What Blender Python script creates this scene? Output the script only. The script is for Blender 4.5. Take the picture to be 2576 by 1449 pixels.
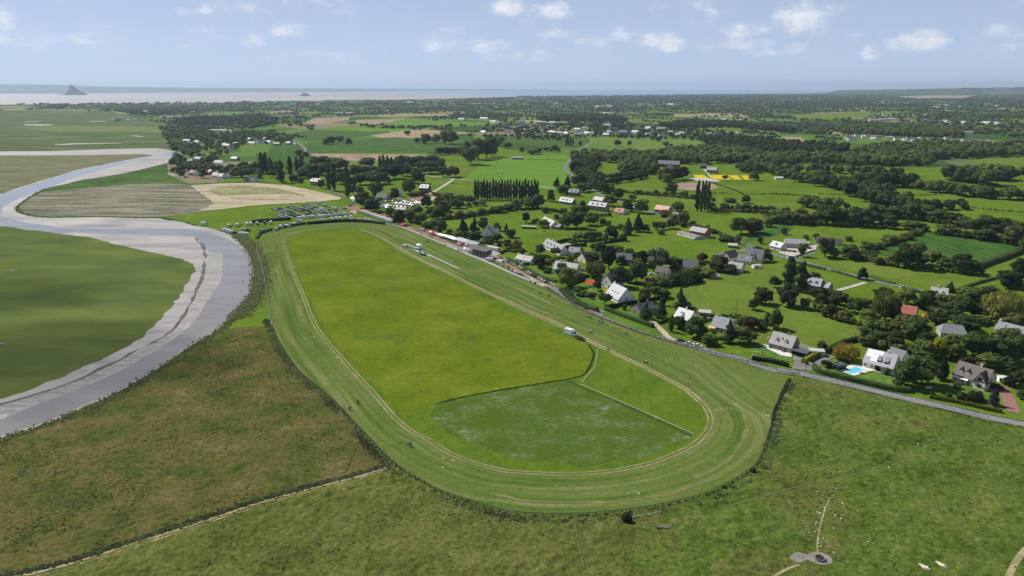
import bpy, bmesh, math, random
import numpy as np
from mathutils import Vector, Matrix, noise as mnoise
from mathutils.geometry import tessellate_polygon
R = math.radians
for o in list(bpy.data.objects): bpy.data.objects.remove(o)
scene = bpy.context.scene
col = scene.collection
rng = random.Random(7)
nrg = np.random.default_rng(11)

# ------------------------------------------------------------------ camera
H = 125.0                      # height of the camera above the ground, metres
PW, PH, FPX = 2576.0, 1449.0, 1790.0
PITCH = math.atan((PH/2 - 220.0)/FPX)
cam_d = bpy.data.cameras.new('camera'); cam = bpy.data.objects.new('camera', cam_d); col.objects.link(cam)
cam.location = (0, 0, H); cam.rotation_euler = (math.pi/2 - PITCH, 0, 0)
cam_d.sensor_width = 36; cam_d.lens = 36*FPX/PW; cam_d.clip_start = 1; cam_d.clip_end = 90000
scene.camera = cam

# ------------------------------------------------------------------ sky, sun, exposure
SUN_AZ, SUN_EL = R(-52), R(47)          # azimuth measured from +Y, negative = left of the view
sd = Vector((math.sin(SUN_AZ)*math.cos(SUN_EL), math.cos(SUN_AZ)*math.cos(SUN_EL), math.sin(SUN_EL)))
world = bpy.data.worlds.new('World'); scene.world = world; world.use_nodes = True
wn = world.node_tree.nodes; wl = world.node_tree.links
for n in list(wn): wn.remove(n)
def N(nodes, t, **k):
    n = nodes.new(t)
    for a, v in k.items(): setattr(n, a, v)
    return n
def wmath(op, a, b=None, c=None, clamp=False):
    m = N(wn, 'ShaderNodeMath', operation=op, use_clamp=clamp)
    for i, v in enumerate((a, b, c)):
        if v is None: continue
        if isinstance(v, (int, float)): m.inputs[i].default_value = v
        else: wl.new(v, m.inputs[i])
    return m.outputs[0]
out = N(wn, 'ShaderNodeOutputWorld'); bg = N(wn, 'ShaderNodeBackground')
SKY_STRENGTH = 0.112
bg.inputs['Strength'].default_value = SKY_STRENGTH
sky = N(wn, 'ShaderNodeTexSky', sky_type='NISHITA', sun_disc=False)
sky.sun_elevation = SUN_EL; sky.sun_rotation = SUN_AZ
sky.altitude = 100; sky.air_density = .25; sky.dust_density = .3; sky.ozone_density = 2.0
# clouds: soft cumulus in a low band, drawn by direction (azimuth, elevation)
tc = N(wn, 'ShaderNodeTexCoord'); sx = N(wn, 'ShaderNodeSeparateXYZ'); wl.new(tc.outputs['Generated'], sx.inputs[0])
az = wmath('ARCTAN2', sx.outputs[0], sx.outputs[1]); el = wmath('ARCSINE', sx.outputs[2])
cxy = N(wn, 'ShaderNodeCombineXYZ'); wl.new(az, cxy.inputs[0]); wl.new(wmath('MULTIPLY', el, 1.7), cxy.inputs[1])
nz = N(wn, 'ShaderNodeTexNoise'); nz.inputs['Scale'].default_value = 40; nz.inputs['Detail'].default_value = 8; nz.inputs['Roughness'].default_value = .66
wl.new(cxy.outputs[0], nz.inputs['Vector'])
nb = N(wn, 'ShaderNodeTexNoise'); nb.inputs['Scale'].default_value = 9; nb.inputs['Detail'].default_value = 4
wl.new(cxy.outputs[0], nb.inputs['Vector'])
CLOUDS = [(1276,42,40,17,1.),(1378,50,42,17,1.),(1975,60,60,27,1.05),(1950,72,45,14,.9),(1640,118,55,20,.95),(2270,118,50,20,.95),(2225,120,45,18,.8),
          (55,68,55,24,.8),(560,48,28,11,.62),(515,48,22,10,.5),(758,92,40,17,.8),(668,112,26,16,.75),(575,98,26,13,.55),(1120,120,60,22,.62),(1145,92,36,9,.5),
          (1225,128,60,20,.62),(1380,100,40,12,.6),(1545,105,40,16,.65),(1845,92,60,18,.7),(1850,122,70,16,.62),(1880,140,60,12,.55),(2150,145,28,14,.75),(2445,92,42,16,.6),
          (2540,120,50,12,.5),(1960,130,36,12,.6),(2110,108,30,9,.45),(250,108,130,16,.5),(120,115,90,20,.5),(820,150,120,14,.5),(1320,150,120,14,.45),(1490,118,50,16,.55),(330,135,70,10,.4),(1760,128,30,10,.4)]
msum = None
for (px, py, w, h, s) in CLOUDS:
    u0 = math.atan((px-1288)/FPX); xc = (px-1288)/FPX
    v0 = math.atan((220-py)/FPX/math.sqrt(1+xc*xc)*1.02)
    a = w/FPX*math.cos(u0)**2*1.3; b = h/FPX*1.3
    du = wmath('MULTIPLY', wmath('SUBTRACT', az, u0), 1/a); dv = wmath('MULTIPLY', wmath('SUBTRACT', el, v0), 1/b)
    d2 = wmath('ADD', wmath('MULTIPLY', du, du), wmath('MULTIPLY', dv, dv))
    m = wmath('MULTIPLY', wmath('SUBTRACT', 1.0, wmath('MULTIPLY', d2, .5), clamp=True), s*.72+.36)
    msum = m if msum is None else wmath('MAXIMUM', msum, m)
# a thin layer of the same clouds goes on all round the horizon and overhead
band = wmath('MULTIPLY', wmath('SUBTRACT', nb.outputs[0], .36, clamp=True), 2.3)
low = wmath('MULTIPLY', wmath('SUBTRACT', el, .012, clamp=True), 40, clamp=True)
band = wmath('MULTIPLY', band, low)
msum = wmath('MAXIMUM', msum, wmath('MULTIPLY', band, .9))
dens = wmath('MULTIPLY', wmath('SUBTRACT', wmath('ADD', msum, wmath('MULTIPLY', nz.outputs[0], 2.0)), 1.36, clamp=True), 1.0, clamp=True)
shade = N(wn, 'ShaderNodeMix', data_type='RGBA')          # cloud colour: grey belly to white top from the noise
shade.inputs['A'].default_value = (4.1, 4.9, 6.3, 1); shade.inputs['B'].default_value = (6.6, 6.7, 7.1, 1)
wl.new(wmath('MULTIPLY', wmath('SUBTRACT', dens, .12, clamp=True), 2.0, clamp=True), shade.inputs['Factor'])
tint = N(wn, 'ShaderNodeMix', data_type='RGBA')            # thin summer veil, densest near the horizon
wl.new(wmath('MULTIPLY', wmath('POWER', 2.718, wmath('MULTIPLY', wmath('ABSOLUTE', el), -2.6)), .88), tint.inputs['Factor'])
wl.new(sky.outputs[0], tint.inputs['A']); tint.inputs['B'].default_value = (4.05, 4.85, 6.2, 1)
mix = N(wn, 'ShaderNodeMix', data_type='RGBA')
wl.new(dens, mix.inputs['Factor']); wl.new(tint.outputs['Result'], mix.inputs['A']); wl.new(shade.outputs['Result'], mix.inputs['B'])
wl.new(mix.outputs['Result'], bg.inputs['Color']); wl.new(bg.outputs[0], out.inputs[0])
sun_d = bpy.data.lights.new('sun', 'SUN'); sun_d.energy = 4.8; sun_d.angle = R(.53); sun_d.color = (1, .955, .88)
sun = bpy.data.objects.new('sun', sun_d); col.objects.link(sun)
sun.rotation_euler = sd.to_track_quat('Z', 'Y').to_euler()
vs = scene.view_settings; vs.view_transform = 'Standard'; vs.look = 'None'; vs.exposure = .24; vs.gamma = 1
scene.render.engine = 'CYCLES'; scene.render.resolution_x = 1024; scene.render.resolution_y = 576

# ------------------------------------------------------------------ places on the ground
CP, SP = math.cos(PITCH), math.sin(PITCH)
TL = {c: ((i % 4)*644.0, (188.7, 503.1, 754.7, 1086.8)[i//4], .25) for i, c in enumerate('abcdefghijklmnop')}
TL.update(O=(0, 0, 1), q=(666.6, 490.5, .09766), r=(880.5, 465.4, .09766), s=(993.7, 553.4, .09766), t=(1157.2, 616.3, .09766),
          u=(540.9, 540.9, .09766), v=(1886.7, 817.6, .12207), z=(1446.5, 779.8, .09766))
def px(t, x, y):
    ox, oy, s = TL[t]; return (ox + x*s, oy + y*s)
def ground(p, z=0.0):              # survey point -> world position
    xc = (p[0]-1288)/FPX; yc = (PH/2-p[1])/FPX
    dy = CP + SP*yc; dz = -SP + CP*yc
    t = (z-H)/dz
    return Vector((xc*t, dy*t, z))
def G(t, x, y, z=0.0): return ground(px(t, x, y), z)
def ppm(p):                        # pixels per metre there
    yc = (PH/2-p[1])/FPX; t = -H/(-SP+CP*yc); return FPX/t
def to_px(x, y):                   # arrays of ground positions -> survey points
    zc = y*CP + H*SP; yc = (y*SP - H*CP)/zc
    return 1288 + FPX*x/zc, PH/2 - FPX*yc
def pl(t, s): return [G(t, *map(float, q.split(','))) for q in s.split()]
def plm(*a):                       # several tiles in one polyline
    r = []
    for t, s in a: r += pl(t, s)
    return r
def smooth(pts, n=5, closed=False):
    r = []; m = len(pts)
    for i in range(m if closed else m-1):
        if closed: p0, p1, p2, p3 = pts[(i-1) % m], pts[i], pts[(i+1) % m], pts[(i+2) % m]
        else: p0, p1, p2, p3 = pts[max(i-1, 0)], pts[i], pts[i+1], pts[min(i+2, m-1)]
        for k in range(n):
            t = k/n
            r.append(.5*((2*p1) + (p2-p0)*t + (2*p0-5*p1+4*p2-p3)*t*t + (3*p1-p0-3*p2+p3)*t**3))
    if not closed: r.append(pts[-1])
    return r
def resample(pts, step):
    r = [pts[0].copy()]; acc = 0.0
    for a, b in zip(pts, pts[1:]):
        L = (b-a).length
        if L < 1e-6: continue
        d = step-acc
        while d <= L:
            r.append(a + (b-a)*(d/L)); d += step
        acc = L-(d-step)
    return r
def ragged(pts, step, amp, closed=True):        # natural edges: a wandering outline
    r = resample(list(pts)+([pts[0]] if closed else []), step)
    for i, p in enumerate(r):
        v = Vector((p.x*.13, p.y*.13, 3.1))
        r[i] = p + Vector((mnoise.noise(v), mnoise.noise(v+Vector((31, 7, 0))), 0))*amp + Vector((mnoise.noise(v*4), mnoise.noise(v*4+Vector((9, 3, 0))), 0))*amp*.4
    return r
def inside(X, Y, poly):
    r = np.zeros(X.shape, bool); n = len(poly)
    for i in range(n):
        x1, y1 = poly[i][0], poly[i][1]; x2, y2 = poly[i-1][0], poly[i-1][1]
        if y1 == y2: continue
        r ^= ((y1 > Y) != (y2 > Y)) & (X < (x2-x1)*(Y-y1)/(y2-y1) + x1)
    return r

# ------------------------------------------------------------------ objects
def tag(o, label=None, cat=None, group=None, kind=None):
    if label: o['label'] = label
    if cat: o['category'] = cat
    if group: o['group'] = group
    if kind: o['kind'] = kind
    return o
def link(name, data, parent=None):
    o = bpy.data.objects.new(name, data); col.objects.link(o)
    if parent: o.parent = parent
    return o
def empty(name, loc, rz=0.0):
    o = link(name, None); o.location = loc; o.rotation_euler = (0, 0, rz); o.empty_display_size = .5
    return o
class MB:
    def __init__(s): s.v = []; s.f = []; s.m = []
    def face(s, pts, m=0):
        i = len(s.v); s.v += [tuple(p) for p in pts]; s.f.append(tuple(range(i, i+len(pts)))); s.m.append(m)
    def hull(s, bot, top, m=0):   # two rings of the same count, closed
        i = len(s.v); n = len(bot); s.v += [tuple(p) for p in bot] + [tuple(p) for p in top]
        s.f.append(tuple(i+n-1-k for k in range(n))); s.m.append(m); s.f.append(tuple(i+n+k for k in range(n))); s.m.append(m)
        for k in range(n):
            l = (k+1) % n; s.f.append((i+k, i+l, i+n+l, i+n+k)); s.m.append(m)
        return s
    def box(s, x0, x1, y0, y1, z0, z1, m=0, tx=0, ty=0):  # tx, ty: inset of the top
        return s.hull([(x0, y0, z0), (x1, y0, z0), (x1, y1, z0), (x0, y1, z0)],
                      [(x0+tx, y0+ty, z1), (x1-tx, y0+ty, z1), (x1-tx, y1-ty, z1), (x0+tx, y1-ty, z1)], m)
    def tube(s, a, b, r0, r1=None, n=6, m=0):
        a = Vector(a); b = Vector(b); r1 = r0 if r1 is None else r1
        d = (b-a).normalized(); u = d.orthogonal().normalized(); w = d.cross(u)
        ring = lambda c, r: [c + (u*math.cos(2*math.pi*k/n) + w*math.sin(2*math.pi*k/n))*r for k in range(n)]
        return s.hull(ring(a, r0), ring(b, r1), m)
    def mesh(s, name, *mats, smooth=False):
        me = bpy.data.meshes.new(name); me.from_pydata(s.v, [], s.f)
        for m in mats: me.materials.append(m)
        if len(mats) > 1: me.polygons.foreach_set('material_index', s.m)
        if smooth: me.polygons.foreach_set('use_smooth', [True]*len(me.polygons))
        me.update(); return me
    def build(s, name, *mats, parent=None, smooth=False):
        return link(name, s.mesh(name, *mats, smooth=smooth), parent)
def np_mesh(name, V, T, mat, smooth=False, mi=None, mats=None):
    me = bpy.data.meshes.new(name); n = len(T); k = T.shape[1]
    me.vertices.add(len(V)); me.vertices.foreach_set('co', V.astype(np.float32).ravel())
    me.loops.add(n*k); me.loops.foreach_set('vertex_index', T.astype(np.int32).ravel())
    me.polygons.add(n); me.polygons.foreach_set('loop_start', np.arange(0, n*k, k, dtype=np.int32))
    if smooth: me.polygons.foreach_set('use_smooth', np.ones(n, bool))
    for m in (mats or [mat]): me.materials.append(m)
    if mi is not None: me.polygons.foreach_set('material_index', mi.astype(np.int32))
    me.update(calc_edges=True); return me
def sheet(name, pts, z, mat, kind='structure', **t):
    v = [(p.x, p.y, z) for p in pts]
    tri = tessellate_polygon([[Vector(p) for p in v]])
    tri = [f if (Vector(v[f[1]])-Vector(v[f[0]])).cross(Vector(v[f[2]])-Vector(v[f[0]])).z > 0 else (f[0], f[2], f[1]) for f in tri]
    me = bpy.data.meshes.new(name); me.from_pydata(v, [], tri); me.materials.append(mat); me.update()
    return tag(link(name, me), kind=kind, **t)
def offset(pts, d):                # shift a polyline to its left
    r = []
    for i, p in enumerate(pts):
        a = pts[max(i-1, 0)]; b = pts[min(i+1, len(pts)-1)]; t = (b-a); t.z = 0; t.normalize()
        r.append(p + Vector((-t.y, t.x, 0))*d)
    return r
def strip(name, pts, w, z, mat, kind='structure', uv=True, z2=None):
    L = offset(pts, w/2); Rr = offset(pts, -w/2); return ribbon(name, L, Rr, z, mat, kind)
def ribbon(name, A, B, z, mat, kind='structure', closed=False):
    n = len(A); me = bpy.data.meshes.new(name); me.from_pydata([(p.x, p.y, z) for p in A]+[(p.x, p.y, z) for p in B], [],
        [(i, n+i, n+(i+1) % n, (i+1) % n) for i in range(n if closed else n-1)])
    s = [0.0]
    for a, b in zip(A, A[1:]): s.append(s[-1]+(b-a).length)
    s.append(s[-1]+(A[0]-A[-1]).length)
    uvl = me.uv_layers.new(name='UVMap')
    w = [(A[i]-B[i]).length for i in range(n)]
    for p in me.polygons:
        i = p.index; j = (i+1) % n; sj = s[i+1]
        for li, c in zip(p.loop_indices, ((s[i], 0), (s[i], w[i]), (sj, w[j]), (sj, 0))): uvl.data[li].uv = c
    bm = bmesh.new(); bm.from_mesh(me); bmesh.ops.recalc_face_normals(bm, faces=bm.faces)
    if sum(f.normal.z for f in bm.faces) < 0: bmesh.ops.reverse_faces(bm, faces=bm.faces)
    bm.to_mesh(me); bm.free()
    me.materials.append(mat); me.update()
    return tag(link(name, me), kind=kind)
ORD = 'first second third fourth fifth sixth seventh eighth ninth tenth eleventh twelfth thirteenth fourteenth fifteenth sixteenth seventeenth eighteenth nineteenth twentieth'.split()
def ordn(i):
    if i < 20: return ORD[i]
    n = i+1; return f"{n}{'th' if n % 100 in (11,12,13) else {1:'st',2:'nd',3:'rd'}.get(n % 10,'th')}"

# ------------------------------------------------------------------ materials
def nodes(name):
    m = bpy.data.materials.new(name); m.use_nodes = True; nt = m.node_tree
    b = nt.nodes['Principled BSDF']; b.inputs['Specular IOR Level'].default_value = .3; return m, nt, b
def noise_node(nt, vec, scale, detail=4, rough=.55, dist=0.0):
    n = nt.nodes.new('ShaderNodeTexNoise'); n.inputs['Scale'].default_value = scale; n.inputs['Detail'].default_value = detail
    n.inputs['Roughness'].default_value = rough; n.inputs['Distortion'].default_value = dist; nt.links.new(vec, n.inputs['Vector']); return n.outputs[0]
def mth(nt, op, a, b=0.0, clamp=False):
    m = nt.nodes.new('ShaderNodeMath'); m.operation = op; m.use_clamp = clamp
    for i, v in enumerate((a, b)):
        if isinstance(v, (int, float)): m.inputs[i].default_value = v
        else: nt.links.new(v, m.inputs[i])
    return m.outputs[0]
def ramp(nt, fac, stops, interp='LINEAR'):
    r = nt.nodes.new('ShaderNodeValToRGB'); r.color_ramp.interpolation = interp; e = r.color_ramp.elements
    while len(e) < len(stops): e.new(.5)
    for k, (p, c) in enumerate(stops): e[k].position = p; e[k].color = (*c, 1)
    nt.links.new(fac, r.inputs[0]); return r.outputs[0]
def mixc(nt, fac, a, b, mode='MIX'):
    m = nt.nodes.new('ShaderNodeMix'); m.data_type = 'RGBA'; m.blend_type = mode
    for k, v in (('Factor', fac), ('A', a), ('B', b)):
        if isinstance(v, (int, float)): m.inputs[k].default_value = v
        elif isinstance(v, tuple): m.inputs[k].default_value = (*v, 1)
        else: nt.links.new(v, m.inputs[k])
    return m.outputs['Result']
def scl(nt, vec, s, rot=0.0):
    m = nt.nodes.new('ShaderNodeMapping'); m.inputs['Scale'].default_value = s; m.inputs['Rotation'].default_value = (0, 0, rot); nt.links.new(vec, m.inputs['Vector']); return m.outputs[0]
def flat(name, c, rough=.7, var=.12, scale=2.0, metal=0.0, spec=.3):
    m, nt, b = nodes(name); g = nt.nodes.new('ShaderNodeNewGeometry')
    f = noise_node(nt, g.outputs['Position'], scale, 4)
    b.inputs['Base Color'].default_value = (*c, 1)
    lo = tuple(x*(1-var) for x in c); hi = tuple(min(1, x*(1+var)) for x in c)
    nt.links.new(ramp(nt, f, [(.3, lo), (.7, hi)]), b.inputs['Base Color'])
    b.inputs['Roughness'].default_value = rough; b.inputs['Metallic'].default_value = metal; b.inputs['Specular IOR Level'].default_value = spec
    return m
def grass(name, stops, big=40, mid=6, fine=1.1, fvar=.30, bump=.25, specks=None, uvs=None, streak=None, hf=.5, bw=.5):
    """meadow: wide patches, clumps and blades; specks = (colour, density) flower heads; uvs = stretch along the ribbon; streak = (angle, across, along) drills"""
    m, nt, b = nodes(name); g = nt.nodes.new('ShaderNodeNewGeometry'); P = g.outputs['Position']
    f = mth(nt, 'ADD', mth(nt, 'MULTIPLY', noise_node(nt, P, 1/big, 7, .70), bw), mth(nt, 'MULTIPLY', noise_node(nt, P, 1.8/mid, 5, .72), 1-bw))
    if uvs:
        u = nt.nodes.new('ShaderNodeUVMap'); u.uv_map = 'UVMap'
        s = noise_node(nt, scl(nt, u.outputs[0], uvs), 1.0, 4, .6)
        f = mth(nt, 'ADD', mth(nt, 'MULTIPLY', f, .42), mth(nt, 'MULTIPLY', s, .58))
    if streak:
        s = noise_node(nt, scl(nt, P, (1/streak[1], 1/streak[2], 1), streak[0]), 1.0, 5, .62, .4)
        f = mth(nt, 'ADD', mth(nt, 'MULTIPLY', f, .35), mth(nt, 'MULTIPLY', s, .65))
    mr = nt.nodes.new('ShaderNodeMapRange'); mr.inputs[1].default_value = .36; mr.inputs[2].default_value = .64; nt.links.new(f, mr.inputs[0]); f = mr.outputs[0]
    c = ramp(nt, f, stops)
    fn = noise_node(nt, P, fine, 4, .7)
    k = nt.nodes.new('ShaderNodeMapRange'); k.inputs[1].default_value = .25; k.inputs[2].default_value = .75; k.inputs[3].default_value = 1-fvar; k.inputs[4].default_value = 1+fvar
    nt.links.new(fn, k.inputs[0])
    c = mixc(nt, 1.0, c, k.outputs[0], 'MULTIPLY')
    if specks:
        v = nt.nodes.new('ShaderNodeTexVoronoi'); v.inputs['Scale'].default_value = specks[2] if len(specks) > 2 else .8; nt.links.new(P, v.inputs['Vector'])
        d = mth(nt, 'MULTIPLY', mth(nt, 'LESS_THAN', v.outputs['Distance'], .22), mth(nt, 'GREATER_THAN', noise_node(nt, P, 1/18, 5, .7), specks[1]))
        c = mixc(nt, d, c, specks[0])
    nt.links.new(c, b.inputs['Base Color']); b.inputs['Roughness'].default_value = 1; b.inputs['Specular IOR Level'].default_value = 0
    bp = nt.nodes.new('ShaderNodeBump'); bp.inputs['Strength'].default_value = hf; bp.inputs['Distance'].default_value = bump
    nt.links.new(fn, bp.inputs['Height']); nt.links.new(bp.outputs[0], b.inputs['Normal'])
    return m
def foliage(name, c, var=.55, hue=.25):
    m, nt, b = nodes(name); g = nt.nodes.new('ShaderNodeNewGeometry'); P = g.outputs['Position']; oi = nt.nodes.new('ShaderNodeObjectInfo')
    f = mth(nt, 'ADD', mth(nt, 'MULTIPLY', noise_node(nt, P, .9, 3, .6), .38), mth(nt, 'ADD', mth(nt, 'MULTIPLY', noise_node(nt, P, .07, 2), .34), mth(nt, 'MULTIPLY', oi.outputs['Random'], .28)))
    mr = nt.nodes.new('ShaderNodeMapRange'); mr.inputs[1].default_value = .30; mr.inputs[2].default_value = .70; nt.links.new(f, mr.inputs[0]); f = mr.outputs[0]
    lo = tuple(x*(1-var) for x in c); hi = (c[0]*(1+var+hue), c[1]*(1+var), c[2]*(1+var-hue))
    nt.links.new(ramp(nt, f, [(.25, lo), (.5, c), (.78, hi)]), b.inputs['Base Color'])
    b.inputs['Roughness'].default_value = .65; b.inputs['Specular IOR Level'].default_value = .12
    tl = nt.nodes.new('ShaderNodeBsdfTranslucent'); mx = nt.nodes.new('ShaderNodeMixShader'); mx.inputs[0].default_value = .32     # sunlight through the leaves
    nt.links.new(ramp(nt, f, [(.25, (c[0]*1.1, c[1]*1.1, c[2]*.6)), (.78, (c[0]*2.0, c[1]*1.9, c[2]*.9))]), tl.inputs[0])
    nt.links.new(b.outputs[0], mx.inputs[1]); nt.links.new(tl.outputs[0], mx.inputs[2]); nt.links.new(mx.outputs[0], nt.nodes['Material Output'].inputs[0])
    return m
M = {}
M['mosaic'] = None
# ------------------------------------------------------------------ ground materials
def mosaic():
    """far farmland: a patchwork of fields"""
    m, nt, b = nodes('farmland'); g = nt.nodes.new('ShaderNodeNewGeometry'); P = scl(nt, g.outputs['Position'], (1/230, 1/330, 1), .35)
    v = nt.nodes.new('ShaderNodeTexVoronoi'); v.inputs['Scale'].default_value = 1; v.inputs['Randomness'].default_value = .8; nt.links.new(P, v.inputs['Vector'])
    s = nt.nodes.new('ShaderNodeSeparateColor'); nt.links.new(v.outputs['Color'], s.inputs[0])
    c = ramp(nt, s.outputs[0], [(0, (.045, .085, .022)), (.25, (.085, .165, .03)), (.45, (.06, .11, .028)), (.62, (.115, .175, .04)), (.74, (.10, .14, .05)), (.84, (.20, .17, .10)), (.92, (.13, .18, .035)), (.97, (.3, .24, .15))], 'CONSTANT')
    f = noise_node(nt, g.outputs['Position'], .03, 5, .65)
    k = nt.nodes.new('ShaderNodeMapRange'); k.inputs[3].default_value = .72; k.inputs[4].default_value = 1.28; nt.links.new(f, k.inputs[0])
    nt.links.new(mixc(nt, 1., c, k.outputs[0], 'MULTIPLY'), b.inputs['Base Color']); b.inputs['Roughness'].default_value = 1; b.inputs['Specular IOR Level'].default_value = 0; return m
M['mosaic'] = mosaic()
M['pasture'] = grass('pasture', [(.05, (.060, .105, .012)), (.5, (.095, .158, .016)), (.95, (.135, .195, .026))], 50, 7, 1.0, .24)
M['pasture2'] = grass('pasture_pale', [(.05, (.078, .118, .018)), (.5, (.112, .160, .024)), (.95, (.150, .190, .038))], 40, 6, 1.0, .24)
M['lawn'] = grass('lawn', [(.3, (.055, .12, .02)), (.5, (.085, .165, .027)), (.72, (.12, .19, .04))], 18, 4, 1.4, .18)
M['crop'] = grass('crop', [(.3, (.03, .075, .015)), (.5, (.045, .105, .02)), (.7, (.065, .13, .025))], 30, 4, .8, .3, streak=(R(24), 3.0, 40))
M['maize'] = grass('maize', [(.3, (.045, .085, .022)), (.5, (.062, .115, .028)), (.7, (.075, .13, .034))], 50, 12, .8, .2)
M['lime'] = grass('lime_field', [(.1, (.085, .18, .022)), (.9, (.125, .23, .034))], 60, 12, .8, .15)
M['soil'] = grass('stubble', [(.3, (.21, .165, .11)), (.5, (.27, .21, .145)), (.7, (.33, .265, .185))], 60, 9, .7, .15, streak=(R(80), 5, 80))
M['ploughed'] = grass('ploughed', [(.3, (.22, .17, .13)), (.7, (.31, .24, .19))], 25, 5, .9, .15)
M['yellow'] = grass('flower_crop', [(.32, (.30, .26, .03)), (.5, (.55, .40, .02)), (.7, (.62, .47, .03))], 12, 3, 1.0, .25, streak=(0, 40, 2))
M['saltmarsh'] = grass('saltmarsh', [(.3, (.062, .092, .038)), (.5, (.088, .122, .046)), (.66, (.115, .145, .056)), (.80, (.17, .18, .10))], 120, 22, .6, .18, streak=(0, 160, 18))
M['marshlight'] = grass('saltmarsh_pale', [(.3, (.12, .155, .05)), (.7, (.16, .185, .065))], 80, 20, .6, .15)
M['island'] = grass('marsh_turf', [(0.05, (0.0682, 0.0946, 0.0286)), (0.45, (0.0902, 0.121, 0.033)), (0.75, (0.1122, 0.1452, 0.0352)), (1, (0.1375, 0.165, 0.0462))], 70, 12, .8, .18, streak=(R(-10), 70, 30))
M['spit'] = grass('marsh_spit', [(.3, (.11, .115, .06)), (.5, (.155, .155, .085)), (.7, (.20, .19, .115))], 60, 14, .7, .18, streak=(R(-12), 70, 9))
M['striped'] = grass('mown_marsh', [(.28, (.085, .09, .06)), (.45, (.15, .15, .105)), (.6, (.215, .205, .15)), (.75, (.29, .265, .19))], 60, 14, .7, .16, streak=(R(-28), 90, 4.5))
M['hay'] = grass('mown_hay', [(.28, (.25, .22, .13)), (.5, (.38, .325, .225)), (.72, (.48, .42, .31))], 40, 9, .7, .14, streak=(R(-35), 60, 3.0))
M['haygreen'] = grass('hay_regrowth', [(.3, (.17, .18, .075)), (.6, (.25, .24, .125)), (.75, (.34, .3, .19))], 40, 8, .7, .16)
M['meadow'] = grass('riverside_meadow', [(.3, (.045, .085, .024)), (.6, (.07, .12, .03)), (.75, (.09, .14, .04))], 60, 12, .7, .16)
M['infield'] = grass('infield_grass', [(.02, (.058, .092, .010)), (.28, (.088, .128, .009)), (.62, (.112, .152, .011)), (.95, (.142, .180, .022))], 30, 6, 1.1, .34, specks=((.45, .48, .3), .66, .55), bw=.6)
M['infield2'] = grass('infield_verge', [(.05, (.055, .102, .011)), (.5, (.085, .138, .014)), (.95, (.125, .165, .02))], 22, 5, 1.1, .26)
M['paddock'] = grass('paddock_grass', [(.0, (.095, .125, .010)), (.22, (.062, .100, .012)), (.48, (.064, .112, .018)), (.66, (.085, .130, .032)), (.84, (.12, .155, .07)), (1, (.22, .24, .15))], 13, 4, 1.2, .34, hf=.8, bw=.6)
M['track'] = grass('racing_turf', [(.0, (.050, .092, .015)), (.36, (.082, .128, .024)), (.62, (.115, .150, .038)), (.82, (.155, .170, .065)), (1, (.22, .21, .11))], 40, 6, 1.2, .26, uvs=(.010, .30, 1), specks=((.62, .60, .5), .62, .75))
M['trackline'] = grass('wheel_rut', [(.05, (.12, .14, .045)), (.5, (.20, .195, .09)), (.95, (.31, .28, .165))], 14, 3, 1.5, .25)
M['dry'] = grass('dry_rut', [(.05, (.17, .16, .07)), (.5, (.28, .245, .135)), (.95, (.40, .34, .22))], 10, 3, 1.5, .25)
M['heath'] = grass('rough_heath', [(0.05, (0.0387, 0.0537, 0.0156)), (0.32, (0.0656, 0.0849, 0.0207)), (0.52, (0.0941, 0.0953, 0.026)), (0.72, (0.1177, 0.0987, 0.0347)), (0.95, (0.1513, 0.1343, 0.0563))], 16, 3.2, .8, .5, bump=.6, hf=1, specks=((.5, .5, .42), .72, .55), bw=.64)
M['rough'] = grass('rough_pasture', [(0.05, (0.0451, 0.062, 0.015)), (0.35, (0.0791, 0.1016, 0.0226)), (0.6, (0.1054, 0.1223, 0.0301)), (0.82, (0.1317, 0.1298, 0.0423)), (1, (0.1882, 0.158, 0.0734))], 18, 3.2, .8, .5, bump=.6, hf=1, bw=.58)
M['rough2'] = grass('grazed_pasture', [(0.05, (0.0398, 0.0669, 0.0126)), (0.38, (0.0679, 0.1067, 0.0181)), (0.62, (0.0905, 0.1285, 0.0245)), (0.85, (0.1248, 0.1429, 0.038)), (1, (0.1538, 0.1493, 0.0588))], 20, 3.4, .8, .45, bump=.5, hf=1, bw=.56)
M['scrub'] = grass('scrub_bank', [(.3, (.04, .06, .028)), (.5, (.075, .10, .045)), (.7, (.13, .155, .075))], 12, 3, 1.0, .35, hf=.8)
M['path_red'] = grass('red_gravel', [(.1, (.22, .125, .105)), (.9, (.32, .185, .16))], 20, 4, 1.5, .12)
M['path_tan'] = grass('sand_path', [(.3, (.33, .27, .2)), (.7, (.45, .38, .3))], 20, 4, 1.5, .14)
M['gravel'] = grass('pale_gravel', [(.3, (.36, .34, .31)), (.7, (.47, .44, .4))], 10, 2, 2, .14)
M['asphalt'] = grass('asphalt', [(.3, (.15, .15, .155)), (.7, (.215, .215, .222))], 22, 3, 2.5, .1, hf=.2)
M['court'] = grass('forecourt', [(.3, (.27, .245, .22)), (.7, (.36, .33, .3))], 12, 3, 2.0, .12, hf=.2)
M['worn'] = grass('worn_turf', [(.05, (.10, .13, .035)), (.5, (.14, .16, .055)), (.95, (.22, .21, .11))], 8, 2, 1.5, .3)
M['faint'] = grass('pressed_grass', [(.05, (.085, .11, .03)), (.5, (.115, .135, .045)), (.95, (.165, .165, .075))], 10, 3, 1.5, .25)
M['baremud'] = grass('trampled_mud', [(.05, (.15, .135, .12)), (.5, (.22, .20, .18)), (.95, (.29, .27, .24))], 6, 1.5, 2, .25)
M['terrace'] = flat('terrace_slab', (.62, .60, .56), .7, .06)
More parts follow.
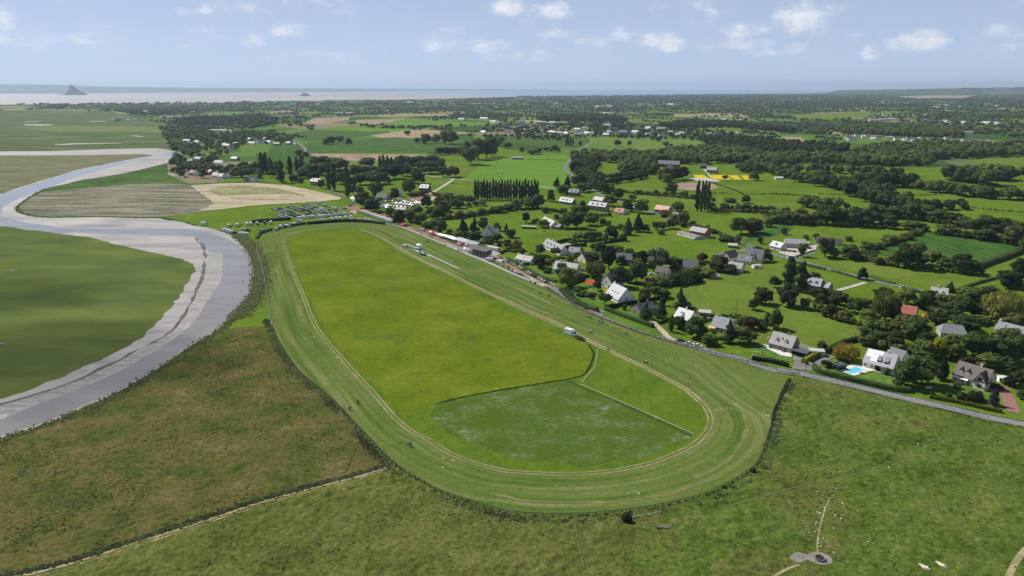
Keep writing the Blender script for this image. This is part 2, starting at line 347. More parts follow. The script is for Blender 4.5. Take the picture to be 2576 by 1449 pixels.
def mudmat():
    m, nt, b = nodes('tidal_mud'); g = nt.nodes.new('ShaderNodeNewGeometry'); P = g.outputs['Position']
    f = mth(nt, 'ADD', mth(nt, 'MULTIPLY', noise_node(nt, scl(nt, P, (1/70, 1/22, 1), R(-30)), 1., 6, .62, .6), .7), mth(nt, 'MULTIPLY', noise_node(nt, P, .22, 5, .7, 1.), .3))
    nt.links.new(ramp(nt, f, [(.30, (.11, .10, .095)), (.42, (.21, .19, .175)), (.55, (.30, .275, .255)), (.7, (.39, .365, .34))]), b.inputs['Base Color'])
    nt.links.new(ramp(nt, f, [(.35, (.35,)*3), (.6, (.7,)*3)]), b.inputs['Roughness'])
    bp = nt.nodes.new('ShaderNodeBump'); bp.inputs['Strength'].default_value = .4; bp.inputs['Distance'].default_value = .4; nt.links.new(f, bp.inputs['Height']); nt.links.new(bp.outputs[0], b.inputs['Normal'])
    return m
M['mud'] = mudmat()
def watermat(name, c0, c1, wave=.35, rough=.12, sc=.7):
    m, nt, b = nodes(name); g = nt.nodes.new('ShaderNodeNewGeometry'); P = g.outputs['Position']
    nt.links.new(ramp(nt, noise_node(nt, scl(nt, P, (1/60, 1/25, 1), R(-35)), 1., 4, .6, .5), [(.3, c0), (.7, c1)]), b.inputs['Base Color'])
    b.inputs['Roughness'].default_value = rough; b.inputs['Specular IOR Level'].default_value = .5; b.inputs['IOR'].default_value = 1.33
    bp = nt.nodes.new('ShaderNodeBump'); bp.inputs['Strength'].default_value = wave; bp.inputs['Distance'].default_value = .12
    nt.links.new(noise_node(nt, scl(nt, P, (1, .45, 1), R(-35)), sc, 4, .6), bp.inputs['Height']); nt.links.new(bp.outputs[0], b.inputs['Normal']); return m
M['water'] = watermat('river_water', (.165, .158, .15), (.25, .238, .22))
M['sea'] = watermat('sea_water', (.10, .26, .36), (.16, .34, .44), .05, .4)
def sandmat():
    m, nt, b = nodes('bay_sand'); g = nt.nodes.new('ShaderNodeNewGeometry'); P = g.outputs['Position']
    f = noise_node(nt, scl(nt, P, (1/2600, 1/420, 1)), 1., 6, .6, .4)
    nt.links.new(ramp(nt, f, [(.32, (.22, .20, .20)), (.47, (.28, .255, .25)), (.58, (.32, .295, .29)), (.68, (.46, .45, .46))]), b.inputs['Base Color']); b.inputs['Roughness'].default_value = .6; return m
M['sand'] = sandmat()

# ------------------------------------------------------------------ sea, bay, land
def O(s): return pl('O', s)
BIG = 60000
v = [ground((-900, 225.9)), ground((3500, 225.9))]
far_y = v[0].y
sheet('sea', [Vector((-BIG, 300, 0)), Vector((BIG, 300, 0)), Vector((BIG, far_y, 0)), Vector((-BIG, far_y, 0))], -2.0, M['sea'])
sheet('sand_flats', ragged(O('-700,290 -700,236 0,235.3 300,234.5 700,232.5 900,234.2 1100,236.5 1300,238.8 1500,239.3 1700,239.6 1760,241 1700,262 800,270'), 400, 260), -1.2, M['sand'])
COAST = O('-900,266 -200,264 0,263 150,262 300,260.5 500,258.6 600,258 640,256 760,253 860,251 1000,250.5 1200,246 1300,243 1500,241.5 1800,238 2000,235 2080,233.5 2300,232 2600,231.5 3600,231.5')
sheet('ground', ragged(COAST, 250, 60, False) + [Vector((24000, 60, 0)), Vector((1500, -120, 0)), Vector((-1500, -120, 0)), Vector((-6000, 60, 0))], 0, M['mosaic'])
sheet('far_shore', O('-900,236 0,234.6 200,234.2 400,232.8 600,231.6 800,230.5 1000,228.6 1000,227.6 700,227.4 -900,227.4'), -.6, M['saltmarsh'])
def ridge(name, prof, depth, mat, n=90, rough=10):
    """a long hill: prof = (survey x, crest y, base y)"""
    mb = []; F = []
    xs = np.linspace(prof[0][0], prof[-1][0], n)
    cy = np.interp(xs, [p[0] for p in prof], [p[1] for p in prof]); by = np.interp(xs, [p[0] for p in prof], [p[2] for p in prof])
    m = 9
    for i in range(n):
        b = ground((xs[i], by[i])); d = (b-Vector((0, 0, 0))).normalized()
        dist = b.length + depth*.5
        top = H + (220-cy[i])/FPX*dist/math.hypot(1, (xs[i]-1288)/FPX)
        for j in range(m):
            t = j/(m-1); p = b + d*depth*t
            h = max(0, top)*math.sin(math.pi*min(1, t*1.0))**.8
            h += (mnoise.noise(Vector((p.x/420, p.y/420, 0)))*1.0 + mnoise.noise(Vector((p.x/130, p.y/130, 3)))*.7)*rough*min(1, h/30)
            mb.append((p.x, p.y, max(h, 0)-1.5))
    for i in range(n-1):
        for j in range(m-1): F.append((i*m+j, (i+1)*m+j, (i+1)*m+j+1, i*m+j+1))
    me = bpy.data.meshes.new(name); me.from_pydata(mb, [], F); me.materials.append(mat); me.polygons.foreach_set('use_smooth', [True]*len(F)); me.update()
    return tag(link(name, me), kind='structure')
M['hillwood'] = grass('wooded_hill', [(.36, (.02, .036, .016)), (.50, (.035, .055, .022)), (.58, (.075, .11, .035)), (.7, (.16, .16, .08))], 700, 160, .02, .3)
ridge('headland_hills', [(2062,234.2,235.5),(2092,230,235.8),(2110,226.5,236),(2150,225.2,236.5),(2200,225,237),(2260,224,237.5),(2330,222.6,238),(2420,221.5,238),(2500,219.8,238),(2576,218.4,238),(2800,216,238),(3300,214,238)], 3200, M['hillwood'], 260, 16)
ridge('hills_across_bay', [(-500,211,229.5),(0,212.2,229.5),(60,212.5,229.5),(180,214.6,229.5),(260,217.6,229.3),(330,219,229),(365,217.8,229),(390,219.6,229),(600,221,228.6),(900,222.4,228.2),(1200,223.8,227.6),(1420,225.6,227.4)], 5000, M['hillwood'], 160, 14)

# ------------------------------------------------------------------ fields and the river
Z = [.02]
def zz(s=.012):
    Z[0] += s*.3; return Z[0]
near_pasture = sheet('pasture_land', O('560,455 640,440 900,425 1080,392 1250,370 1450,395 1700,405 2000,415 2300,418 2700,420 3400,420') + [Vector((900, 60, 0)), Vector((-900, 60, 0))] + O('-600,1100 -300,700 300,560'), zz(), M['pasture'])
def fields(name, mat, *polys, amp=0):
    for s in polys:
        p = O(s)
        if amp: p = ragged(p, 6, amp)
        sheet(name, p, zz(.006), M[mat])
fields('salt_marsh', 'saltmarsh', '-500,281 0,279 100,277.5 280,281.5 330,292 408,312 404,345 425,364 440,376 440,382 250,378 0,383 -500,392')
fields('salt_marsh', 'marshlight', '37,318 140,331.5 402,331 402,320 300,317 160,315')
fields('salt_marsh', 'sand', '62,313 90,312.6 135,313 130,314.6 95,315.6 60,314.6', '62,306.5 105,306 100,307 60,307.4', '135,364 180,361 300,359.6 310,360.4 190,363 140,365', '222,304.6 268,304.4 262,305.6 230,305.8', '325,341 345,341 365,345 350,344', amp=1.5)
isl = O('-320,600 -100,575 0,569 60,577 125,584 155,589 200,594 237,599 275,610 325,622 375,633 425,644 462,653 482,663 492,674 487,688 467,718 450,748 425,780 387,818 350,854 275,895 212,922 150,950 87,975 50,987 0,1002 -150,1040 -500,1100')
penin = O('40,529 62,540 120,547 250,546 350,549 400,548 425,556 520,545 644,530 700,521 860,503 858,495 819,486 769,475 719,466 660,455 560,458 475,462 425,440 420,411 362,426 300,439 250,447 205,454 162,465 112,476 75,496 50,514')
bank = plm(('O', '-330,1215 -150,1160 0,1103 100,1070 200,1030 300,985 400,925 480,870 540,835 575,800 605,770 630,735 638,690 632,650 610,615 575,590 530,575 490,568 455,557 400,549 350,549 250,546 120,548 62,540 40,529 50,514 75,496 112,476 162,465 205,454 250,447 300,439 362,426 420,411 440,406 458,396 460,390 452,384 437,380 412,375 375,373 250,376 125,380 0,381 -200,385 -500,390'))
river_out = smooth(bank, 4) + O('-500,640 -600,900 -500,1180')
sheet('mud_bank', ragged(river_out, 5, 1.2), zz(.01), M['mud'])
w1 = O('-330,1165 -100,1090 0,1055 100,1015 200,977 275,947 350,907 425,860 475,822 500,792 532,740 555,708 560,678 561,645 545,634 525,635 517,620 500,603 487,595 425,592 325,590 250,589 182,585 155,589 125,585 60,578 0,570 -120,562 -120,535 0,543 50,557 125,568 175,574 325,575.5 470,575.5 507,581 540,590 575,602 612,628 631,653 636,683 633,728 612,760 580,793 545,830 480,866 400,921 300,981 200,1026 100,1066 0,1099 -330,1212')
sheet('river', ragged(smooth(w1, 3, True), 6, 1.0), zz(.01), M['water'])
w2 = O('-200,545 -60,505 0,489 50,473 100,458 150,443 200,428 250,417 300,408.5 350,399.5 385,393.5 410,389 425,383 447,384 458,390 455,395 437,396.5 400,393 350,402 300,415 250,429 212,439 175,451 137,466 100,480 62,494 25,511 5,524 0,541 -120,560')
sheet('river', ragged(smooth(w2, 3, True), 8, 1.2), zz(.006), M['water'])
fields('spit', 'spit', '-260,400 -150,393 0,391 200,390.3 275,389 350,388 380,390 384,392 350,397 300,406 250,416 200,426 150,441 100,456 50,471 12,485 -120,520 -300,520', amp=.8)
CHAN = plm(('e', '1960,380 2040,460 2065,560 2050,680 2010,830 1940,990 1890,1110 1800,1230'), ('i', '1700,330 1500,450 1250,580 1000,690 820,790 600,870 350,950 150,1010 -60,1060'))
M['flatmud'] = grass('wet_silt', [(.1, (.20, .19, .18)), (.45, (.30, .285, .27)), (.9, (.38, .365, .35))], 20, 4, .5, .2, streak=(R(-55), 14, 2.0), hf=.2)
M['darkmud'] = grass('dark_mud', [(.1, (.075, .072, .07)), (.6, (.14, .135, .13)), (.9, (.24, .23, .22))], 20, 4, .8, .25)
sheet('silt_flat', ragged(plm(('e', '2090,540 2170,525 2240,570 2235,700 2215,820 2120,960 2000,1150 1900,1140 1960,980 2040,800 2075,640')), 3, .8), zz(.006), M['flatmud'])
sheet('silt_flat', ragged(plm(('i', '1950,170 1700,410 1400,610 1100,765 800,885 400,1035 0,1195 -60,1180 -60,1075 350,965 820,800 1250,590 1500,465 1750,310')), 3, .8), zz(.006), M['flatmud'])
cw_ = resample(smooth(CHAN, 4), 2)
A_ = [p + Vector((mnoise.noise(p*.05)*2, mnoise.noise(p*.05+Vector((5, 5, 0)))*2, 0)) for p in offset(cw_, 1.0)]; B_ = [p + Vector((mnoise.noise(p*.09)*2, mnoise.noise(p*.09+Vector((5, 5, 0)))*2, 0)) for p in offset(cw_, -1.0)]
ribbon('tidal_channel', A_, B_, zz(.006), M['darkmud'])
sheet('marsh_island', ragged(smooth(isl, 4, True), 3, 2.2), zz(.01), M['island'])
sheet('peninsula', ragged(penin, 4, 1.0), zz(.01), M['meadow'])
fields('mown_marsh', 'striped', '47,521 62,537 120,545 250,543.5 350,546.5 412,545 520,532 560,524 520,500 495,474 475,465 400,460 325,464 250,470 175,476 112,481 75,499', amp=1.5)
fields('hay_field', 'hay', '478,466 560,461 644,460 719,466 769,475 819,486 856,496 857,501 819,505 744,511 644,516 560,526 500,530 540,512 505,486', amp=1.5)
fields('hay_field', 'haygreen', '522,478 540,471 620,468 700,474 742,484 768,491 764,497 740,501 690,504 620,503 580,498 545,491', amp=1.2)
fields('hay_field', 'hay', '556,494 640,489 720,488 765,493 758,498 700,502 620,501', amp=1.2)
fields('riverside_field', 'pasture', '412,546 520,533 560,527 644,518 744,513 819,507 860,503 884,519 900,540 890,556 819,557 744,566 694,574 664,585 649,600 648,640 640,640 632,612 590,585 530,568')
fields('meadow_strip', 'maize', '795,326 950,323 985,333 860,352 770,355 722,335')
fields('meadow_strip', 'maize', '770,362 870,351 1000,345 1150,358 1166,374 1050,385 800,385 775,376')
fields('meadow_strip', 'crop', '644,384 742,380 772,390 782,402 800,420 740,440 690,440 644,418', '1140,338 1195,335 1190,352 1150,355')
fields('meadow_strip', 'lime', '965,312 1000,308.5 1150,306 1250,309 1240,316 1000,320', '790,326.5 900,322.5 1060,323 1000,331 950,331', '1300,391 1424,391 1440,408 1432,440 1445,452 1400,476 1288,461 1170,448 1210,410')
fields('stubble_field', 'soil', '779,386 1050,388.5 1078,392 1045,400 850,405 798,401', '764,310 790,297 880,295 878,301 800,314', '885,309 900,301 1020,299 990,306 940,313', '948,293 960,287 1120,287 1130,292', '1040,340 1060,332 1110,333 1105,338', '1963,344 2015,345 2040,363 1990,368', '2245,243.5 2330,240 2460,240 2420,247 2320,249', '1690,287 1820,288 1800,294 1695,294', '2060,257.5 2110,256.5 2175,258 2170,262 2080,260.5', '660,282 735,277 750,283 690,286')
fields('ploughed_field', 'ploughed', '1680,463 1740,459 1790,460 1808,472 1770,481 1710,477', amp=2)
for s in ('1743,440 1770,440 1789,452 1753,452', '1784,441 1823,440 1841,452 1795,452', '1831,441 1855,441 1867,452 1846,452', '1862,441 1880,441 1895,452 1874,452'): fields('flower_crop', 'yellow', s)
fields('crop_field', 'crop', '2166,640 2332,583.5 2430,592 2576,612 2640,622 2500,652 2470,668 2400,655 2250,645', '1866,610 1932,565 2007,562 1988,582 1940,597')
fields('pale_meadow', 'pasture2', '1566,497 1640,485 1760,497 1860,502 1932,512 1932,523 1840,522 1790,530 1700,520 1640,505', '2035,652 2100,650 2200,665 2330,690 2470,700 2440,720 2400,725 2250,705 2100,675', '1995,290 2180,282 2195,290 2120,300 2010,303', '1570,302 1700,296 1690,307 1580,308', '1700,322 1850,318 1870,330 1750,335', '1932,880 1700,800 1690,690 1930,640 2090,760 2170,830 2140,860 2050,880')
fields('marsh_meadow', 'pasture2', '2440,400 2700,390 2700,430 2480,432', '1110,418 1190,412 1200,432 1110,440')
for s in ('1790,250.4 1900,249.6 1960,251 1850,252.4', '2330,250.5 2400,249.6 2470,250.4 2400,252.6', '1740,262 1850,260.6 1900,262.5 1800,265'): fields('far_field', 'pasture2', s)

# ------------------------------------------------------------------ racecourse
OUT = plm(('f', '10,400 15,520 60,680 95,850 125,1050 155,1240'), ('j', '230,420 320,570 440,730 650,910 830,1070 1010,1270'), ('n', '1070,0 1240,180 1450,370 1650,490 1810,590 2000,665 2300,760'),
          ('o', '0,830 300,850 580,855 850,840 1200,800 1500,755 1800,690 2050,600 2300,460 2450,340 2530,180'), ('l', '30,1250 45,1150 90,1050 130,950 190,830'))
ROADSIDE = plm(('l', '165,745'), ('k', '2570,680 2200,590 1850,500 1500,400 1200,310 900,185 700,95 560,10'), ('g', '330,882'))
RAILSIDE = plm(('g', '320,877 0,747'), ('f', '2300,622 2000,500 1700,372 1500,290 1400,260 1300,247'))
HEDGESIDE = plm(('f', '1290,243 1000,220 700,228 520,245 400,270 200,305 80,348 20,390'))
INN = plm(('f', '330,372 278,410 280,450 330,600 400,790 470,950'), ('j', '560,180 650,340 800,520 1000,740 1200,960 1400,1190 1600,1350'), ('n', '1700,60 1900,190 2150,300 2400,370'), ('o', '0,402 500,427 900,408 1300,342 1600,242 1850,112'),
          ('k', '1975,1300 1992,1170 1900,1030 1750,900 1550,790 1300,660 1000,520 700,370 500,280 250,170'), ('f', '2576,1060 2300,920 2000,770 1800,670 1600,570 1400,460 1200,350 1050,298 800,290 500,320'))
inn = smooth(INN, 6, True); inn = resample(inn+[inn[0]], 4.0)
outl = smooth(OUT + ROADSIDE + RAILSIDE + HEDGESIDE, 5, True); outd = resample(outl+[outl[0]], 2.0)
oa = np.array([(p.x, p.y) for p in outd]); cen = np.mean([(p.x, p.y) for p in inn], axis=0)
ang_o = np.arctan2(oa[:, 1]-cen[1], oa[:, 0]-cen[0])
pair = []
last = None
for p in inn:                                   # nearest place on the outer rail, kept in order round the course
    d = np.hypot(oa[:, 0]-p.x, oa[:, 1]-p.y)
    if last is not None:
        k = (np.arange(len(oa))-last) % len(oa); d = np.where(k < 60, d, 1e9)
    last = int(np.argmin(d)); pair.append(outd[last])
sheet('infield', inn, zz(.02), M['infield2'])
sheet('racetrack_verge', outd, Z[0]-.01, M['track'])
ribbon('racetrack', inn, pair, Z[0]+.004, M['track'], closed=True)
Z[0] += .01
fields('infield', 'infield', '724,602 735,590 800,583 880,583 905,586 940,600 985,630 1040,662 1095,690 1150,716 1210,750 1280,786 1350,820 1410,845 1455,858 1478,868 1489,880 1493,895 1485,925 1463,945 1425,954 1363,964 1288,976 1200,990 1144,1003 1101,1015 1040,1030 1010,1042 960,985 910,932 860,880 826,838 800,796 780,752 762,712 746,665 732,625', amp=.7)
g_ = np.random.default_rng(41)
M['darkpatch'] = grass('lush_patch', [(.2, (.055, .105, .02)), (.5, (.075, .135, .022)), (.8, (.12, .17, .02))], 8, 2, 1.1, .3)
for (x, y, w, h) in ((776,688,14,7),(905,850,22,5),(960,860,24,5),(1010,862,26,5),(890,652,26,5),(800,880,10,3),(1010,1000,14,4),(980,700,20,5),(1130,800,14,3),(1010,845,30,4),(1180,858,22,5),(850,820,18,5),(960,850,40,6),(1230,905,16,4),(1050,940,20,4),(1330,880,16,4),(830,720,22,5)):
    ring = []
    for k in range(26):
        a = 6.283*k/26; r_ = g_.uniform(.45, 1.1); ring.append(ground((x+math.cos(a)*w*r_, y+math.sin(a)*h*r_)))
    sheet('lush_patch', ring, zz(.004), M['darkpatch'])
PADD = O('1101,1017 1144,1006 1288,979 1363,967 1425,957 1458,972 1513,995 1570,1020 1630,1047 1678,1068 1738,1098 1700,1120 1640,1145 1560,1162 1460,1170 1370,1165 1290,1150 1220,1128 1150,1098 1095,1060')
sheet('paddock', ragged(smooth(PADD, 3, True), 1.5, 3.6), zz(.008), M['paddock'])
tr = smooth(INN[:-2], 6)
for off in (-.85, .85): strip('wheel_rut', resample(offset(tr, off), 3.0), .8, Z[0]+.03, M['trackline'])
rut = plm(('f', '1050,298 1200,350 1400,460 1600,570 1800,670 2000,770 2300,920'), ('g', '0,1035 250,1150 500,1260'), ('k', '700,375 1000,525 1300,665 1550,795 1750,905 1900,1035'))
for off in (-1.0, 1.0): strip('dry_rut', resample(offset(smooth(rut, 5), off), 3), .8, Z[0]+.038, M['dry'])
for s, w in (('1783,1092 1760,1116 1720,1136', 2.6), ('1868,1035 1880,1070 1868,1110 1840,1150 1790,1185 1740,1205', 2.2), ('1800,1205 1700,1240 1560,1262 1430,1266 1330,1262 1230,1240', 2.0)):
    wq = resample(smooth(O(s), 5), 2)
    ribbon('worn_turf', [p+Vector((mnoise.noise(p*.11), mnoise.noise(p*.11+Vector((7, 1, 0))), 0))*w*.5 for p in offset(wq, w*.35)], [p+Vector((mnoise.noise(p*.13+Vector((3, 3, 0))), mnoise.noise(p*.13+Vector((9, 1, 0))), 0))*w*.5 for p in offset(wq, -w*.35)], Z[0]+.024, M['worn'])
zz(.04)

# ------------------------------------------------------------------ rough ground in front
DITCH = plm(('n', '1280,345 1000,432 500,560 0,700'), ('m', '1900,920 1300,1110 700,1300 300,1400 0,1445'))
HEATH = O('-420,1240 -150,1175 0,1112 100,1078 200,1038 300,992 400,933 480,878 545,843 590,826') + plm(('j', '155,268 225,420 315,570 435,730 645,915 825,1075 1005,1275'), ('n', '1060,0 1225,180')) + list(DITCH) + O('-350,1545')
FORE = list(reversed(DITCH)) + plm(('n', '1250,190 1445,378 1645,498 1800,600 1990,678 2290,775'), ('o', '0,842 300,862 580,867 850,852 1200,812 1500,767 1800,702 2060,610 2310,470 2465,345 2550,180'), ('l', '45,1250 60,1150 110,1050 150,950 205,835 250,790')) \
    + plm(('l', '300,775 600,835 1000,935 1400,1035 1800,1130 2200,1225 2576,1300')) + O('2900,1165 3300,1300') + [Vector((330, 95, 0)), Vector((-260, 95, 0))] + O('-350,1545')
sheet('heath', HEATH, zz(.01), M['heath'])
sheet('rough_pasture', FORE, zz(.004), M['rough'])
def vnoise(X, Y, sc, seed):
    g = np.random.default_rng(seed).random((256, 256)); x = X/sc; y = Y/sc
    xi = np.floor(x).astype(int); yi = np.floor(y).astype(int); fx = x-xi; fy = y-yi; fx = fx*fx*(3-2*fx); fy = fy*fy*(3-2*fy)
    a = g[xi % 256, yi % 256]; b = g[(xi+1) % 256, yi % 256]; c = g[xi % 256, (yi+1) % 256]; d = g[(xi+1) % 256, (yi+1) % 256]
    return a*(1-fx)*(1-fy)+b*fx*(1-fy)+c*(1-fx)*fy+d*fx*fy
TRK = resample(smooth(plm(('o', '2000,825 2250,745 2576,650'), ('p', '400,545 700,480 1000,410 1300,290 1500,160 1750,80 2150,60 2576,20')), 4), 2)
PTH = resample(smooth(plm(('p', '500,1220 495,1110 540,900 580,760 625,675')), 4), 2)
PTH2 = resample(smooth(plm(('p', '60,1460 200,1380 345,1330')), 4), 2)
LANE = resample(smooth(plm(('p', '2420,1460 2500,1300 2620,1150')), 4), 2)
WIRE = resample(plm(('o', '630,935 655,1090 690,1260 740,1460')), 2)
MUDPAD = [G('p', 520, 1280), G('p', 330, 1270)]
FLATS = TRK + PTH + PTH2 + LANE + resample(offset(smooth(list(DITCH), 4), 2.2), 2)
def hummocks(name, poly, mat, step, amp, bounds, seed, z0, extra=None, alt=None):
    x0, x1, y0, y1 = bounds
    xs = np.arange(x0, x1, step); ys = np.arange(y0, y1, step); X, Y = np.meshgrid(xs, ys, indexing='ij')
    X = X + (nrg.random(X.shape)-.5)*step*.6; Y = Y + (nrg.random(Y.shape)-.5)*step*.6
    PX, PY = to_px(X, Y); vis = (PX > -350) & (PX < 2930) & (PY < 1640)
    inn_ = inside(X, Y, [(p.x, p.y) for p in poly])
    keep = inn_ & vis
    patch = np.clip(vnoise(X, Y, 17, seed)*1.5-.2, .15, 1.1)
    h = amp*patch*(vnoise(X, Y, 1.9, seed+1)*.65 + vnoise(X, Y, .95, seed+2)*.45 + vnoise(X, Y, 5.5, seed+3)*.35 - .42)
    fl = np.ones(X.shape)
    for p in FLATS: fl = np.minimum(fl, np.clip((np.hypot(X-p.x, Y-p.y)-1.2)/2, 0, 1))
    for p in MUDPAD: fl = np.minimum(fl, np.clip((np.hypot(X-p.x, Y-p.y)-5.5)/3, 0, 1))
    Zz = z0 + np.maximum(h, -.05)*fl
    idx = -np.ones(X.shape, int)
    q = keep[:-1, :-1] & keep[1:, :-1] & keep[:-1, 1:] & keep[1:, 1:]
    use = np.zeros(X.shape, bool)
    for a in (slice(None, -1), slice(1, None)):
        for b in (slice(None, -1), slice(1, None)): use[a, b] |= q
    idx[use] = np.arange(use.sum())
    V = np.stack([X[use], Y[use], Zz[use]], 1)
    T = np.stack([idx[:-1, :-1][q], idx[1:, :-1][q], idx[1:, 1:][q], idx[:-1, 1:][q]], 1)
    mi = None; mats = [M[mat]]
    if alt:
        sel = (PX - 1850 - (vnoise(X, Y, 23, seed+9)-.5)*900 - (vnoise(X, Y, 5, seed+8)-.5)*500 > 0)[:-1, :-1][q]
        mi = sel.astype(int); mats = [M[mat], M[alt]]
    return tag(link(name, np_mesh(name, V, T, M[mat], smooth=True, mi=mi, mats=mats)), kind='stuff', label=extra, cat='grass')
hummocks('grass_tussocks', FORE, 'rough', .75, 1.45, (-210, 300, 105, 300), 5, Z[0]+.02, 'rough tussocky grass across the foreground pasture', 'rough2')
hummocks('heath_tussocks', HEATH, 'heath', 1.0, 1.1, (-330, -55, 120, 420), 25, Z[0]+.02, 'brown and green rough heath grass beside the river bend')
zz(.04)
for off in (-.8, .8): strip('field_track', resample(offset(TRK, off), 2), .35, Z[0]+.03, M['faint'])
strip('footpath', PTH, .38, Z[0]+.03, M['dry']); strip('footpath', PTH2, .7, Z[0]+.03, M['dry'])
for off, w_ in ((1.7, .9), (3.4, .6)):
    dq = resample(offset(smooth(list(DITCH), 4), off), 1.5); nv = lambda p, k: Vector((mnoise.noise(p*.35+Vector((k, 0, 0))), mnoise.noise(p*.35+Vector((0, k, 5))), 0))*.8
    ribbon('dry_grass', [p+nv(p, 1) for p in offset(dq, w_*.5)], [p+nv(p, 8) for p in offset(dq, -w_*.5)], Z[0]+.034, M['dry'])
strip('field_track', LANE, 1.6, Z[0]+.03, M['dry'])
sheet('mud_patch', ragged([MUDPAD[0]+Vector((math.cos(a)*2.9, math.sin(a)*2.8, 0)) for a in np.linspace(0, 6.1, 14)], 1, 1.2), Z[0]+.035, M['baremud'])
sheet('mud_patch', ragged([MUDPAD[1]+Vector((math.cos(a)*3.0, math.sin(a)*2.4, 0)) for a in np.linspace(0, 6.1, 14)], 1, 1.6), Z[0]+.03, M['baremud'])
zz(.05)

# ------------------------------------------------------------------ roads and paths
ROAD1 = resample(smooth(plm(('g', '370,862 450,905 550,985 700,1075 870,1155 1100,1240 1350,1330'), ('k', '1600,402 1800,460 2050,540 2300,595'), ('l', '0,692 300,738 600,805 1000,900 1400,995 1800,1085 2200,1182 2576,1255')) + O('2900,1140 3300,1230'), 4), 3)
strip('road_verge', ROAD1, 7.5, zz(.01), M['scrub'])
strip('road', ROAD1, 4.6, zz(.008), M['asphalt'])
ROAD2 = resample(smooth(plm(('c', '800,670 790,685 740,720 680,760 620,800 575,865 538,915 545,960 620,1020 700,1070 760,1100 820,1160 950,1230 1200,1310'), ('g', '1440,135 1600,190 1760,242 2000,312 2300,432 2440,472'), ('h', '-60,515 130,570 300,612 600,692 900,772 1100,825 1300,865 1620,938')) + O('2450,765 2700,830'), 4), 4)
strip('road', ROAD2, 5.0, zz(.008), M['asphalt'])
ROAD3 = resample(smooth(plm(('b', '1690,1010 1850,1030 2000,1047 2250,1065 2576,1095'), ('c', '300,1130 450,1146')), 4), 4)
strip('lane', ROAD3, 3.6, zz(.008), M['gravel'])
strip('lane', resample(smooth(plm(('b', '1990,1050 1850,1140 1740,1195 1600,1225')), 4), 4), 4.2, zz(.008), M['gravel'])
strip('lane', resample(smooth(plm(('b', '350,640 400,670 450,700 490,740 500,780')), 4), 4), 6, zz(.008), M['asphalt'])
strip('lane', resample(smooth(plm(('h', '640,950 650,925 800,885 1000,825')), 4), 3), 3.2, zz(.008), M['gravel'])
strip('lane', resample(smooth(plm(('g', '2050,552 2200,530 2330,508 2420,480')), 4), 3), 4.5, zz(.008), M['asphalt'])
strip('driveway', resample(smooth(plm(('k', '1380,190 1440,245 1520,320 1560,365 1640,410')), 4), 2), 3.2, zz(.008), M['path_tan'])
strip('driveway', resample(smooth(plm(('g', '830,1150 880,1130 930,1115')), 4), 2), 3.6, zz(.008), M['asphalt'])
strip('driveway', resample(smooth(plm(('l', '2200,920 2300,860 2400,960 2440,1060 2480,1150')), 4), 2), 5.0, zz(.008), M['path_red'])
strip('driveway', resample(smooth(plm(('v', '1000,920 1030,780 1000,690 1120,640')), 4), 2), 5.2, zz(.008), M['asphalt'])
strip('driveway', resample(smooth(plm(('v', '1180,930 1330,850 1500,740 1700,640')), 4), 2), 3.6, zz(.008), M['asphalt'])
REDP = resample(smooth(plm(('b', '960,1330 1010,1340'), ('f', '1050,92 1200,132 1370,195 1530,270 1700,340 1850,400 2000,470 2120,515')), 4), 3)
strip('red_path', REDP, 5.2, zz(.008), M['path_red'])
REDP2 = resample(smooth(plm(('t', '830,235 950,330 1130,470 1300,570 1500,700 1750,840')), 4), 3)
strip('red_path', REDP2, 5.0, zz(.008), M['path_red'])
strip('sand_path', resample(smooth(plm(('t', '1730,830 1900,925 2100,1020 2330,1080')), 4), 3), 5.0, zz(.008), M['path_tan'])
sheet('forecourt', pl('s', '1250,600 1700,650 2150,690 2500,850 2520,1000 2300,1020 1850,860 1500,730 1250,640'), zz(.008), M['court'])
sheet('forecourt', pl('t', '640,130 1000,190 1050,230 900,300 800,260 620,170'), zz(.008), M['court'])
strip('dirt_track', resample(smooth(plm(('q', '2430,330 2330,370 2290,440 2270,510')), 4), 3), 5, zz(.008), M['path_tan'])
sheet('dirt_yard', ragged(pl('q', '1990,340 2100,290 2240,300 2420,270 2400,350 2470,390 2300,410 2200,380 2050,370'), 3, 1.2), zz(.008), M['path_red'])
sheet('car_park', pl('r', '1480,340 1620,350 2000,265 2200,270 2230,305 2000,350 1750,390 1560,400'), zz(.008), M['path_red'])
sheet('car_park', pl('r', '2000,345 2230,310 2510,355 2100,385'), zz(.008), M['gravel'])
sheet('farm_yard', pl('h', '100,530 170,490 380,470 500,450 470,530 310,580 260,585'), zz(.008), M['gravel'])
sheet('yard', pl('c', '1920,945 1960,950 2010,1050 2080,1060 2090,1075 1850,1070 1790,1040 2000,1040'), zz(.008), M['gravel'])
sheet('tennis_court', pl('g', '480,455 550,438 635,462 545,485'), zz(.008), M['court'])
fields('garden_lawn', 'lawn', *[' '.join('%f,%f' % px(t, *map(float, q.split(','))) for q in s.split()) for t, s in (
    ('l', '480,690 700,660 830,690 900,760 1240,740 1270,870 1000,830 700,770'), ('l', '1500,910 1660,830 2020,870 2200,950 2330,1040 2250,1090 1900,1000 1620,940'), ('v', '40,450 240,460 480,540 900,720 860,780 300,650 0,560'),
    ('g', '130,660 240,690 440,760 470,830 330,790'), ('g', '570,930 700,850 900,900 1070,1050 930,1090 740,1040'), ('g', '1040,1110 1180,1120 1300,1190 1380,1250 1200,1200'), ('g', '900,1160 1000,1170 1300,1280 1560,1390 1440,1370 1150,1270'), ('g', '1960,1340 2100,1330 2140,1420 2000,1400'))])
zz(.02)
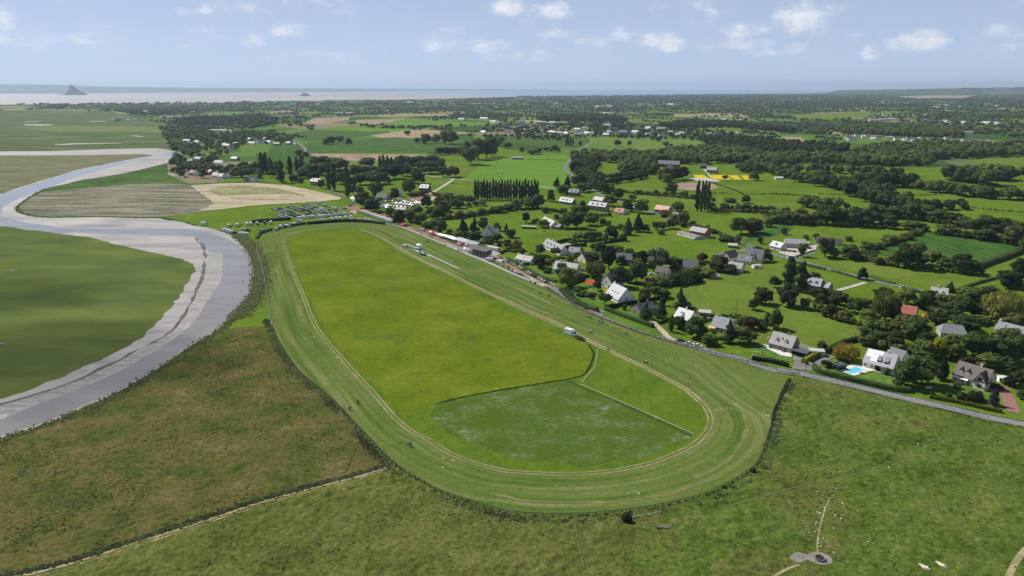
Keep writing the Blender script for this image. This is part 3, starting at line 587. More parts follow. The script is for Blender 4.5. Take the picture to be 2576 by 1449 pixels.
# ------------------------------------------------------------------ buildings
def tiles(name, c, var=.18, row=.35):
    """slate or tile roof: courses as fine relief, weathered patches"""
    m, nt, b = nodes(name); g = nt.nodes.new('ShaderNodeNewGeometry'); P = g.outputs['Position']
    f = mth(nt, 'ADD', mth(nt, 'MULTIPLY', noise_node(nt, P, .45, 5, .65), .6), mth(nt, 'MULTIPLY', noise_node(nt, P, 4., 3, .6), .4))
    nt.links.new(ramp(nt, f, [(.3, tuple(x*(1-var) for x in c)), (.5, c), (.7, tuple(x*(1+var) for x in c))]), b.inputs['Base Color']); b.inputs['Roughness'].default_value = .48; b.inputs['Specular IOR Level'].default_value = .45
    w = nt.nodes.new('ShaderNodeTexWave'); w.bands_direction = 'Z'; w.inputs['Scale'].default_value = 1.6; nt.links.new(P, w.inputs['Vector'])
    bp = nt.nodes.new('ShaderNodeBump'); bp.inputs['Strength'].default_value = .25; bp.inputs['Distance'].default_value = .03; nt.links.new(w.outputs[0], bp.inputs['Height']); nt.links.new(bp.outputs[0], b.inputs['Normal'])
    return m
M.update(slate=tiles('roof_slate', (.22, .225, .245)), dark=tiles('roof_dark_slate', (.088, .09, .1)), pale=tiles('roof_pale_slate', (.36, .37, .395)), grey=tiles('roof_grey', (.29, .275, .265)), brown=tiles('roof_brown', (.095, .07, .06)), red=tiles('roof_red_tile', (.36, .115, .07)),
         rust=tiles('roof_rust', (.25, .095, .06)), tin=tiles('roof_tin', (.46, .45, .43)), whiteroof=tiles('roof_white', (.7, .7, .7), .06), bitumen=tiles('roof_bitumen', (.10, .095, .085)))
M.update(white=flat('render_white', (.80, .78, .73), .8, .06, 1.2), cream=flat('render_cream', (.70, .63, .51), .8, .07, 1.2), stone=flat('stone_wall', (.27, .235, .19), .9, .28, 2.2), dstone=flat('dark_stone_wall', (.17, .155, .135), .9, .25, 2), brick=flat('orange_brick', (.33, .135, .07), .85, .15, 2.5),
         wgrey=flat('render_grey', (.42, .42, .43), .8, .07), wood=flat('weathered_wood', (.20, .165, .125), .85, .25, 3), dwood=flat('dark_wood', (.075, .06, .05), .8, .25, 3), pane=flat('window_glass', (.035, .042, .05), .08, .2, 1, spec=.6), frame=flat('window_frame', (.75, .75, .74), .5, .03), door=flat('painted_door', (.11, .12, .14), .5, .1),
         metal=flat('grey_metal', (.3, .31, .32), .4, .1, 2, .6), wpaint=flat('white_paint', (.80, .80, .78), .5, .04), tent_r=flat('red_canvas', (.55, .03, .05), .7, .08), tent_w=flat('white_canvas', (.82, .82, .80), .7, .04), pink=flat('pink_canvas', (.75, .2, .38), .7, .05), black=flat('black_rubber', (.02, .02, .02), .7, .1))
M['solar'] = flat('solar_panel', (.86, .87, .92), .38, .08, .6, .75)  # near-white metallic base puts the glare into the colour of dark panels
M['pool'] = watermat('pool_water', (.10, .50, .72), (.16, .58, .78), .15, .05, 1.2)
HOUSES = []
def slab(mb, pts, th, m=0):
    a = [Vector(p) for p in pts]; n = (a[1]-a[0]).cross(a[2]-a[0]).normalized(); mb.hull([p for p in a], [p+n*th for p in a], m)
def house(name, label, t, A, B, depth, h, rh, wall, roof, win=0, dorm=0, sky=0, chim=(), gw=0, turn=False, door=True, cat='house', group=None, fr=True, hip=0, ov=.35, plinth=None):
    """A, B: foot of the wall that faces us, left then right; the house reaches back by depth; ridge along the front, or turn = gable to the front"""
    a = G(t, *A); b = G(t, *B); u = (b-a); L = u.length; rz = math.atan2(u.y, u.x); v = Vector((-math.sin(rz), math.cos(rz), 0)); u.normalize()
    c = (a+b)/2 + v*depth/2
    root = empty(name, (c.x, c.y, 0), rz); tag(root, label, cat, group); HOUSES.append((c.x, c.y, max(L, depth)*.62))
    X, Y = L/2, depth/2
    swap = (lambda p: (p[0], p[1], p[2])) if not turn else (lambda p: (-p[1], p[0], p[2]))
    lx, ly = (X, Y) if not turn else (Y, X)           # lx along the ridge
    mb = MB(); w = mb
    prof = [(-ly, -.3), (ly, -.3), (ly, h), (0, h+rh*.985), (-ly, h)]
    hx = hip*lx
    if hip: mb.box(-lx, lx, -ly, ly, -.3, h)
    else: mb.hull([(-lx, y, z) for y, z in prof], [(lx, y, z) for y, z in prof])
    mb.v = [swap(p) for p in mb.v]
    walls = mb.build('wall', M[wall], parent=root)
    rb = MB(); ox = .25; s = rh/ly; e = ov
    z0 = h - s*e
    for sg in (-1, 1):
        q = [(-lx-ox, sg*(ly+e), z0), (lx+ox, sg*(ly+e), z0), (lx+ox-hx, 0, h+rh), (-lx-ox+hx, 0, h+rh)]
        if sg > 0: q = q[::-1]
        slab(rb, q, .2)
    if hip:
        for sg in (-1, 1):
            q = [(sg*(lx+ox), ly+e, z0), (sg*(lx+ox), -ly-e, z0), (sg*(lx+ox-hx), 0, h+rh)]
            slab(rb, q if sg < 0 else q[::-1], .2)
    rb.v = [swap(p) for p in rb.v]
    rf = rb.build('roof', M[roof], parent=root)
    for cx in chim:
        cb = MB(); cb.box(cx*lx-.4, cx*lx+.4, -.3, .3, h+rh-.6, h+rh+1.1, 0, .04, .04); cb.box(cx*lx-.48, cx*lx+.48, -.38, .38, h+rh+1.1, h+rh+1.22); cb.tube((cx*lx, 0, h+rh+1.2), (cx*lx, 0, h+rh+1.5), .13)
        cb.v = [swap(p) for p in cb.v]; cb.build('chimney', M['stone' if wall in ('stone', 'dstone') else wall], parent=rf)
    def window(x, y, z, ww, wh, face):   # face: outward normal axis in house space
        fx = MB(); px_ = MB()
        if face in 'fb':
            s_ = -1 if face == 'f' else 1; y0 = s_*Y
            if fr: fx.box(x-ww/2-.08, x+ww/2+.08, min(y0, y0+s_*.05), max(y0, y0+s_*.05), z-.08, z+wh+.08)
            k = .07 if fr else .03
            for d in ((-ww/4, ww/2-.06),) + (((ww/4), ww/2-.06),): px_.box(x+d[0]-d[1]/2, x+d[0]+d[1]/2, min(y0, y0+s_*k), max(y0, y0+s_*k), z, z+wh)
        else:
            s_ = -1 if face == 'l' else 1; x0 = s_*X
            if fr: fx.box(min(x0, x0+s_*.05), max(x0, x0+s_*.05), y-ww/2-.08, y+ww/2+.08, z-.08, z+wh+.08)
            k = .07 if fr else .03
            for d in ((-ww/4, ww/2-.06), (ww/4, ww/2-.06)): px_.box(min(x0, x0+s_*k), max(x0, x0+s_*k), y+d[0]-d[1]/2, y+d[0]+d[1]/2, z, z+wh)
        if fr:
            f = fx.build('window', M['frame'], parent=root); px_.build('pane', M['pane'], parent=f)
        else: px_.build('window', M['pane'], parent=root)
    for row in range(2 if h > 4.6 else 1):
        for i in range(win):
            x = -X + 2*X*(i+.5)/win + (.15 if i % 2 else -.1)
            if door and row == 0 and i == win//2:
                d = MB(); d.box(x-.5, x+.5, -Y-.06, -Y, 0, 2.1); d.build('door', M['door'], parent=root); continue
            window(x, 0, .95+row*2.75, 1.25 if win < 5 else 1.05, 1.2, 'f')
    gz = h*.3 if h < 4 else 1.0
    for i in range(gw):
        window(0, (i-(gw-1)/2)*1.9, (.95 if i != 1 else h+.1), .9, 1.1, 'r')
        if turn: window((i-(gw-1)/2)*2.0, 0, h-.3 if gw == 1 else .95, 1.0, 1.1, 'f')
    for i in range(dorm):
        x = -lx + 2*lx*(i+.5)/dorm if dorm > 1 else 0
        x *= .8
        yb = -ly*.42; yf = -ly*.80; zb = h + rh*(1-.80); zt = zb+1.35; dw = .75
        d = MB(); d.box(x-dw, x+dw, yf, yb+.6, zb-.3, zt); d.hull([(x-dw, yf, zt), (x+dw, yf, zt), (x, yf, zt+.75)], [(x-dw, 0, zt), (x+dw, 0, zt), (x, .3, zt+.75)], 1)
        d.v = [swap(p) for p in d.v]; dd = d.build('dormer', M[wall if wall not in ('stone', 'dstone') else 'dark'], M[roof], parent=rf)
        w_ = MB(); w_.box(x-.5, x+.5, yf-.05, yf, zb+.1, zt-.05); w_.v = [swap(p) for p in w_.v]; w_.build('dormer_window', M['frame'], parent=rf)
    for i in range(sky):
        x = (-lx + 2*lx*(i+.5)/sky)*.7; t0, t1 = .45, .62
        pt = lambda xx, t_: Vector((xx, -ly*(1-t_), h+rh*t_+.21))
        k = MB(); slab(k, [pt(x-.4, t0), pt(x+.4, t0), pt(x+.4, t1), pt(x-.4, t1)], .08); k.v = [swap(p) for p in k.v]; k.build('skylight', M['frame' if i % 2 else 'pane'], parent=rf)
    root['L'] = L; return root
def part(root, name, mat, *boxes):
    m = MB()
    for b in boxes: m.box(*b)
    return m.build(name, M[mat], parent=root)
# --- the houses on the near road
h1 = house('stone_house', 'stone-fronted house with grey roof, two dormers and carport', 'l', (5, 482), (232, 540), 9.0, 3.0, 4.6, 'stone', 'grey', 5, 2, 1, (.3,), 1)
cp = empty('carport', G('v', 1040, 640), h1.rotation_euler.z); tag(cp, 'open carport with flat dark blue roof beside the stone house', 'carport')
part(cp, 'roof', 'dark', (-4.2, 3.6, -2.4, 3.4, 2.5, 2.75)); part(cp, 'back_wall', 'dwood', (-4.2, 3.6, 3.2, 3.35, -.1, 2.5))
for x in (-4, 3.4): part(cp, 'post', 'metal', (x-.1, x+.1, -2.3, -2.1, -.1, 2.5))
gg = house('garage_annex', 'white flat annex with pale roof behind the yellow hedge', 'v', (1235, 640), (1530, 660), 4.2, 2.5, .35, 'wgrey', 'tin', 0, door=True, cat='annex', ov=.1)
h2 = house('villa', 'white villa with glaring solar panels by the pool', 'l', (948, 675), (1248, 750), 10.0, 2.9, 5.0, 'white', 'pale', 5, 0, 0, (.35,), 2)
wing = house('villa_wing', 'dark slate wing behind the pool villa', 'l', (1330, 662), (1420, 625), 7.0, 2.7, 3.6, 'white', 'dark', 0, turn=True, cat='house wing')
X = h2['L']/2; pan = MB()
for i in range(6):
    for j in range(3):
        x = -X*.93+i*1.12; t0 = .14+j*.28; y = lambda t: -5.0*(1-t); z = lambda t: 2.9+5.0*t+.25
        if (i, j) in ((0, 0), (1, 0)): continue
        k = MB(); slab(k, [(x, y(t0), z(t0)), (x+1.06, y(t0), z(t0)), (x+1.06, y(t0+.26), z(t0+.26)), (x, y(t0+.26), z(t0+.26))], .06); k.build('solar_panel', M['solar'], parent=h2)
for x in (.0, .48):
    d = MB(); d.hull([(x*X-.9, -4.2, 3.7), (x*X+.9, -4.2, 3.7), (x*X+.9, -4.2, 4.9), (x*X-.9, -4.2, 4.9)], [(x*X-.9, -1.4, 6.3), (x*X+.9, -1.4, 6.3), (x*X+.9, -1.4, 6.7), (x*X-.9, -1.4, 6.7)]); dd = d.build('dormer', M['slate'], parent=h2)
    w = MB(); w.box(x*X-.6, x*X+.6, -4.25, -4.2, 3.85, 4.65); w.build('dormer_window', M['pane'], parent=dd)
h3 = house('brown_roofed_house', 'cream house with dark brown roof, awnings and balcony gable', 'l', (1850, 812), (2185, 915), 9.0, 3.4, 5.0, 'cream', 'brown', 5, 0, 0, (.3,), 3)
X = h3['L']/2
for x in (-.62, -.2):
    d = MB(); d.box(x*X-.8, x*X+.8, -3.4, -1.0, 4.2, 5.7); d.hull([(x*X-1, -3.6, 5.7), (x*X+1, -3.6, 5.7), (x*X, -3.5, 6.9)], [(x*X-1, -.6, 5.7), (x*X+1, -.6, 5.7), (x*X, -.2, 7.2)], 1); dd = d.build('dormer', M['cream'], M['brown'], parent=h3)
    w = MB(); w.box(x*X-.55, x*X+.55, -3.46, -3.4, 4.5, 5.6); w.build('dormer_window', M['frame'], parent=dd)
d = MB(); d.hull([(.3*X, -5.2, -.2), (.98*X, -5.2, -.2), (.98*X, -5.2, 3.4), (.64*X, -5.2, 7.7), (.3*X, -5.2, 3.4)], [(.3*X, 0, -.2), (.98*X, 0, -.2), (.98*X, 0, 3.4), (.64*X, 0, 7.7), (.3*X, 0, 3.4)]); d.build('front_gable', M['cream'], parent=h3)
d = MB(); slab(d, [(.22*X, -5.7, 2.9), (.64*X, -5.7, 8.0), (.64*X, .2, 8.0), (.22*X, .2, 2.9)][::-1], .2); slab(d, [(1.06*X, -5.7, 2.9), (.64*X, -5.7, 8.0), (.64*X, .2, 8.0), (1.06*X, .2, 2.9)], .2); d.build('gable_roof', M['brown'], parent=h3)
for z in (.9, 3.7): part(h3, 'gable_window', 'pane', (.52*X, .76*X, -5.28, -5.21, z, z+1.6))
part(h3, 'balcony_rail', 'dwood', (.36*X, .92*X, -6.0, -5.92, 3.5, 4.3))
for x in (-.75, -.25):
    d = MB(); slab(d, [(x*X-1.5, -6.0, 2.5), (x*X+1.5, -6.0, 2.5), (x*X+1.5, -4.5, 3.1), (x*X-1.5, -4.5, 3.1)], .06); d.build('awning', M['tent_w'], parent=h3)
conv = house('conservatory', 'small white glazed garden room right of brown-roofed house', 'l', (2325, 830), (2390, 835), 3.0, 2.2, .5, 'white', 'whiteroof', 2, door=False, cat='garden room')
h4 = house('red_barn', 'long stone barn with bright red tiled roof', 'h', (1240, 1172), (1475, 1212), 8.5, 3.2, 3.6, 'stone', 'red', 4, 0, 0, (), 0, cat='barn')
house('grey_hipped_house', 'grey hipped slate roof sunk among the trees', 'l', (1735, 375), (2000, 400), 10, 2.6, 3.4, 'wgrey', 'slate', 3, hip=.35)
h6 = house('long_white_house', 'long white house with slate roof at the right edge', 'l', (2262, 375), (2640, 470), 8.5, 5.0, 3.0, 'white', 'slate', 5, 0, 4, (-.95,), 0)
house('garden_shed', 'tiny brown-roofed shed among the orchard trees', 'l', (1110, 280), (1192, 285), 3.5, 2.0, 1.4, 'wood', 'brown', cat='shed', door=False)
house('slate_cottage', 'white cottage with pale slate roof, porch and skylights', 'g', (1628, 1215), (1775, 1262), 8.0, 2.9, 4.2, 'white', 'pale', 3, 1, 2, (.0,), 2)
h8 = house('awning_house', 'cream house with wide slate roof and orange awning', 'g', (1998, 1312), (2180, 1352), 9.5, 2.8, 4.4, 'cream', 'slate', 4, 0, 0, (-.75,), 1)
d = MB(); slab(d, [(-6, -6.4, 2.0), (-2.2, -6.4, 2.0), (-2.2, -4.8, 2.7), (-6, -4.8, 2.7)], .06); d.build('awning', flat('orange_canvas', (.75, .48, .2), .7), parent=h8)
house('low_stone_house', 'low stone house with dark slate roof behind a long hedge', 'g', (1185, 1115), (1290, 1158), 12.0, 2.4, 2.8, 'stone', 'dark', 1, 0, 0, (-.6, .5), 0, turn=True)
h10 = house('blue_roofed_house', 'tall white house with broad pale blue slate roof', 'g', (1068, 1050), (1230, 1028), 15.0, 2.8, 6.2, 'white', 'pale', 1, 0, 0, (.8,), 1, turn=True)
for x in (-3, 0, 3.2): part(h10, 'skylight', 'frame', (-3.9, -3.1, x-.3, x+.3, 5.3, 6.1))
house('awning_white_house', 'white gabled house with red awnings on its terrace', 'g', (885, 865), (1003, 897), 12, 3.6, 5.4, 'white', 'slate', 2, 0, 0, (.6,), 1, turn=True)
aw = empty('red_awning', G('g', 800, 870), .25); tag(aw, 'red awning over the terrace beside the white house', 'awning')
d = MB(); slab(d, [(-4, -2, 2.3), (4, -2, 2.3), (4, 2.5, 3.1), (-4, 2.5, 3.1)], .06); d.build('canopy', M['tent_r'], parent=aw)
for x in (-3.9, 3.9): part(aw, 'post', 'wpaint', (x-.06, x+.06, -1.95, -1.83, -.1, 2.35))
house('pale_roofed_house', 'L-shaped house with pale slate roof in a wide garden', 'g', (412, 728), (640, 762), 8.5, 2.9, 4.6, 'white', 'pale', 4, 1, 2, (-.6,), 2)
house('long_slate_house', 'long slate-roofed house with dormers beside tennis court', 'g', (308, 480), (478, 560), 8.0, 3.0, 4.2, 'white', 'slate', 5, 4, 0, (-.3,), 1)
house('brown_bungalow', 'white bungalow with brown tiled roof behind the red path', 'g', (30, 622), (182, 655), 8.0, 2.7, 2.6, 'white', 'brown', 4, 0, 1, (-.1, .15), 0)
house('skylight_cottage', 'small white cottage with slate roof and skylights', 'g', (562, 555), (668, 565), 8, 2.6, 3.4, 'white', 'slate', 2, 0, 2, (), 1)
house('dark_gabled_house', 'white gable house with dark slate roof facing the lane', 'g', (658, 610), (740, 640), 13, 2.8, 4.2, 'cream', 'dark', 1, 0, 0, (), 0, turn=True)
house('hidden_slate_house', 'dark slate roof half hidden by garden trees', 'g', (1040, 625), (1205, 640), 9, 2.7, 3.6, 'wgrey', 'dark', 3, 0, 1, (), 0)
house('little_white_house', 'little white house with brown roof below the big grey tree', 'g', (1436, 755), (1560, 772), 8, 2.8, 2.6, 'white', 'brown', 2, 0, 0, (.7,), 1)
house('rusty_shed', 'long low shed with rusty red roof in the bushes', 'g', (1365, 838), (1580, 828), 6, 1.6, 1.3, 'wood', 'rust', 0, cat='shed', door=False)
house('dark_slate_house', 'cream house with dark slate roof between gardens', 'g', (1705, 705), (1850, 722), 9, 2.9, 4.4, 'cream', 'dark', 3, 0, 0, (-.9,), 1)
house('cream_gable_house', 'cream gabled house with dark slate roof by the lane end', 'g', (2095, 605), (2190, 625), 12, 2.8, 4.4, 'cream', 'dark', 1, 0, 1, (), 1, turn=True)
h22 = house('chevron_house', 'big dark-roofed house with white chevron gable window', 'g', (2320, 612), (2500, 640), 10, 3.2, 6.2, 'cream', 'dark', 3, 0, 0, (), 1)
d = MB(); d.hull([(-1.8, -5.4, 3.2), (1.8, -5.4, 3.2), (1.8, -5.4, 5.4), (0, -5.4, 8.0), (-1.8, -5.4, 5.4)], [(-1.8, -1, 3.2), (1.8, -1, 3.2), (1.8, -1, 5.4), (0, -1, 8.0), (-1.8, -1, 5.4)]); d.build('front_gable', M['frame'], parent=h22); part(h22, 'gable_window', 'pane', (-1.1, 1.1, -5.47, -5.41, 3.6, 6.2))
house('grey_annex', 'grey-roofed annex in front of the chevron house', 'g', (2262, 640), (2400, 655), 7, 2.6, 3.4, 'cream', 'slate', 3, 0, 2, (), 0)
house('grey_barn', 'grey-roofed barn with cream gable on the meadow edge', 'g', (2160, 712), (2300, 735), 8, 3.0, 3.2, 'cream', 'grey', 0, 0, 0, (), 0, cat='barn', door=False)
house('flat_cabin', 'small pale cabin with flat roof by the meadow hedge', 'g', (2430, 692), (2505, 690), 3.5, 2.3, .3, 'white', 'tin', 1, cat='cabin', ov=.2)
house('field_shed', 'small open shed with tin roof in the meadow', 'g', (2170, 480), (2262, 488), 5, 2.2, 1.2, 'wood', 'tin', 0, cat='shed')
house('garden_hut', 'grey wooden hut with pale tin roof behind a cottage', 'g', (1880, 1165), (1995, 1175), 5, 2.2, .9, 'wood', 'tin', 0, cat='shed')
house('stone_outhouse', 'low stone outhouse at the meadow corner', 'g', (2000, 795), (2085, 798), 5, 2.0, 1.2, 'stone', 'grey', 0, cat='shed', door=False)
hb = house('brick_house', 'orange brick house with slate roof in a walled plot', 'g', (1780, 358), (1935, 388), 8.5, 4.8, 3.0, 'brick', 'slate', 4, 0, 0, (-.8, .9), 2)
house('garage_block', 'long pale flat garage joined to the brick house', 'g', (1660, 350), (1850, 400), 6, 2.5, .3, 'cream', 'grey', 2, cat='garage', ov=.15)
house('white_longhouse', 'white longhouse with sunlit grey roof in the upper meadow', 'g', (288, 240), (390, 290), 8, 2.8, 3.8, 'white', 'tin', 3, 4, 0, (-.8, .3), 0)
house('longhouse_shed', 'dark-roofed shed joined to the white longhouse', 'g', (385, 285), (470, 300), 8, 2.4, 1.6, 'wood', 'slate', 0, cat='shed')
house('caravan_shed', 'pair of low grey sheds beside the meadow track', 'g', (98, 290), (235, 296), 4, 2.2, .4, 'wood', 'tin', 0, cat='shed', ov=.1)
hw = house('white_gabled_house', 'white steep-gabled house with slate roof behind grandstand', 'f', (2262, 392), (2385, 395), 11, 4.5, 5.5, 'white', 'dark', 2, 0, 0, (.9,), 1, turn=True)
house('white_gabled_wing', 'slate wing right of the steep-gabled white house', 'f', (2385, 385), (2452, 380), 9, 4.2, 3.8, 'white', 'slate', 1, 0, 0, (), 0)
# --- further houses
for a in [('c', (565, 1215), (665, 1222), 8, 4.6, 3.4, 'dstone', 'slate', 4, 2, (-.9, .9), 'grey stone farmhouse with two chimneys, rearmost by the bend'),
          ('c', (470, 1290), (600, 1310), 8, 3.0, 3.6, 'stone', 'slate', 5, 4, (), 'long stone barn-house with slate roof and dormers'),
          ('c', (762, 1355), (935, 1378), 8.5, 5.2, 3.6, 'stone', 'slate', 6, 3, (-.95, .6), 'long stone farmhouse with blue-grey roof and white windows'),
          ('c', (812, 1272), (905, 1290), 7, 2.6, 3.2, 'dwood', 'dark', 0, 0, (), 'dark timber barn behind the long farmhouse'),
          ('c', (1028, 1398), (1115, 1408), 7, 2.6, 3.4, 'white', 'red', 2, 1, (), 'white cottage with orange-red tiled roof'),
          ('c', (1115, 1400), (1165, 1398), 6, 2.2, 1.6, 'wgrey', 'slate', 0, 0, (), 'grey lean-to beside the red-roofed cottage'),
          ('c', (1430, 1375), (1565, 1395), 9, 3.0, 3.8, 'stone', 'red', 3, 0, (-.1, .9), 'stone house with red roof on the roadside'),
          ('c', (1560, 1418), (1665, 1428), 6, 2.3, 1.8, 'wgrey', 'slate', 0, 0, (), 'low slate shed below the red-roofed roadside house'),
          ('c', (1205, 1360), (1252, 1365), 6, 3, 3, 'white', 'slate', 1, 0, (.5,), 'small white house squeezed between hedges'),
          ('c', (652, 1130), (735, 1132), 7, 2.4, 3.0, 'white', 'pale', 2, 0, (), 'pale roofed house deep in the trees'),
          ('c', (0, 848), (112, 850), 8, 2.6, 1.8, 'dwood', 'grey', 0, 0, (), 'open cattle barn alone in the bright meadow'),
          ('c', (1462, 925), (1680, 935), 9, 5.5, 5, 'dstone', 'slate', 9, 4, (-.95, -.2, .5, .95), 'old stone manor with long slate roof'),
          ('c', (1560, 965), (1615, 965), 7, 4, 4.5, 'dstone', 'slate', 1, 0, (), 'stone gatehouse in front of the manor'),
          ('c', (1740, 990), (1795, 990), 5, 2.4, 1.6, 'wood', 'dark', 0, 0, (), 'dark hut near the flower crop'),
          ('c', (1892, 940), (1950, 942), 10, 4, 4.5, 'dwood', 'dark', 0, 0, (), 'tall dark timber barn above the flower crop'),
          ('c', (1955, 985), (2055, 992), 8, 5, 4, 'stone', 'grey', 3, 0, (-.6,), 'stone farm with grey roof beside dark barn'),
          ('b', (550, 1108), (640, 1115), 8, 5.6, 3, 'stone', 'slate', 5, 3, (-.9, .9), 'tall stone house with dormers at the wood edge'),
          ('b', (1645, 1175), (1728, 1182), 8, 5.4, 3.6, 'dstone', 'pale', 4, 2, (-.9, .9), 'square stone house with bright slate roof by the lane'),
          ('b', (1208, 1255), (1315, 1258), 9, 2.8, 4.2, 'cream', 'dark', 4, 0, (.9,), 'cream house with big dark roof by the car park'),
          ('b', (950, 1268), (1035, 1278), 6, 2.6, 2.2, 'wood', 'slate', 0, 0, (), 'slate-roofed shed under the trees by the lane'),
          ('b', (1430, 1232), (1466, 1232), 7, 5, 3.6, 'white', 'slate', 2, 0, (), 'narrow white house among trees by the car park'),
          ('b', (1400, 1372), (1500, 1378), 6, 2.4, 1.8, 'stone', 'slate', 1, 0, (-.6,), 'small stone cottage in front of parked cars'),
          ('b', (1535, 1380), (1590, 1380), 7, 2.4, 2.4, 'white', 'dark', 1, 0, (), 'dark-roofed cottage with white gable below car park'),
          ('h', (365, 890), (520, 915), 8, 3.0, 4.0, 'stone', 'pale', 3, 2, (.95,), 'stone cottage with pale slate roof in the meadow'),
          ('h', (520, 908), (600, 925), 7, 2.6, 2.6, 'stone', 'grey', 1, 0, (), 'lower stone end of the meadow cottage'),
          ('h', (12, 490), (120, 515), 8, 2.8, 3.4, 'cream', 'pale', 3, 1, (), 'pale farmhouse at the left of the roadside yard'),
          ('h', (168, 480), (380, 492), 12, 3.8, 2.6, 'wgrey', 'grey', 0, 0, (), 'grey steel barn in the roadside farm yard'),
          ('h', (478, 440), (640, 455), 9, 2.8, 2.6, 'white', 'brown', 4, 0, (), 'white house with long brown roof beyond the farm'),
          ('h', (640, 455), (748, 460), 8, 2.6, 2.2, 'white', 'brown', 2, 0, (), 'brown-roofed white garage beyond the farm'),
          ('h', (1630, 990), (1800, 1010), 8, 2.6, 4.0, 'white', 'tin', 3, 2, (-.2,), 'pale roofed cottage with dark dormers beside the road'),
          ('u', (1975, 275), (2095, 268), 4, 2.2, .5, 'wood', 'grey', 0, 0, (), 'little wooden hut at the course hedge')]:
    t, A, B, dp, h, rh, wl_, rf_, wn_, dm, ch, lab = a
    nm = 'barn' if 'barn' in lab and 'house' not in lab else ('shed' if ('shed' in lab or 'hut' in lab or 'lean-to' in lab) else ('manor' if 'manor' in lab else 'house'))
    house(nm, lab, t, A, B, dp, h, rh, wl_, rf_, wn_, dm, 0, ch, 0, cat=nm, fr=False, door=wn_ > 0)
# --- villages
def village(zone, tile, data, cats='house'):
    L = sorted([tuple(q.split(',')) for q in data.split()], key=lambda q: float(q[0]))
    cnt = {}
    for q in L: cnt[q[3]+q[4]] = cnt.get(q[3]+q[4], 0)+1
    seen = {}
    W = {'w': ('white', 'white'), 's': ('stone', 'stone'), 'c': ('cream', 'cream'), 'd': ('dstone', 'dark stone')}; Rf = {'s': ('slate', 'slate'), 'd': ('dark', 'dark slate'), 'p': ('pale', 'pale slate'), 'r': ('red', 'red tiled'), 'b': ('brown', 'brown'), 't': ('tin', 'white metal')}
    for q in L:
        x, y, w = float(q[0]), float(q[1]), float(q[2]); k = q[3]+q[4]; i = seen.get(k, 0); seen[k] = i+1
        lab = f"{W[q[3]][1]} house, {Rf[q[4]][1]} roof, {zone}" + (f", {ordn(i)} from the left" if cnt[k] > 1 else '')
        m = ppm(px(tile, x, y)); wd = w*TL[tile][2]/m; big = len(q) > 5
        sk = (rng.random()-.5)*w*.10
        house('village_house', lab, tile, (x-w/2, y-sk), (x+w/2, y+sk), 8 if not big else 14, (3.2 if wd < 14 else 4.6)*rng.uniform(.9, 1.2), 3.6 if not big else 2.2, W[q[3]][0], Rf[q[4]][0], 3, 0, 0, (.8,) if not big else (), 0, turn=(rng.random() < .3 and wd < 12), cat='house', group=f'houses {zone}', fr=False, door=False)
village('in the main village', 'c', '280,612,45,w,s 395,590,65,s,d 470,598,70,w,s 530,600,45,w,p 445,612,55,s,b 600,590,50,d,s 650,560,60,w,s 690,590,80,w,p 730,548,60,w,b 745,595,50,w,s 705,608,40,c,s 803,600,35,w,p 955,515,65,w,s 970,585,45,w,p 1040,555,55,s,s 940,620,60,s,d 1110,580,70,s,s 1160,590,55,w,s 1000,600,40,w,d 1230,585,60,w,s 1290,560,60,s,d 1360,545,50,w,s 1430,555,45,w,b 1505,550,95,w,t,1 1450,585,40,c,r 1380,605,45,w,p 1510,620,50,w,s 1590,590,60,s,s 1660,610,45,w,p 1700,605,55,s,d 1730,590,60,w,b 1980,600,50,w,s 2000,625,45,w,p 2045,640,45,w,s 2080,600,55,s,s 2170,605,55,w,p 2235,640,45,w,s 2275,600,40,w,p 2240,615,40,w,d 85,500,50,s,s 115,480,50,w,t 290,485,90,w,t,1 400,490,60,w,p 520,490,70,w,s,1 100,525,50,w,p 250,540,50,s,d 390,520,45,w,s 330,540,40,s,s 210,520,40,w,d')
village('in the riverside hamlet', 'a', '1945,645,45,w,p 1870,680,70,d,s 1970,690,45,w,s 2205,680,45,w,p 2250,720,35,w,s 2280,725,40,w,s 2330,775,80,w,s 2360,710,35,w,p 2510,660,40,w,p 2525,700,60,w,s 2010,810,50,s,s 1910,880,50,s,d 1980,865,60,d,s 2190,905,80,w,s 2230,935,70,w,p 2290,950,60,c,p 1930,1010,60,d,b 1975,1020,60,w,s 2060,1005,70,s,r 2140,1000,80,s,d 2160,1035,55,w,s 2215,1045,40,w,s 2275,1040,55,w,p 2350,860,60,d,s 2490,1070,60,s,s 2190,570,140,w,t,1 2290,580,120,c,b,1 1770,600,50,d,s 2540,1075,50,w,s 1880,700,50,d,d')
village('in the hamlet left of the bend', 'b', '60,690,90,w,s 110,690,50,w,p 205,710,60,d,d 385,710,32,w,s 100,655,40,w,s 320,700,40,s,d')
village('below the dark wood', 'd', '815,640,45,w,s 850,660,75,w,s 905,620,60,w,b 1005,625,55,w,d 1050,655,55,w,p 1110,650,60,w,b 1220,650,80,c,s 1290,660,25,w,d 1355,665,45,w,s 1425,655,55,w,d 1490,670,60,w,s 1535,655,45,w,p 1585,675,55,w,s 1640,660,50,w,s 1700,665,50,w,d 1820,655,65,w,r 1880,695,70,w,s 2000,670,80,w,s 2090,685,60,w,d 2180,685,50,w,s 2220,685,40,w,p 960,635,30,w,p 1075,735,75,w,p 2110,690,40,c,s')
village('on the salt marsh edge', 'a', '1135,458,20,w,d 1195,462,40,s,b 1272,460,28,w,p 1363,460,35,w,p 1435,462,40,w,p 1525,472,35,w,b 1590,385,60,d,b 1465,375,40,d,s 1720,430,45,s,b')
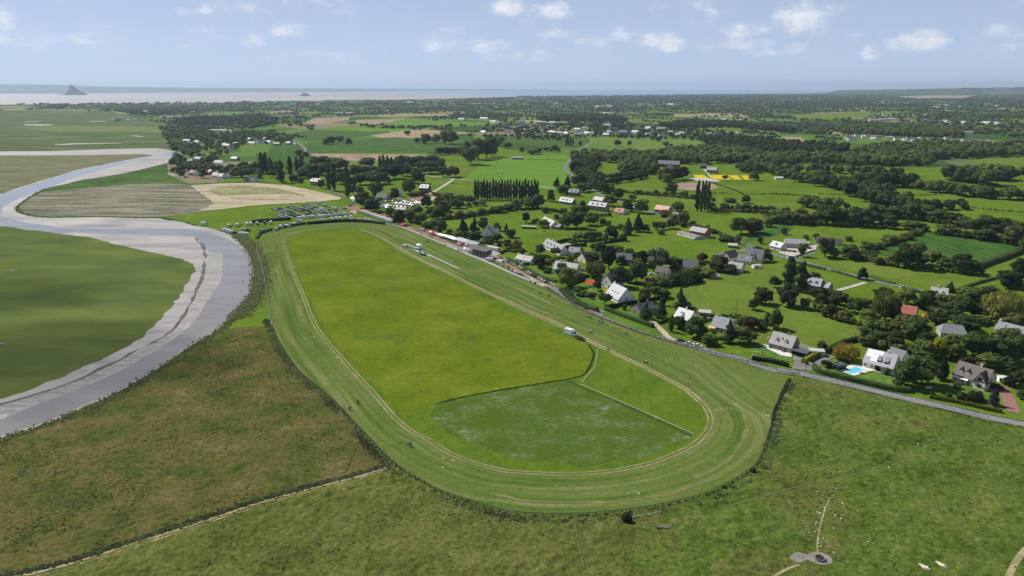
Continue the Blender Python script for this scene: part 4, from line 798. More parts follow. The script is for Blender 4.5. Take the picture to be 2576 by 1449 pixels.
village('among the far fields', 'b', '560,520,70,d,s 1655,375,35,w,p 2380,480,60,w,b 2280,585,40,w,p 2450,485,30,w,s 2540,580,60,w,t 890,390,150,w,t,1 1550,280,70,w,p 2060,455,60,c,b 2290,450,70,w,b 980,492,60,d,d 720,325,60,w,s 300,305,40,w,p 345,300,40,w,s 400,310,45,w,b 250,315,50,w,s')
village('on the far right slopes', 'd', '1130,460,150,w,t,1 1255,455,100,c,t,1 1050,465,60,w,t 1660,475,50,w,r 1610,450,40,w,b 1770,470,60,w,b 2230,490,170,w,t,1 1960,480,40,w,d 2540,555,90,s,b,1 2000,590,120,d,s,1 440,345,40,w,b 1145,280,50,w,p 1240,278,60,w,b 1315,288,40,w,p 1800,310,40,w,b 1930,320,40,w,b 2210,310,40,w,d 2305,318,40,w,p 1690,330,80,s,s 380,240,50,w,s 240,245,30,w,p 1400,460,60,w,p')
village('on the far plain', 'c', '860,325,40,w,s 915,315,45,w,s 990,318,70,w,b 400,330,35,w,s 470,330,30,w,p 1590,298,60,w,p 1670,300,60,w,s 940,390,60,w,t,1 1020,385,50,w,s 1110,412,90,s,b,1 1150,380,35,w,s 2080,455,30,w,r 2120,460,60,s,s 2310,455,30,w,p 1300,380,60,s,s 1460,310,30,w,p 100,248,40,w,p 60,250,30,w,p')
# church
ch = house('church', 'stone village church with slim grey spire', 'c', (1075, 598), (1160, 600), 10, 6, 5, 'stone', 'slate', 4, 0, 0, (), 0, cat='church', fr=False, door=False)
X = ch['L']/2
t_ = MB(); t_.box(X-.2, X+4.6, -2.4, 2.4, -.2, 17); t_.build('tower', M['stone'], parent=ch)
t_ = MB(); t_.hull([(X-.4, -2.6, 17), (X+4.8, -2.6, 17), (X+4.8, 2.6, 17), (X-.4, 2.6, 17)], [(X+2.1, -.05, 30), (X+2.3, -.05, 30), (X+2.3, .05, 30), (X+2.1, .05, 30)]); t_.build('spire', M['slate'], parent=ch)
for z in (11, 14): part(ch, 'belfry_opening', 'pane', (X+1.4, X+3.0, -2.46, -2.4, z, z+1.8))
# --- pool, terrace, pavilion
def poly_box(name, pts, z0, z1, mat, parent=None):
    m = MB(); m.hull([(p.x, p.y, z0) for p in pts], [(p.x, p.y, z1) for p in pts]); return m.build(name, M[mat], parent=parent)
pw = pl('l', '845,752 965,712 885,678 770,722'); pt_ = pl('l', '865,768 1080,712 1000,668 840,652 728,718')
root = empty('swimming_pool', pw[0]); tag(root, 'bright turquoise swimming pool with white surround', 'pool'); inv = Matrix.Translation(-pw[0])
pb = poly_box('surround', [inv@p for p in pt_], -.1, .42, 'terrace', root); wt = poly_box('water', [inv@p for p in pw], .3, .44, 'pool', root)
for nm, tile, s, z in (('terrace', 'l', '5,500 -60,470 -20,455 240,535 235,580 130,560', .3), ('terrace', 'l', '940,690 1255,765 1275,745 1000,668', .36)):
    m = pl(tile, s); o = poly_box('terrace', m, -.1, z, 'terrace'); tag(o, kind='structure')
pv = empty('pool_pavilion', G('l', 712, 695), .35); tag(pv, 'small dark glass pavilion with flat roof by the pool', 'pavilion')
part(pv, 'roof', 'dark', (-2.6, 2.6, -1.9, 1.9, 2.5, 2.72)); part(pv, 'glass_wall', 'pane', (-2.3, 2.3, -1.55, 1.5, .05, 2.5))
for x in (-2.4, 0, 2.4): part(pv, 'post', 'dwood', (x-.08, x+.08, -1.72, -1.56, 0, 2.5))
# --- the racecourse buildings
a = G('s', 1850, 880); b = G('s', 2330, 1010); rz = math.atan2((b-a).y, (b-a).x); L = (b-a).length
gs = empty('grandstand', (a+b)/2, rz); tag(gs, 'covered grandstand with dark roof packed with spectators', 'grandstand')
for i in range(7): part(gs, 'tier', 'court', (-L/2, L/2, i*.85, i*.85+.84, -.1, .35+i*.42))
part(gs, 'back_wall', 'wood', (-L/2, L/2, 6.1, 6.3, -.1, 6.2)); 
for s in (-1, 1):
    d = MB(); d.hull([(s*L/2-.08, -.2, -.1), (s*L/2-.08, 6.3, -.1), (s*L/2-.08, 6.3, 3.6), (s*L/2-.08, -.2, .9)], [(s*L/2+.1, -.2, -.1), (s*L/2+.1, 6.3, -.1), (s*L/2+.1, 6.3, 3.6), (s*L/2+.1, -.2, .9)]); d.build('side_wall', M['white'], parent=gs)
d = MB(); slab(d, [(-L/2-.6, -.8, 5.6), (L/2+.6, -.8, 5.6), (L/2+.6, 7.2, 6.7), (-L/2-.6, 7.2, 6.7)], .25); d.build('roof', M['bitumen'], parent=gs)
for i in range(7): part(gs, 'column', 'wpaint', (-L/2+L*i/6-.08, -L/2+L*i/6+.08, .2, .36, .1, 5.7))
def longtent(label, A, B, dp, h, roof, name='marquee', walls='white', t='s', rise=.9):
    a = G(t, *A); b = G(t, *B); rz = math.atan2((b-a).y, (b-a).x); L = (b-a).length
    o = empty(name, (a+b)/2, rz); tag(o, label, name.replace('_', ' '))
    d = MB(); slab(d, [(-L/2-.3, -.5, h), (L/2+.3, -.5, h), (L/2+.3, dp*.5, h+rise), (-L/2-.3, dp*.5, h+rise)], .1); slab(d, [(-L/2-.3, dp*.5, h+rise), (L/2+.3, dp*.5, h+rise), (L/2+.3, dp+.3, h), (-L/2-.3, dp+.3, h)], .1); d.build('roof', M[roof], parent=o)
    part(o, 'back_wall', walls, (-L/2, L/2, dp-.1, dp, -.1, h))
    part(o, 'counter', 'wood', (-L/2+.4, L/2-.4, 1.2, 1.8, 0, 1.0))
    n = max(3, int(L/4))
    for i in range(n+1): part(o, 'post', 'wpaint', (-L/2+L*i/n-.07, -L/2+L*i/n+.07, -.1, .04, -.1, h))
    return o
longtent('first white stall roof at the far end of the path', (1085, 455), (1300, 500), 5, 2.6, 'tent_w')
longtent('second white stall roof beside the red path', (1290, 500), (1530, 585), 5, 2.6, 'tent_w')
longtent('open hall with pale grey roof beside the stalls', (1545, 600), (1815, 680), 8, 3.2, 'pale', 'hall', 'wgrey', rise=1.6)
longtent('dark blue-grey hall next to the grandstand', (1830, 690), (2080, 760), 8, 3.2, 'slate', 'hall', 'white', rise=1.8)
house('white_cabin', 'long white flat-roofed cabin behind the grandstand', 't', (680, 130), (945, 185), 4.5, 2.9, .3, 'white', 'tin', 5, cat='cabin', ov=.12, fr=False)
def canopy(label, t, x, y, w, mat, name='gazebo'):
    o = empty(name, G(t, x, y), rng.uniform(-.4, .1)); tag(o, label, name)
    d = MB(); d.hull([(-w/2, -w/2, 2.2), (w/2, -w/2, 2.2), (w/2, w/2, 2.2), (-w/2, w/2, 2.2)], [(-.06, -.06, 3.5), (.06, -.06, 3.5), (.06, .06, 3.5), (-.06, .06, 3.5)]); d.build('canopy', M[mat], parent=o)
    part(o, 'valance', mat, (-w/2-.02, w/2+.02, -w/2-.03, -w/2, 1.9, 2.2), (w/2, w/2+.03, -w/2, w/2, 1.9, 2.2))
    for sx_ in (-1, 1):
        for sy_ in (-1, 1): part(o, 'leg', 'wpaint', (sx_*w*.48-.04, sx_*w*.48+.04, sy_*w*.48-.04, sy_*w*.48+.04, -.1, 2.2))
canopy('big red gazebo alone by the far end of the rail', 's', 190, 175, 5.5, 'tent_r'); canopy('orange-red gazebo, leftmost of the cluster by the path', 's', 870, 345, 4, 'tent_r'); canopy('white gazebo between red ones by the path', 's', 925, 365, 3.6, 'tent_w')
canopy('red gazebo in front of the cluster by the path', 's', 985, 390, 4.2, 'tent_r'); canopy('red gazebo at the back of the cluster by the path', 's', 1040, 370, 4, 'tent_r'); canopy('little white gazebo nearest the long stalls', 's', 1065, 405, 3, 'tent_w')
canopy('pink parasol, left of two on the forecourt', 's', 1640, 660, 3, 'pink', 'parasol'); canopy('pink parasol, right of two on the forecourt', 's', 1680, 680, 3, 'pink', 'parasol'); canopy('white star-shaped gazebo at the grandstand corner', 's', 1830, 800, 4, 'tent_w')
canopy('white awning left of two at the dark hall', 's', 1880, 690, 4.5, 'tent_w'); canopy('white awning right of two at the dark hall', 's', 2000, 730, 4.5, 'tent_w')
# judges' tower
tw = empty('judges_tower', G('s', 632, 880), rz); tag(tw, "white three-level judges' tower standing beside the course", 'tower')
d = MB(); d.tube((0, 0, 0), (0, 0, 2.4), 1.3, 1.3, 10); d.build('base', M['wpaint'], parent=tw)
for z, w in ((2.4, 1.9), (5.2, 1.75)): part(tw, 'platform', 'wpaint', (-w-.25, w+.25, -w-.25, w+.25, z, z+.18))
part(tw, 'cabin', 'wpaint', (-1.5, 1.5, -1.5, 1.5, 2.58, 3.5)); part(tw, 'window_band', 'pane', (-1.4, 1.4, -1.4, 1.4, 3.5, 4.5)); part(tw, 'upper_wall', 'wpaint', (-1.5, 1.5, -1.5, 1.5, 4.5, 5.2))
part(tw, 'railing', 'wpaint', (-1.9, 1.9, -1.9, -1.82, 5.4, 6.3), (-1.9, 1.9, 1.82, 1.9, 5.4, 6.3), (-1.9, -1.82, -1.82, 1.82, 5.4, 6.3), (1.82, 1.9, -1.82, 1.82, 5.4, 6.3))
for sx_ in (-1, 1):
    for sy_ in (-1, 1): part(tw, 'post', 'wpaint', (sx_*1.7-.08, sx_*1.7+.08, sy_*1.7-.08, sy_*1.7+.08, 6.3, 7.6))
d = MB(); d.hull([(-2.1, -2.1, 7.6), (2.1, -2.1, 7.6), (2.1, 2.1, 7.6), (-2.1, 2.1, 7.6)], [(-.1, -.1, 8.7), (.1, -.1, 8.7), (.1, .1, 8.7), (-.1, .1, 8.7)]); d.build('roof', M['tent_w'], parent=tw)
d = MB(); slab(d, [(-5.2, -.5, 0), (-5.2, .5, 0), (-1.8, .5, 2.5), (-1.8, -.5, 2.5)][::-1], .15); d.build('stair', M['wgrey'], parent=tw)
# --- the mount in the bay and the rock
def rock(name, label, p, w, h, prof, mat, seed=3, n=40, dep=.8):
    base = ground(p); g = np.random.default_rng(seed); V = []; F = []; m = 13
    for i in range(n+1):
        x = -1+2*i/n; top = np.interp(x, [q[0] for q in prof], [q[1] for q in prof])*h
        for j in range(m):
            t = -1+2*j/(m-1); hh = top*max(0, 1-abs(t)**1.6); hh *= 1+.08*mnoise.noise(Vector((x*7, t*5, seed)))
            V.append((x*w/2, t*w/2*dep, max(hh, 0)-1.4))
    for i in range(n):
        for j in range(m-1): F.append((i*m+j, (i+1)*m+j, (i+1)*m+j+1, i*m+j+1))
    me = bpy.data.meshes.new(name); me.from_pydata(V, [], F); me.materials.append(M[mat]); me.update(); return base, me
M['rock'] = grass('rock_face', [(.1, (.07, .085, .075)), (.5, (.11, .115, .105)), (.9, (.18, .175, .165))], 60, 18, .08, .3)
p0 = (186, 239.0); m = ppm(p0)*1.1
base, me = rock('crag', '', p0, 64/m, 22/m, [(-1, .0), (-.92, .12), (-.6, .2), (-.35, .42), (-.2, .85), (-.05, 1), (.12, .92), (.3, .75), (.55, .55), (.75, .28), (.9, .06), (1, 0)], 'rock', 3)
ab = empty('abbey_mount', base); tag(ab, 'rocky tidal island crowned by an abbey with slender spire', 'island')
link('crag', me, ab); S = 1/m
def apart(nm, mat, *bx):
    d = MB()
    for (x0, x1, z0, z1, dp) in bx: d.box(x0*S, x1*S, -dp*S, dp*S, z0*S, z1*S)
    d.build(nm, M[mat], parent=ab)
apart('church_nave', 'dstone', (-9, 5, 15, 22.5, 3)); apart('buttressed_hall', 'dstone', (-8, 0, 12, 19, 6)); apart('tower', 'dstone', (-4.6, -1.8, 20, 25.2, 1.4))
d = MB(); d.hull([(-4.8*S, -1.5*S, 25.2*S), (-1.6*S, -1.5*S, 25.2*S), (-1.6*S, 1.5*S, 25.2*S), (-4.8*S, 1.5*S, 25.2*S)], [(-3.25*S, -.05*S, 32*S), (-3.15*S, -.05*S, 32*S), (-3.15*S, .05*S, 32*S), (-3.25*S, .05*S, 32*S)]); d.build('spire', M['slate'], parent=ab)
for i in range(16):
    x = rng.uniform(-26, -6); z = np.interp(x, [-28, -18, -8], [0, 3, 9])*rng.uniform(.5, 1); d = MB(); d.box(x*S, (x+1.6)*S, -13*S, -9*S, z*S, (z+1.5)*S); d.hull([(x*S, -13*S, (z+1.5)*S), ((x+1.6)*S, -13*S, (z+1.5)*S), ((x+.8)*S, -13*S, (z+2.4)*S)], [(x*S, -9*S, (z+1.5)*S), ((x+1.6)*S, -9*S, (z+1.5)*S), ((x+.8)*S, -9*S, (z+2.4)*S)]); d.build('town_house', M['cream' if i % 3 else 'white'], parent=ab)
apart('rampart', 'dstone', (-28, -4, -.5, 2.0, 14.5))
p0 = (768, 241.2); m = ppm(p0)
base, me = rock('islet', '', p0, 31/m, 8.6/m, [(-1, 0), (-.8, .25), (-.5, .6), (-.28, 1), (-.1, .85), (.2, .8), (.5, .5), (.8, .15), (1, 0)], 'rock', 8)
o = link('rocky_islet', me); o.location = base; tag(o, 'small bare rocky islet on the tidal sands', 'islet')
# ------------------------------------------------------------------ vegetation
FOL = {'o': (.070, .108, .030), 'd': (.060, .095, .029), 'l': (.085, .125, .030), 'g': (.088, .115, .062), 'y': (.26, .21, .035), 'k': (.34, .32, .02), 'w': (.125, .15, .042), 'r': (.042, .030, .030),
       'c': (.048, .078, .034), 'p': (.050, .082, .028), 's': (.060, .095, .028), 'n': (.048, .088, .026), 'b': (.075, .095, .085), 'x': (.10, .085, .06), 'e': (.055, .095, .02)}
for k, c in FOL.items(): M['f'+k] = foliage('foliage_'+k, c)
M['fo2'] = foliage('foliage_o_pale', (.105, .145, .038)); M['fo3'] = foliage('foliage_o_olive', (.095, .112, .034)); M['fd2'] = foliage('foliage_d_mid', (.088, .13, .036)); M['fd3'] = foliage('foliage_d_deep', (.046, .076, .025))
VAR = {'foliage_d': [M['fd2'], M['fd3']], 'foliage_o': [M['fo2'], M['fo3']]}
M['bark'] = flat('bark', (.075, .058, .042), .9, .3, 3)
def ico(sub):
    bm = bmesh.new(); bmesh.ops.create_icosphere(bm, subdivisions=sub, radius=1); bm.verts.ensure_lookup_table()
    V = np.array([v.co[:] for v in bm.verts]); T = np.array([[v.index for v in f.verts] for f in bm.faces]); bm.free(); return V, T
ICO0, ICO1 = ico(1), ico(2)
def leaves(c, r, n, size, g, up=.25, drop=0.0):
    """n leaf clumps on the surface of a lobe: small tilted quads"""
    d = g.normal(size=(n, 3)); d[:, 2] = np.abs(d[:, 2])*.9 + d[:, 2]*.25; d /= np.linalg.norm(d, axis=1)[:, None]
    p = c + d*r*(g.uniform(.78, 1.1, (n, 1)))
    nn = d + g.normal(size=(n, 3))*.55 + np.array([0, 0, up]); nn /= np.linalg.norm(nn, axis=1)[:, None]
    t = np.cross(nn, g.normal(size=(n, 3))); t /= np.linalg.norm(t, axis=1)[:, None]; b = np.cross(nn, t)
    s = size*g.uniform(.6, 1.35, (n, 1)); s2 = s*g.uniform(.5, 1.0, (n, 1))
    if drop: t = np.tile([0, 0, -1.0], (n, 1)); b = np.cross(nn, t); s = s*drop
    q = np.stack([p-t*s-b*s2, p+t*s-b*s2*.8, p+t*s*1.1+b*s2, p-t*s*.9+b*s2], 1)
    return q.reshape(-1, 3), np.arange(n*4).reshape(n, 4)
def crown(kind, seed, n=1):
    """unit crown: 1 wide, 1 high, standing on z = 0"""
    g = np.random.default_rng(seed); L = []
    if kind == 'p':
        for z in np.linspace(.10, .95, 13):
            w = .5*math.sin(math.pi*min(1, (z*.86+.10)))**.7; L.append(((g.normal()*.05*w*4, g.normal()*.05*w*4, z), (w*.82, w*.82, .085)))
    elif kind == 'c':
        for z in np.linspace(.14, .94, 10):
            w = .5*(1.05-z)**.8
            for k in range(3 if z < .75 else 1):
                a = g.uniform(0, 6.3); o = w*.45 if z < .75 else 0
                L.append(((math.cos(a)*o, math.sin(a)*o, z), (w*.62, w*.62, .085)))
    elif kind == 'w':
        L = [((0, 0, .62), (.38, .38, .34)), ((0, 0, .36), (.40, .40, .30))] + [((math.cos(a)*.27, math.sin(a)*.27, z_+g.uniform(-.08, .08)), (.21, .21, .20)) for z_ in (.34, .58) for a in np.linspace(0, 5.6, 8)]
    elif kind == 'n':
        L = [((0, 0, .62), (.40, .40, .30))] + [((math.cos(a)*.22, math.sin(a)*.22, .58+g.uniform(-.04, .06)), (.26, .26, .26)) for a in np.linspace(0, 5.4, 7)]
    elif kind == 's':
        L = [((math.cos(a)*.24*g.uniform(.5, 1.2), math.sin(a)*.24*g.uniform(.5, 1.2), .42+g.uniform(-.12, .14)), (.26, .26, .34)) for a in np.linspace(0, 5.6, 8)] + [((0, 0, .55), (.28, .28, .38))]
    else:
        m = 16
        for k in range(m):
            a = g.uniform(0, 6.3); z = g.uniform(.20, .82); rr = .36*math.sqrt(max(0, 1-((z-.42)/.52)**2))*g.uniform(.6, 1.1)
            s = g.uniform(.13, .21); L.append(((math.cos(a)*rr, math.sin(a)*rr, z), (s*1.1, s*1.1, s)))
        L += [((0, 0, .48), (.33, .33, .36)), ((g.normal()*.06, g.normal()*.06, .80), (.19, .19, .17))]
    V = []; Q = []; off = 0; per = int((1500 if kind in 'olgpcwyr' else 900)*n/len(L))
    CV = []; CT = []; co = 0
    for c, r in L:
        c = np.array(c); r = np.array(r)
        v, t = leaves(c, r, per, .042 if kind != 'p' else .03, g, drop=(1.6 if kind == 'w' else 0))
        if kind == 'p': v[:, 2] = c[2] + (v[:, 2]-c[2])*1.0
        V.append(v); Q.append(t+off); off += len(v)
        cv = ICO0[0]*r*.84*(1+.12*g.normal(size=(len(ICO0[0]), 1))) + c; CV.append(cv); CT.append(ICO0[1]+co); co += len(cv)
    V = np.concatenate(V); Q = np.concatenate(Q); CV = np.concatenate(CV); CT = np.concatenate(CT)
    T = np.concatenate([Q[:, [0, 1, 2]], Q[:, [0, 2, 3]], CT+len(V)]); V = np.concatenate([V, CV])
    V[:, 2] = np.maximum(V[:, 2], .015)
    return V, T
def bare(seed):
    g = np.random.default_rng(seed); mb = MB()
    for k in range(26):
        a = g.uniform(0, 6.3); z = g.uniform(.25, .7); e = Vector((math.cos(a)*g.uniform(.2, .48), math.sin(a)*g.uniform(.2, .48), min(1, z+g.uniform(.15, .4))))
        mb.tube((0, 0, z*.8), e, .02, .004, 4)
        for q in range(4):
            f = e*g.uniform(.6, 1); mb.tube(f, f+Vector((g.normal()*.09, g.normal()*.09, g.uniform(.02, .14))), .006, .002, 3)
    return mb
SHAPE = {'o': 'o', 'd': 'o', 'l': 'o', 'g': 'o', 'y': 'w', 'k': 'o', 'w': 'w', 'r': 'o', 'c': 'c', 'p': 'p', 's': 's', 'n': 'n', 'b': 'c', 'e': 's'}
GEO = {}; LIB = {}
for sh, cnt in (('o', 5), ('c', 2), ('p', 2), ('w', 2), ('n', 1), ('s', 3)):
    GEO[sh] = [crown(sh, 100+i*7+ord(sh)) for i in range(cnt)]
def crown_me(k):
    if k == 'x':
        if 'x' not in LIB: LIB['x'] = [bare(5).mesh('bare_branches', M['bark'])]
        return LIB['x'][0]
    if k not in LIB: LIB[k] = [np_mesh('crown', V, T, m_) for V, T in GEO[SHAPE[k]] for m_ in ([M['f'+k]]*2 + [M['f'+k+'2'], M['f'+k+'3']] if k in 'od' else [M['f'+k]])]
    return rng.choice(LIB[k])
tm = MB(); tm.tube((0, 0, -.02), (.02, -.01, .3), .035, .026, 7); tm.tube((.02, -.01, .28), (.0, .02, .62), .026, .012, 6)
for a in (0, 1.3, 2.5, 3.8, 5.1): tm.tube((.015, 0, .26+a*.03), (math.cos(a)*.26, math.sin(a)*.26, .52+.03*a), .016, .006, 5)
TRUNK = tm.mesh('trunk', M['bark'])
KD = {'o': 'broad dark green tree', 'd': 'very dark round tree', 'l': 'light green leafy tree', 'g': 'grey-green bushy tree', 'y': 'golden yellow weeping tree', 'k': 'bright yellow-green tree', 'w': 'pale weeping willow', 'r': 'dark purple-leaved tree',
      'c': 'dark pointed conifer', 'p': 'tall narrow poplar', 's': 'low green shrub', 'n': 'neat round-headed tree', 'b': 'blue-grey spruce', 'x': 'bare leafless tree', 'e': 'fresh green bush'}
KN = {'p': 'poplar_tree', 'c': 'conifer_tree', 'b': 'spruce_tree', 'w': 'willow_tree', 'y': 'willow_tree', 's': 'shrub', 'e': 'shrub', 'x': 'bare_tree'}
TREES = []
def tree_at(pos, w, h, k, label, group):
    t = empty(KN.get(k, 'tree'), pos, rng.uniform(0, 6.28)); TREES.append((pos.x, pos.y, w))
    tag(t, label, 'shrub' if k in 'se' else 'tree', group)
    if k not in 'se':
        b = link('trunk', TRUNK, t); b.scale = (h*.9, h*.9, h)
    c = link('crown', crown_me(k), t); c.scale = (w*1.06, w*1.06*rng.uniform(.9, 1.1), h*1.02)
    return t
def trees(tile, zone, data):
    """data: x,y of the foot, width and height as surveyed, kind"""
    L = []
    for q in data.split():
        x, y, w, h, k = q.split(','); p = px(tile, float(x), float(y)); s = TL[tile][2]
        m = ppm(p); L.append((p, float(w)*s/m, float(h)*s/m*1.04, k))
    L.sort(key=lambda a: a[0][0])
    cnt = {}
    for p, w, h, k in L:
        i = cnt.get(k, 0); cnt[k] = i+1
    seen = {}
    for p, w, h, k in L:
        i = seen.get(k, 0); seen[k] = i+1
        lab = f"{KD[k]} {zone}" + (f", {ordn(i)} from the left" if cnt[k] > 1 else '')
        g = ground(p); d = Vector((g.x, g.y, 0)).normalized()
        tree_at(g + d*w*.25, w, h, k, lab, f"trees {zone}")
trees('l', 'round the pool house', '775,625,245,170,y 1340,890,230,250,o 1540,885,300,285,l 1745,815,140,240,c 1695,590,180,190,k 570,685,85,75,n 685,700,75,60,g 1100,720,62,58,r 1180,755,82,70,g 540,505,90,90,o 620,680,60,60,s')
trees('l', 'in the wood behind the pool house', '1060,440,280,220,d 1240,490,240,170,d 1330,370,220,200,o 1480,430,260,230,d 1610,510,220,170,o 1560,610,260,180,d 1840,600,260,230,l 1120,360,200,130,o 1000,470,170,110,o')
trees('l', 'beside the brown-roofed house', '2050,590,280,230,d 2250,610,330,270,d 2480,660,260,280,d 2400,450,250,160,o 2210,710,230,140,o 2520,880,170,160,o 2265,1065,115,180,b 1935,1010,85,85,s 2070,1030,150,110,s 2120,1005,65,95,e 1815,985,60,50,e 1900,900,80,70,g 2370,850,60,60,e 2290,905,120,60,s 2560,1010,120,110,o 2440,880,130,110,r')
trees('h', 'in the orchard by the red barn', '540,1090,130,140,o 640,1100,150,135,o 740,1070,150,120,o 870,1150,160,155,o 980,1090,140,95,l 620,1190,170,125,o 760,1230,160,115,o 1020,1250,190,135,l 1170,1245,265,300,w 1380,1060,170,160,d 1160,1010,200,115,o 370,1105,110,105,g 60,1305,145,195,o 1290,1340,220,120,l 1480,1275,190,95,o 910,1060,110,70,e')
trees('h', 'in the wood right of the red barn', '1560,1110,200,145,o 1750,1140,220,175,o 1900,1190,280,205,d 1700,1260,200,120,o 2050,1050,250,155,o 2200,1010,220,125,d 2400,890,260,165,o 2530,780,180,180,d 1830,935,120,100,c 2330,1235,370,300,w 2540,1170,200,190,o 2470,1290,210,140,o 2130,1200,200,140,o 2000,1330,260,150,d 2290,1080,160,110,d 1620,1010,160,90,o')
trees('h', 'round the stone cottage', '205,885,150,285,p 325,935,135,290,p 195,1085,225,230,g 70,890,115,115,d 15,1045,70,130,l 470,815,100,85,o 480,975,125,85,o 700,1000,120,80,o 590,970,120,70,s 950,805,95,115,d')
trees('h', 'in the hedge below the maize field', '1420,695,260,235,l 1650,665,165,145,o 1240,665,175,125,o 1100,655,105,75,o 1790,705,185,115,o 1960,745,235,195,d 2070,745,150,115,o 1040,605,125,85,o 870,615,155,105,o 810,575,195,115,d 985,525,125,95,d 570,585,175,185,g 660,585,115,95,o 1330,650,120,90,o 1540,660,120,90,o 1720,640,120,80,o')
trees('h', 'in the hedge above the maize field', '1100,495,125,65,s 1220,455,155,95,o 1310,430,110,60,s 1390,400,135,65,s 1470,360,110,60,s 1560,315,105,75,o 1430,305,195,85,o 1230,295,165,90,d 1140,275,85,55,o 1790,355,205,105,d 1890,365,100,60,o 2000,385,115,65,o 2170,415,205,115,d 2450,455,195,185,o 2345,430,110,70,o 1985,335,165,125,x 2560,520,120,120,o')
trees('h', 'in the long hedge behind the farm', '20,225,170,100,o 110,235,240,125,o 250,245,170,110,o 330,250,200,155,o 600,255,285,175,o 470,250,160,110,o 820,265,235,185,o 720,255,150,120,o 960,275,225,175,g 1060,245,185,195,l 1230,185,205,115,o 1330,195,150,90,o 1430,200,185,155,d 1570,190,195,135,o 1680,230,205,125,o 1850,258,195,115,o 1960,280,175,105,o 2180,240,135,85,l 2280,318,265,125,d 2480,338,185,115,o 2080,290,150,80,o 2380,325,150,90,o 800,415,85,50,l 160,350,70,70,g 480,390,70,50,o 380,400,60,45,o 340,575,85,130,l')
trees('g', 'in the gardens along the road', '935,1072,145,130,n 650,965,98,82,n 790,1002,58,62,n 730,952,50,45,s 560,890,195,205,o 500,805,115,165,d 270,692,155,125,d 435,582,112,102,n 840,787,195,155,w 860,922,95,135,o 1090,885,185,205,o 1250,845,205,235,d 1165,835,105,125,l 970,705,155,225,d 1100,655,125,85,o 790,642,165,95,o 360,742,90,50,s 50,515,115,105,o 105,545,62,62,s 280,562,115,115,g 590,632,85,62,o 660,602,85,72,o 430,622,95,42,s 535,662,75,45,s 900,545,115,110,o 1010,522,125,65,s 1080,545,105,75,l 1180,562,105,75,s 690,522,55,52,l 810,502,62,55,l 870,475,90,60,s 360,690,90,80,o 780,980,120,40,e 960,950,90,45,k 810,955,70,40,k 690,980,90,50,s')
trees('g', 'round the shed with the rusty roof', '1470,715,225,215,g 1290,665,165,145,d 1600,695,175,115,o 1910,625,115,82,r 1780,835,265,120,e 1500,875,185,105,s 1380,885,125,65,s 1640,865,145,115,o 1340,1035,135,145,o 1440,990,120,110,o 1520,990,135,85,o 1690,1112,155,205,c 1860,765,155,95,o 1960,785,155,85,o 2070,725,165,105,o 2190,745,155,85,g 2060,655,135,85,o 2130,645,105,65,r 2050,612,75,55,l 1910,685,85,65,l 1700,690,120,90,o 1800,700,90,60,s')
trees('g', 'in front of the slate cottages', '1345,1205,145,155,c 1490,1195,145,185,c 1525,1065,62,112,p 1130,1112,52,62,s 1670,1305,155,125,l 1855,1405,225,215,o 1980,1470,165,105,l 2180,1450,135,230,c 2330,1460,235,165,o 2400,1315,155,125,r 2515,1055,175,165,l 2420,1112,95,112,o 2290,1262,85,72,s 1930,1225,62,52,r 2010,1345,60,45,n 2105,1440,55,65,n 2520,1310,110,70,s 1600,1330,60,160,p 1790,1300,90,90,o 2560,1260,70,130,o')
trees('g', 'round the long white farmhouse', '140,232,78,98,o 450,202,62,52,o 240,242,85,52,o 310,282,125,82,o 545,292,165,155,o 650,292,175,155,d 780,262,135,125,o 860,252,112,125,x 915,252,72,72,s 970,262,62,52,s 720,150,110,80,o 640,140,90,70,g 520,150,80,60,g')
trees('g', 'in the meadow by the brick house', '1165,355,125,155,c 1265,325,125,175,c 1345,322,75,72,o 1450,302,95,75,o 1510,302,85,72,o 1500,352,85,62,s 1590,292,105,105,o 995,402,165,135,o 940,422,62,92,l 1115,412,75,75,g 790,412,145,85,o 660,412,115,75,o 860,402,105,85,o 1090,300,70,60,o')
trees('g', 'along the lane past the brick house', '1720,242,115,115,o 1540,172,135,65,o 1620,212,135,65,o 1720,275,62,52,s 2300,355,205,165,o 2440,345,205,145,d 2565,275,115,95,o 2160,422,165,62,s 2275,442,65,85,o 2550,620,125,120,o 1820,252,65,42,s 1965,292,55,42,s 2020,340,80,50,s 2460,530,120,60,s 2500,440,60,70,o')
trees('c', 'round the stone farmhouses', '270,1345,125,135,l 170,1352,135,105,o 50,1352,115,95,d 390,1275,85,115,o 520,1205,135,95,o 700,1185,115,95,o 770,1175,95,85,o 455,1132,88,92,c 560,1132,88,112,c 670,1125,155,125,d 640,985,135,115,d 710,1335,65,65,l 990,1325,135,115,o 920,1195,115,95,o 1000,1195,105,75,o 1070,1255,115,105,o 1160,1375,115,115,o 1300,1395,145,125,l 1670,1375,115,95,w 1210,1270,90,60,o 740,1090,90,70,o 520,1400,70,60,s 620,1370,70,50,s 340,1390,90,60,s')
trees('c', 'along the manor field hedge', '1600,1195,135,95,o 1450,1212,62,52,o 1540,1217,65,42,s 1730,1235,85,65,o 1560,1110,120,110,o 1640,1065,125,125,o 1720,1055,115,125,d 1530,1080,130,140,o 1820,1245,80,45,s 2140,1067,57,57,n 2430,1062,105,92,o 2195,1287,125,52,s 2350,1292,85,78,o 2020,1272,55,42,s 1280,1200,90,40,s 1360,1205,80,35,s 1220,1000,60,40,s')
trees('c', 'standing together in the pale meadow', '1862,1372,48,285,p 1903,1378,50,285,p 1938,1362,42,275,p 1968,1372,48,275,p')
n = 22
trees('O', 'in the straight row beyond the course', ' '.join(f"{1196+ (1352-1196)*i/(n-1):.1f},{503.0+1.2*math.sin(i*1.7):.1f},9.5,{46+3*math.sin(i*2.3):.1f},p" for i in range(n)))
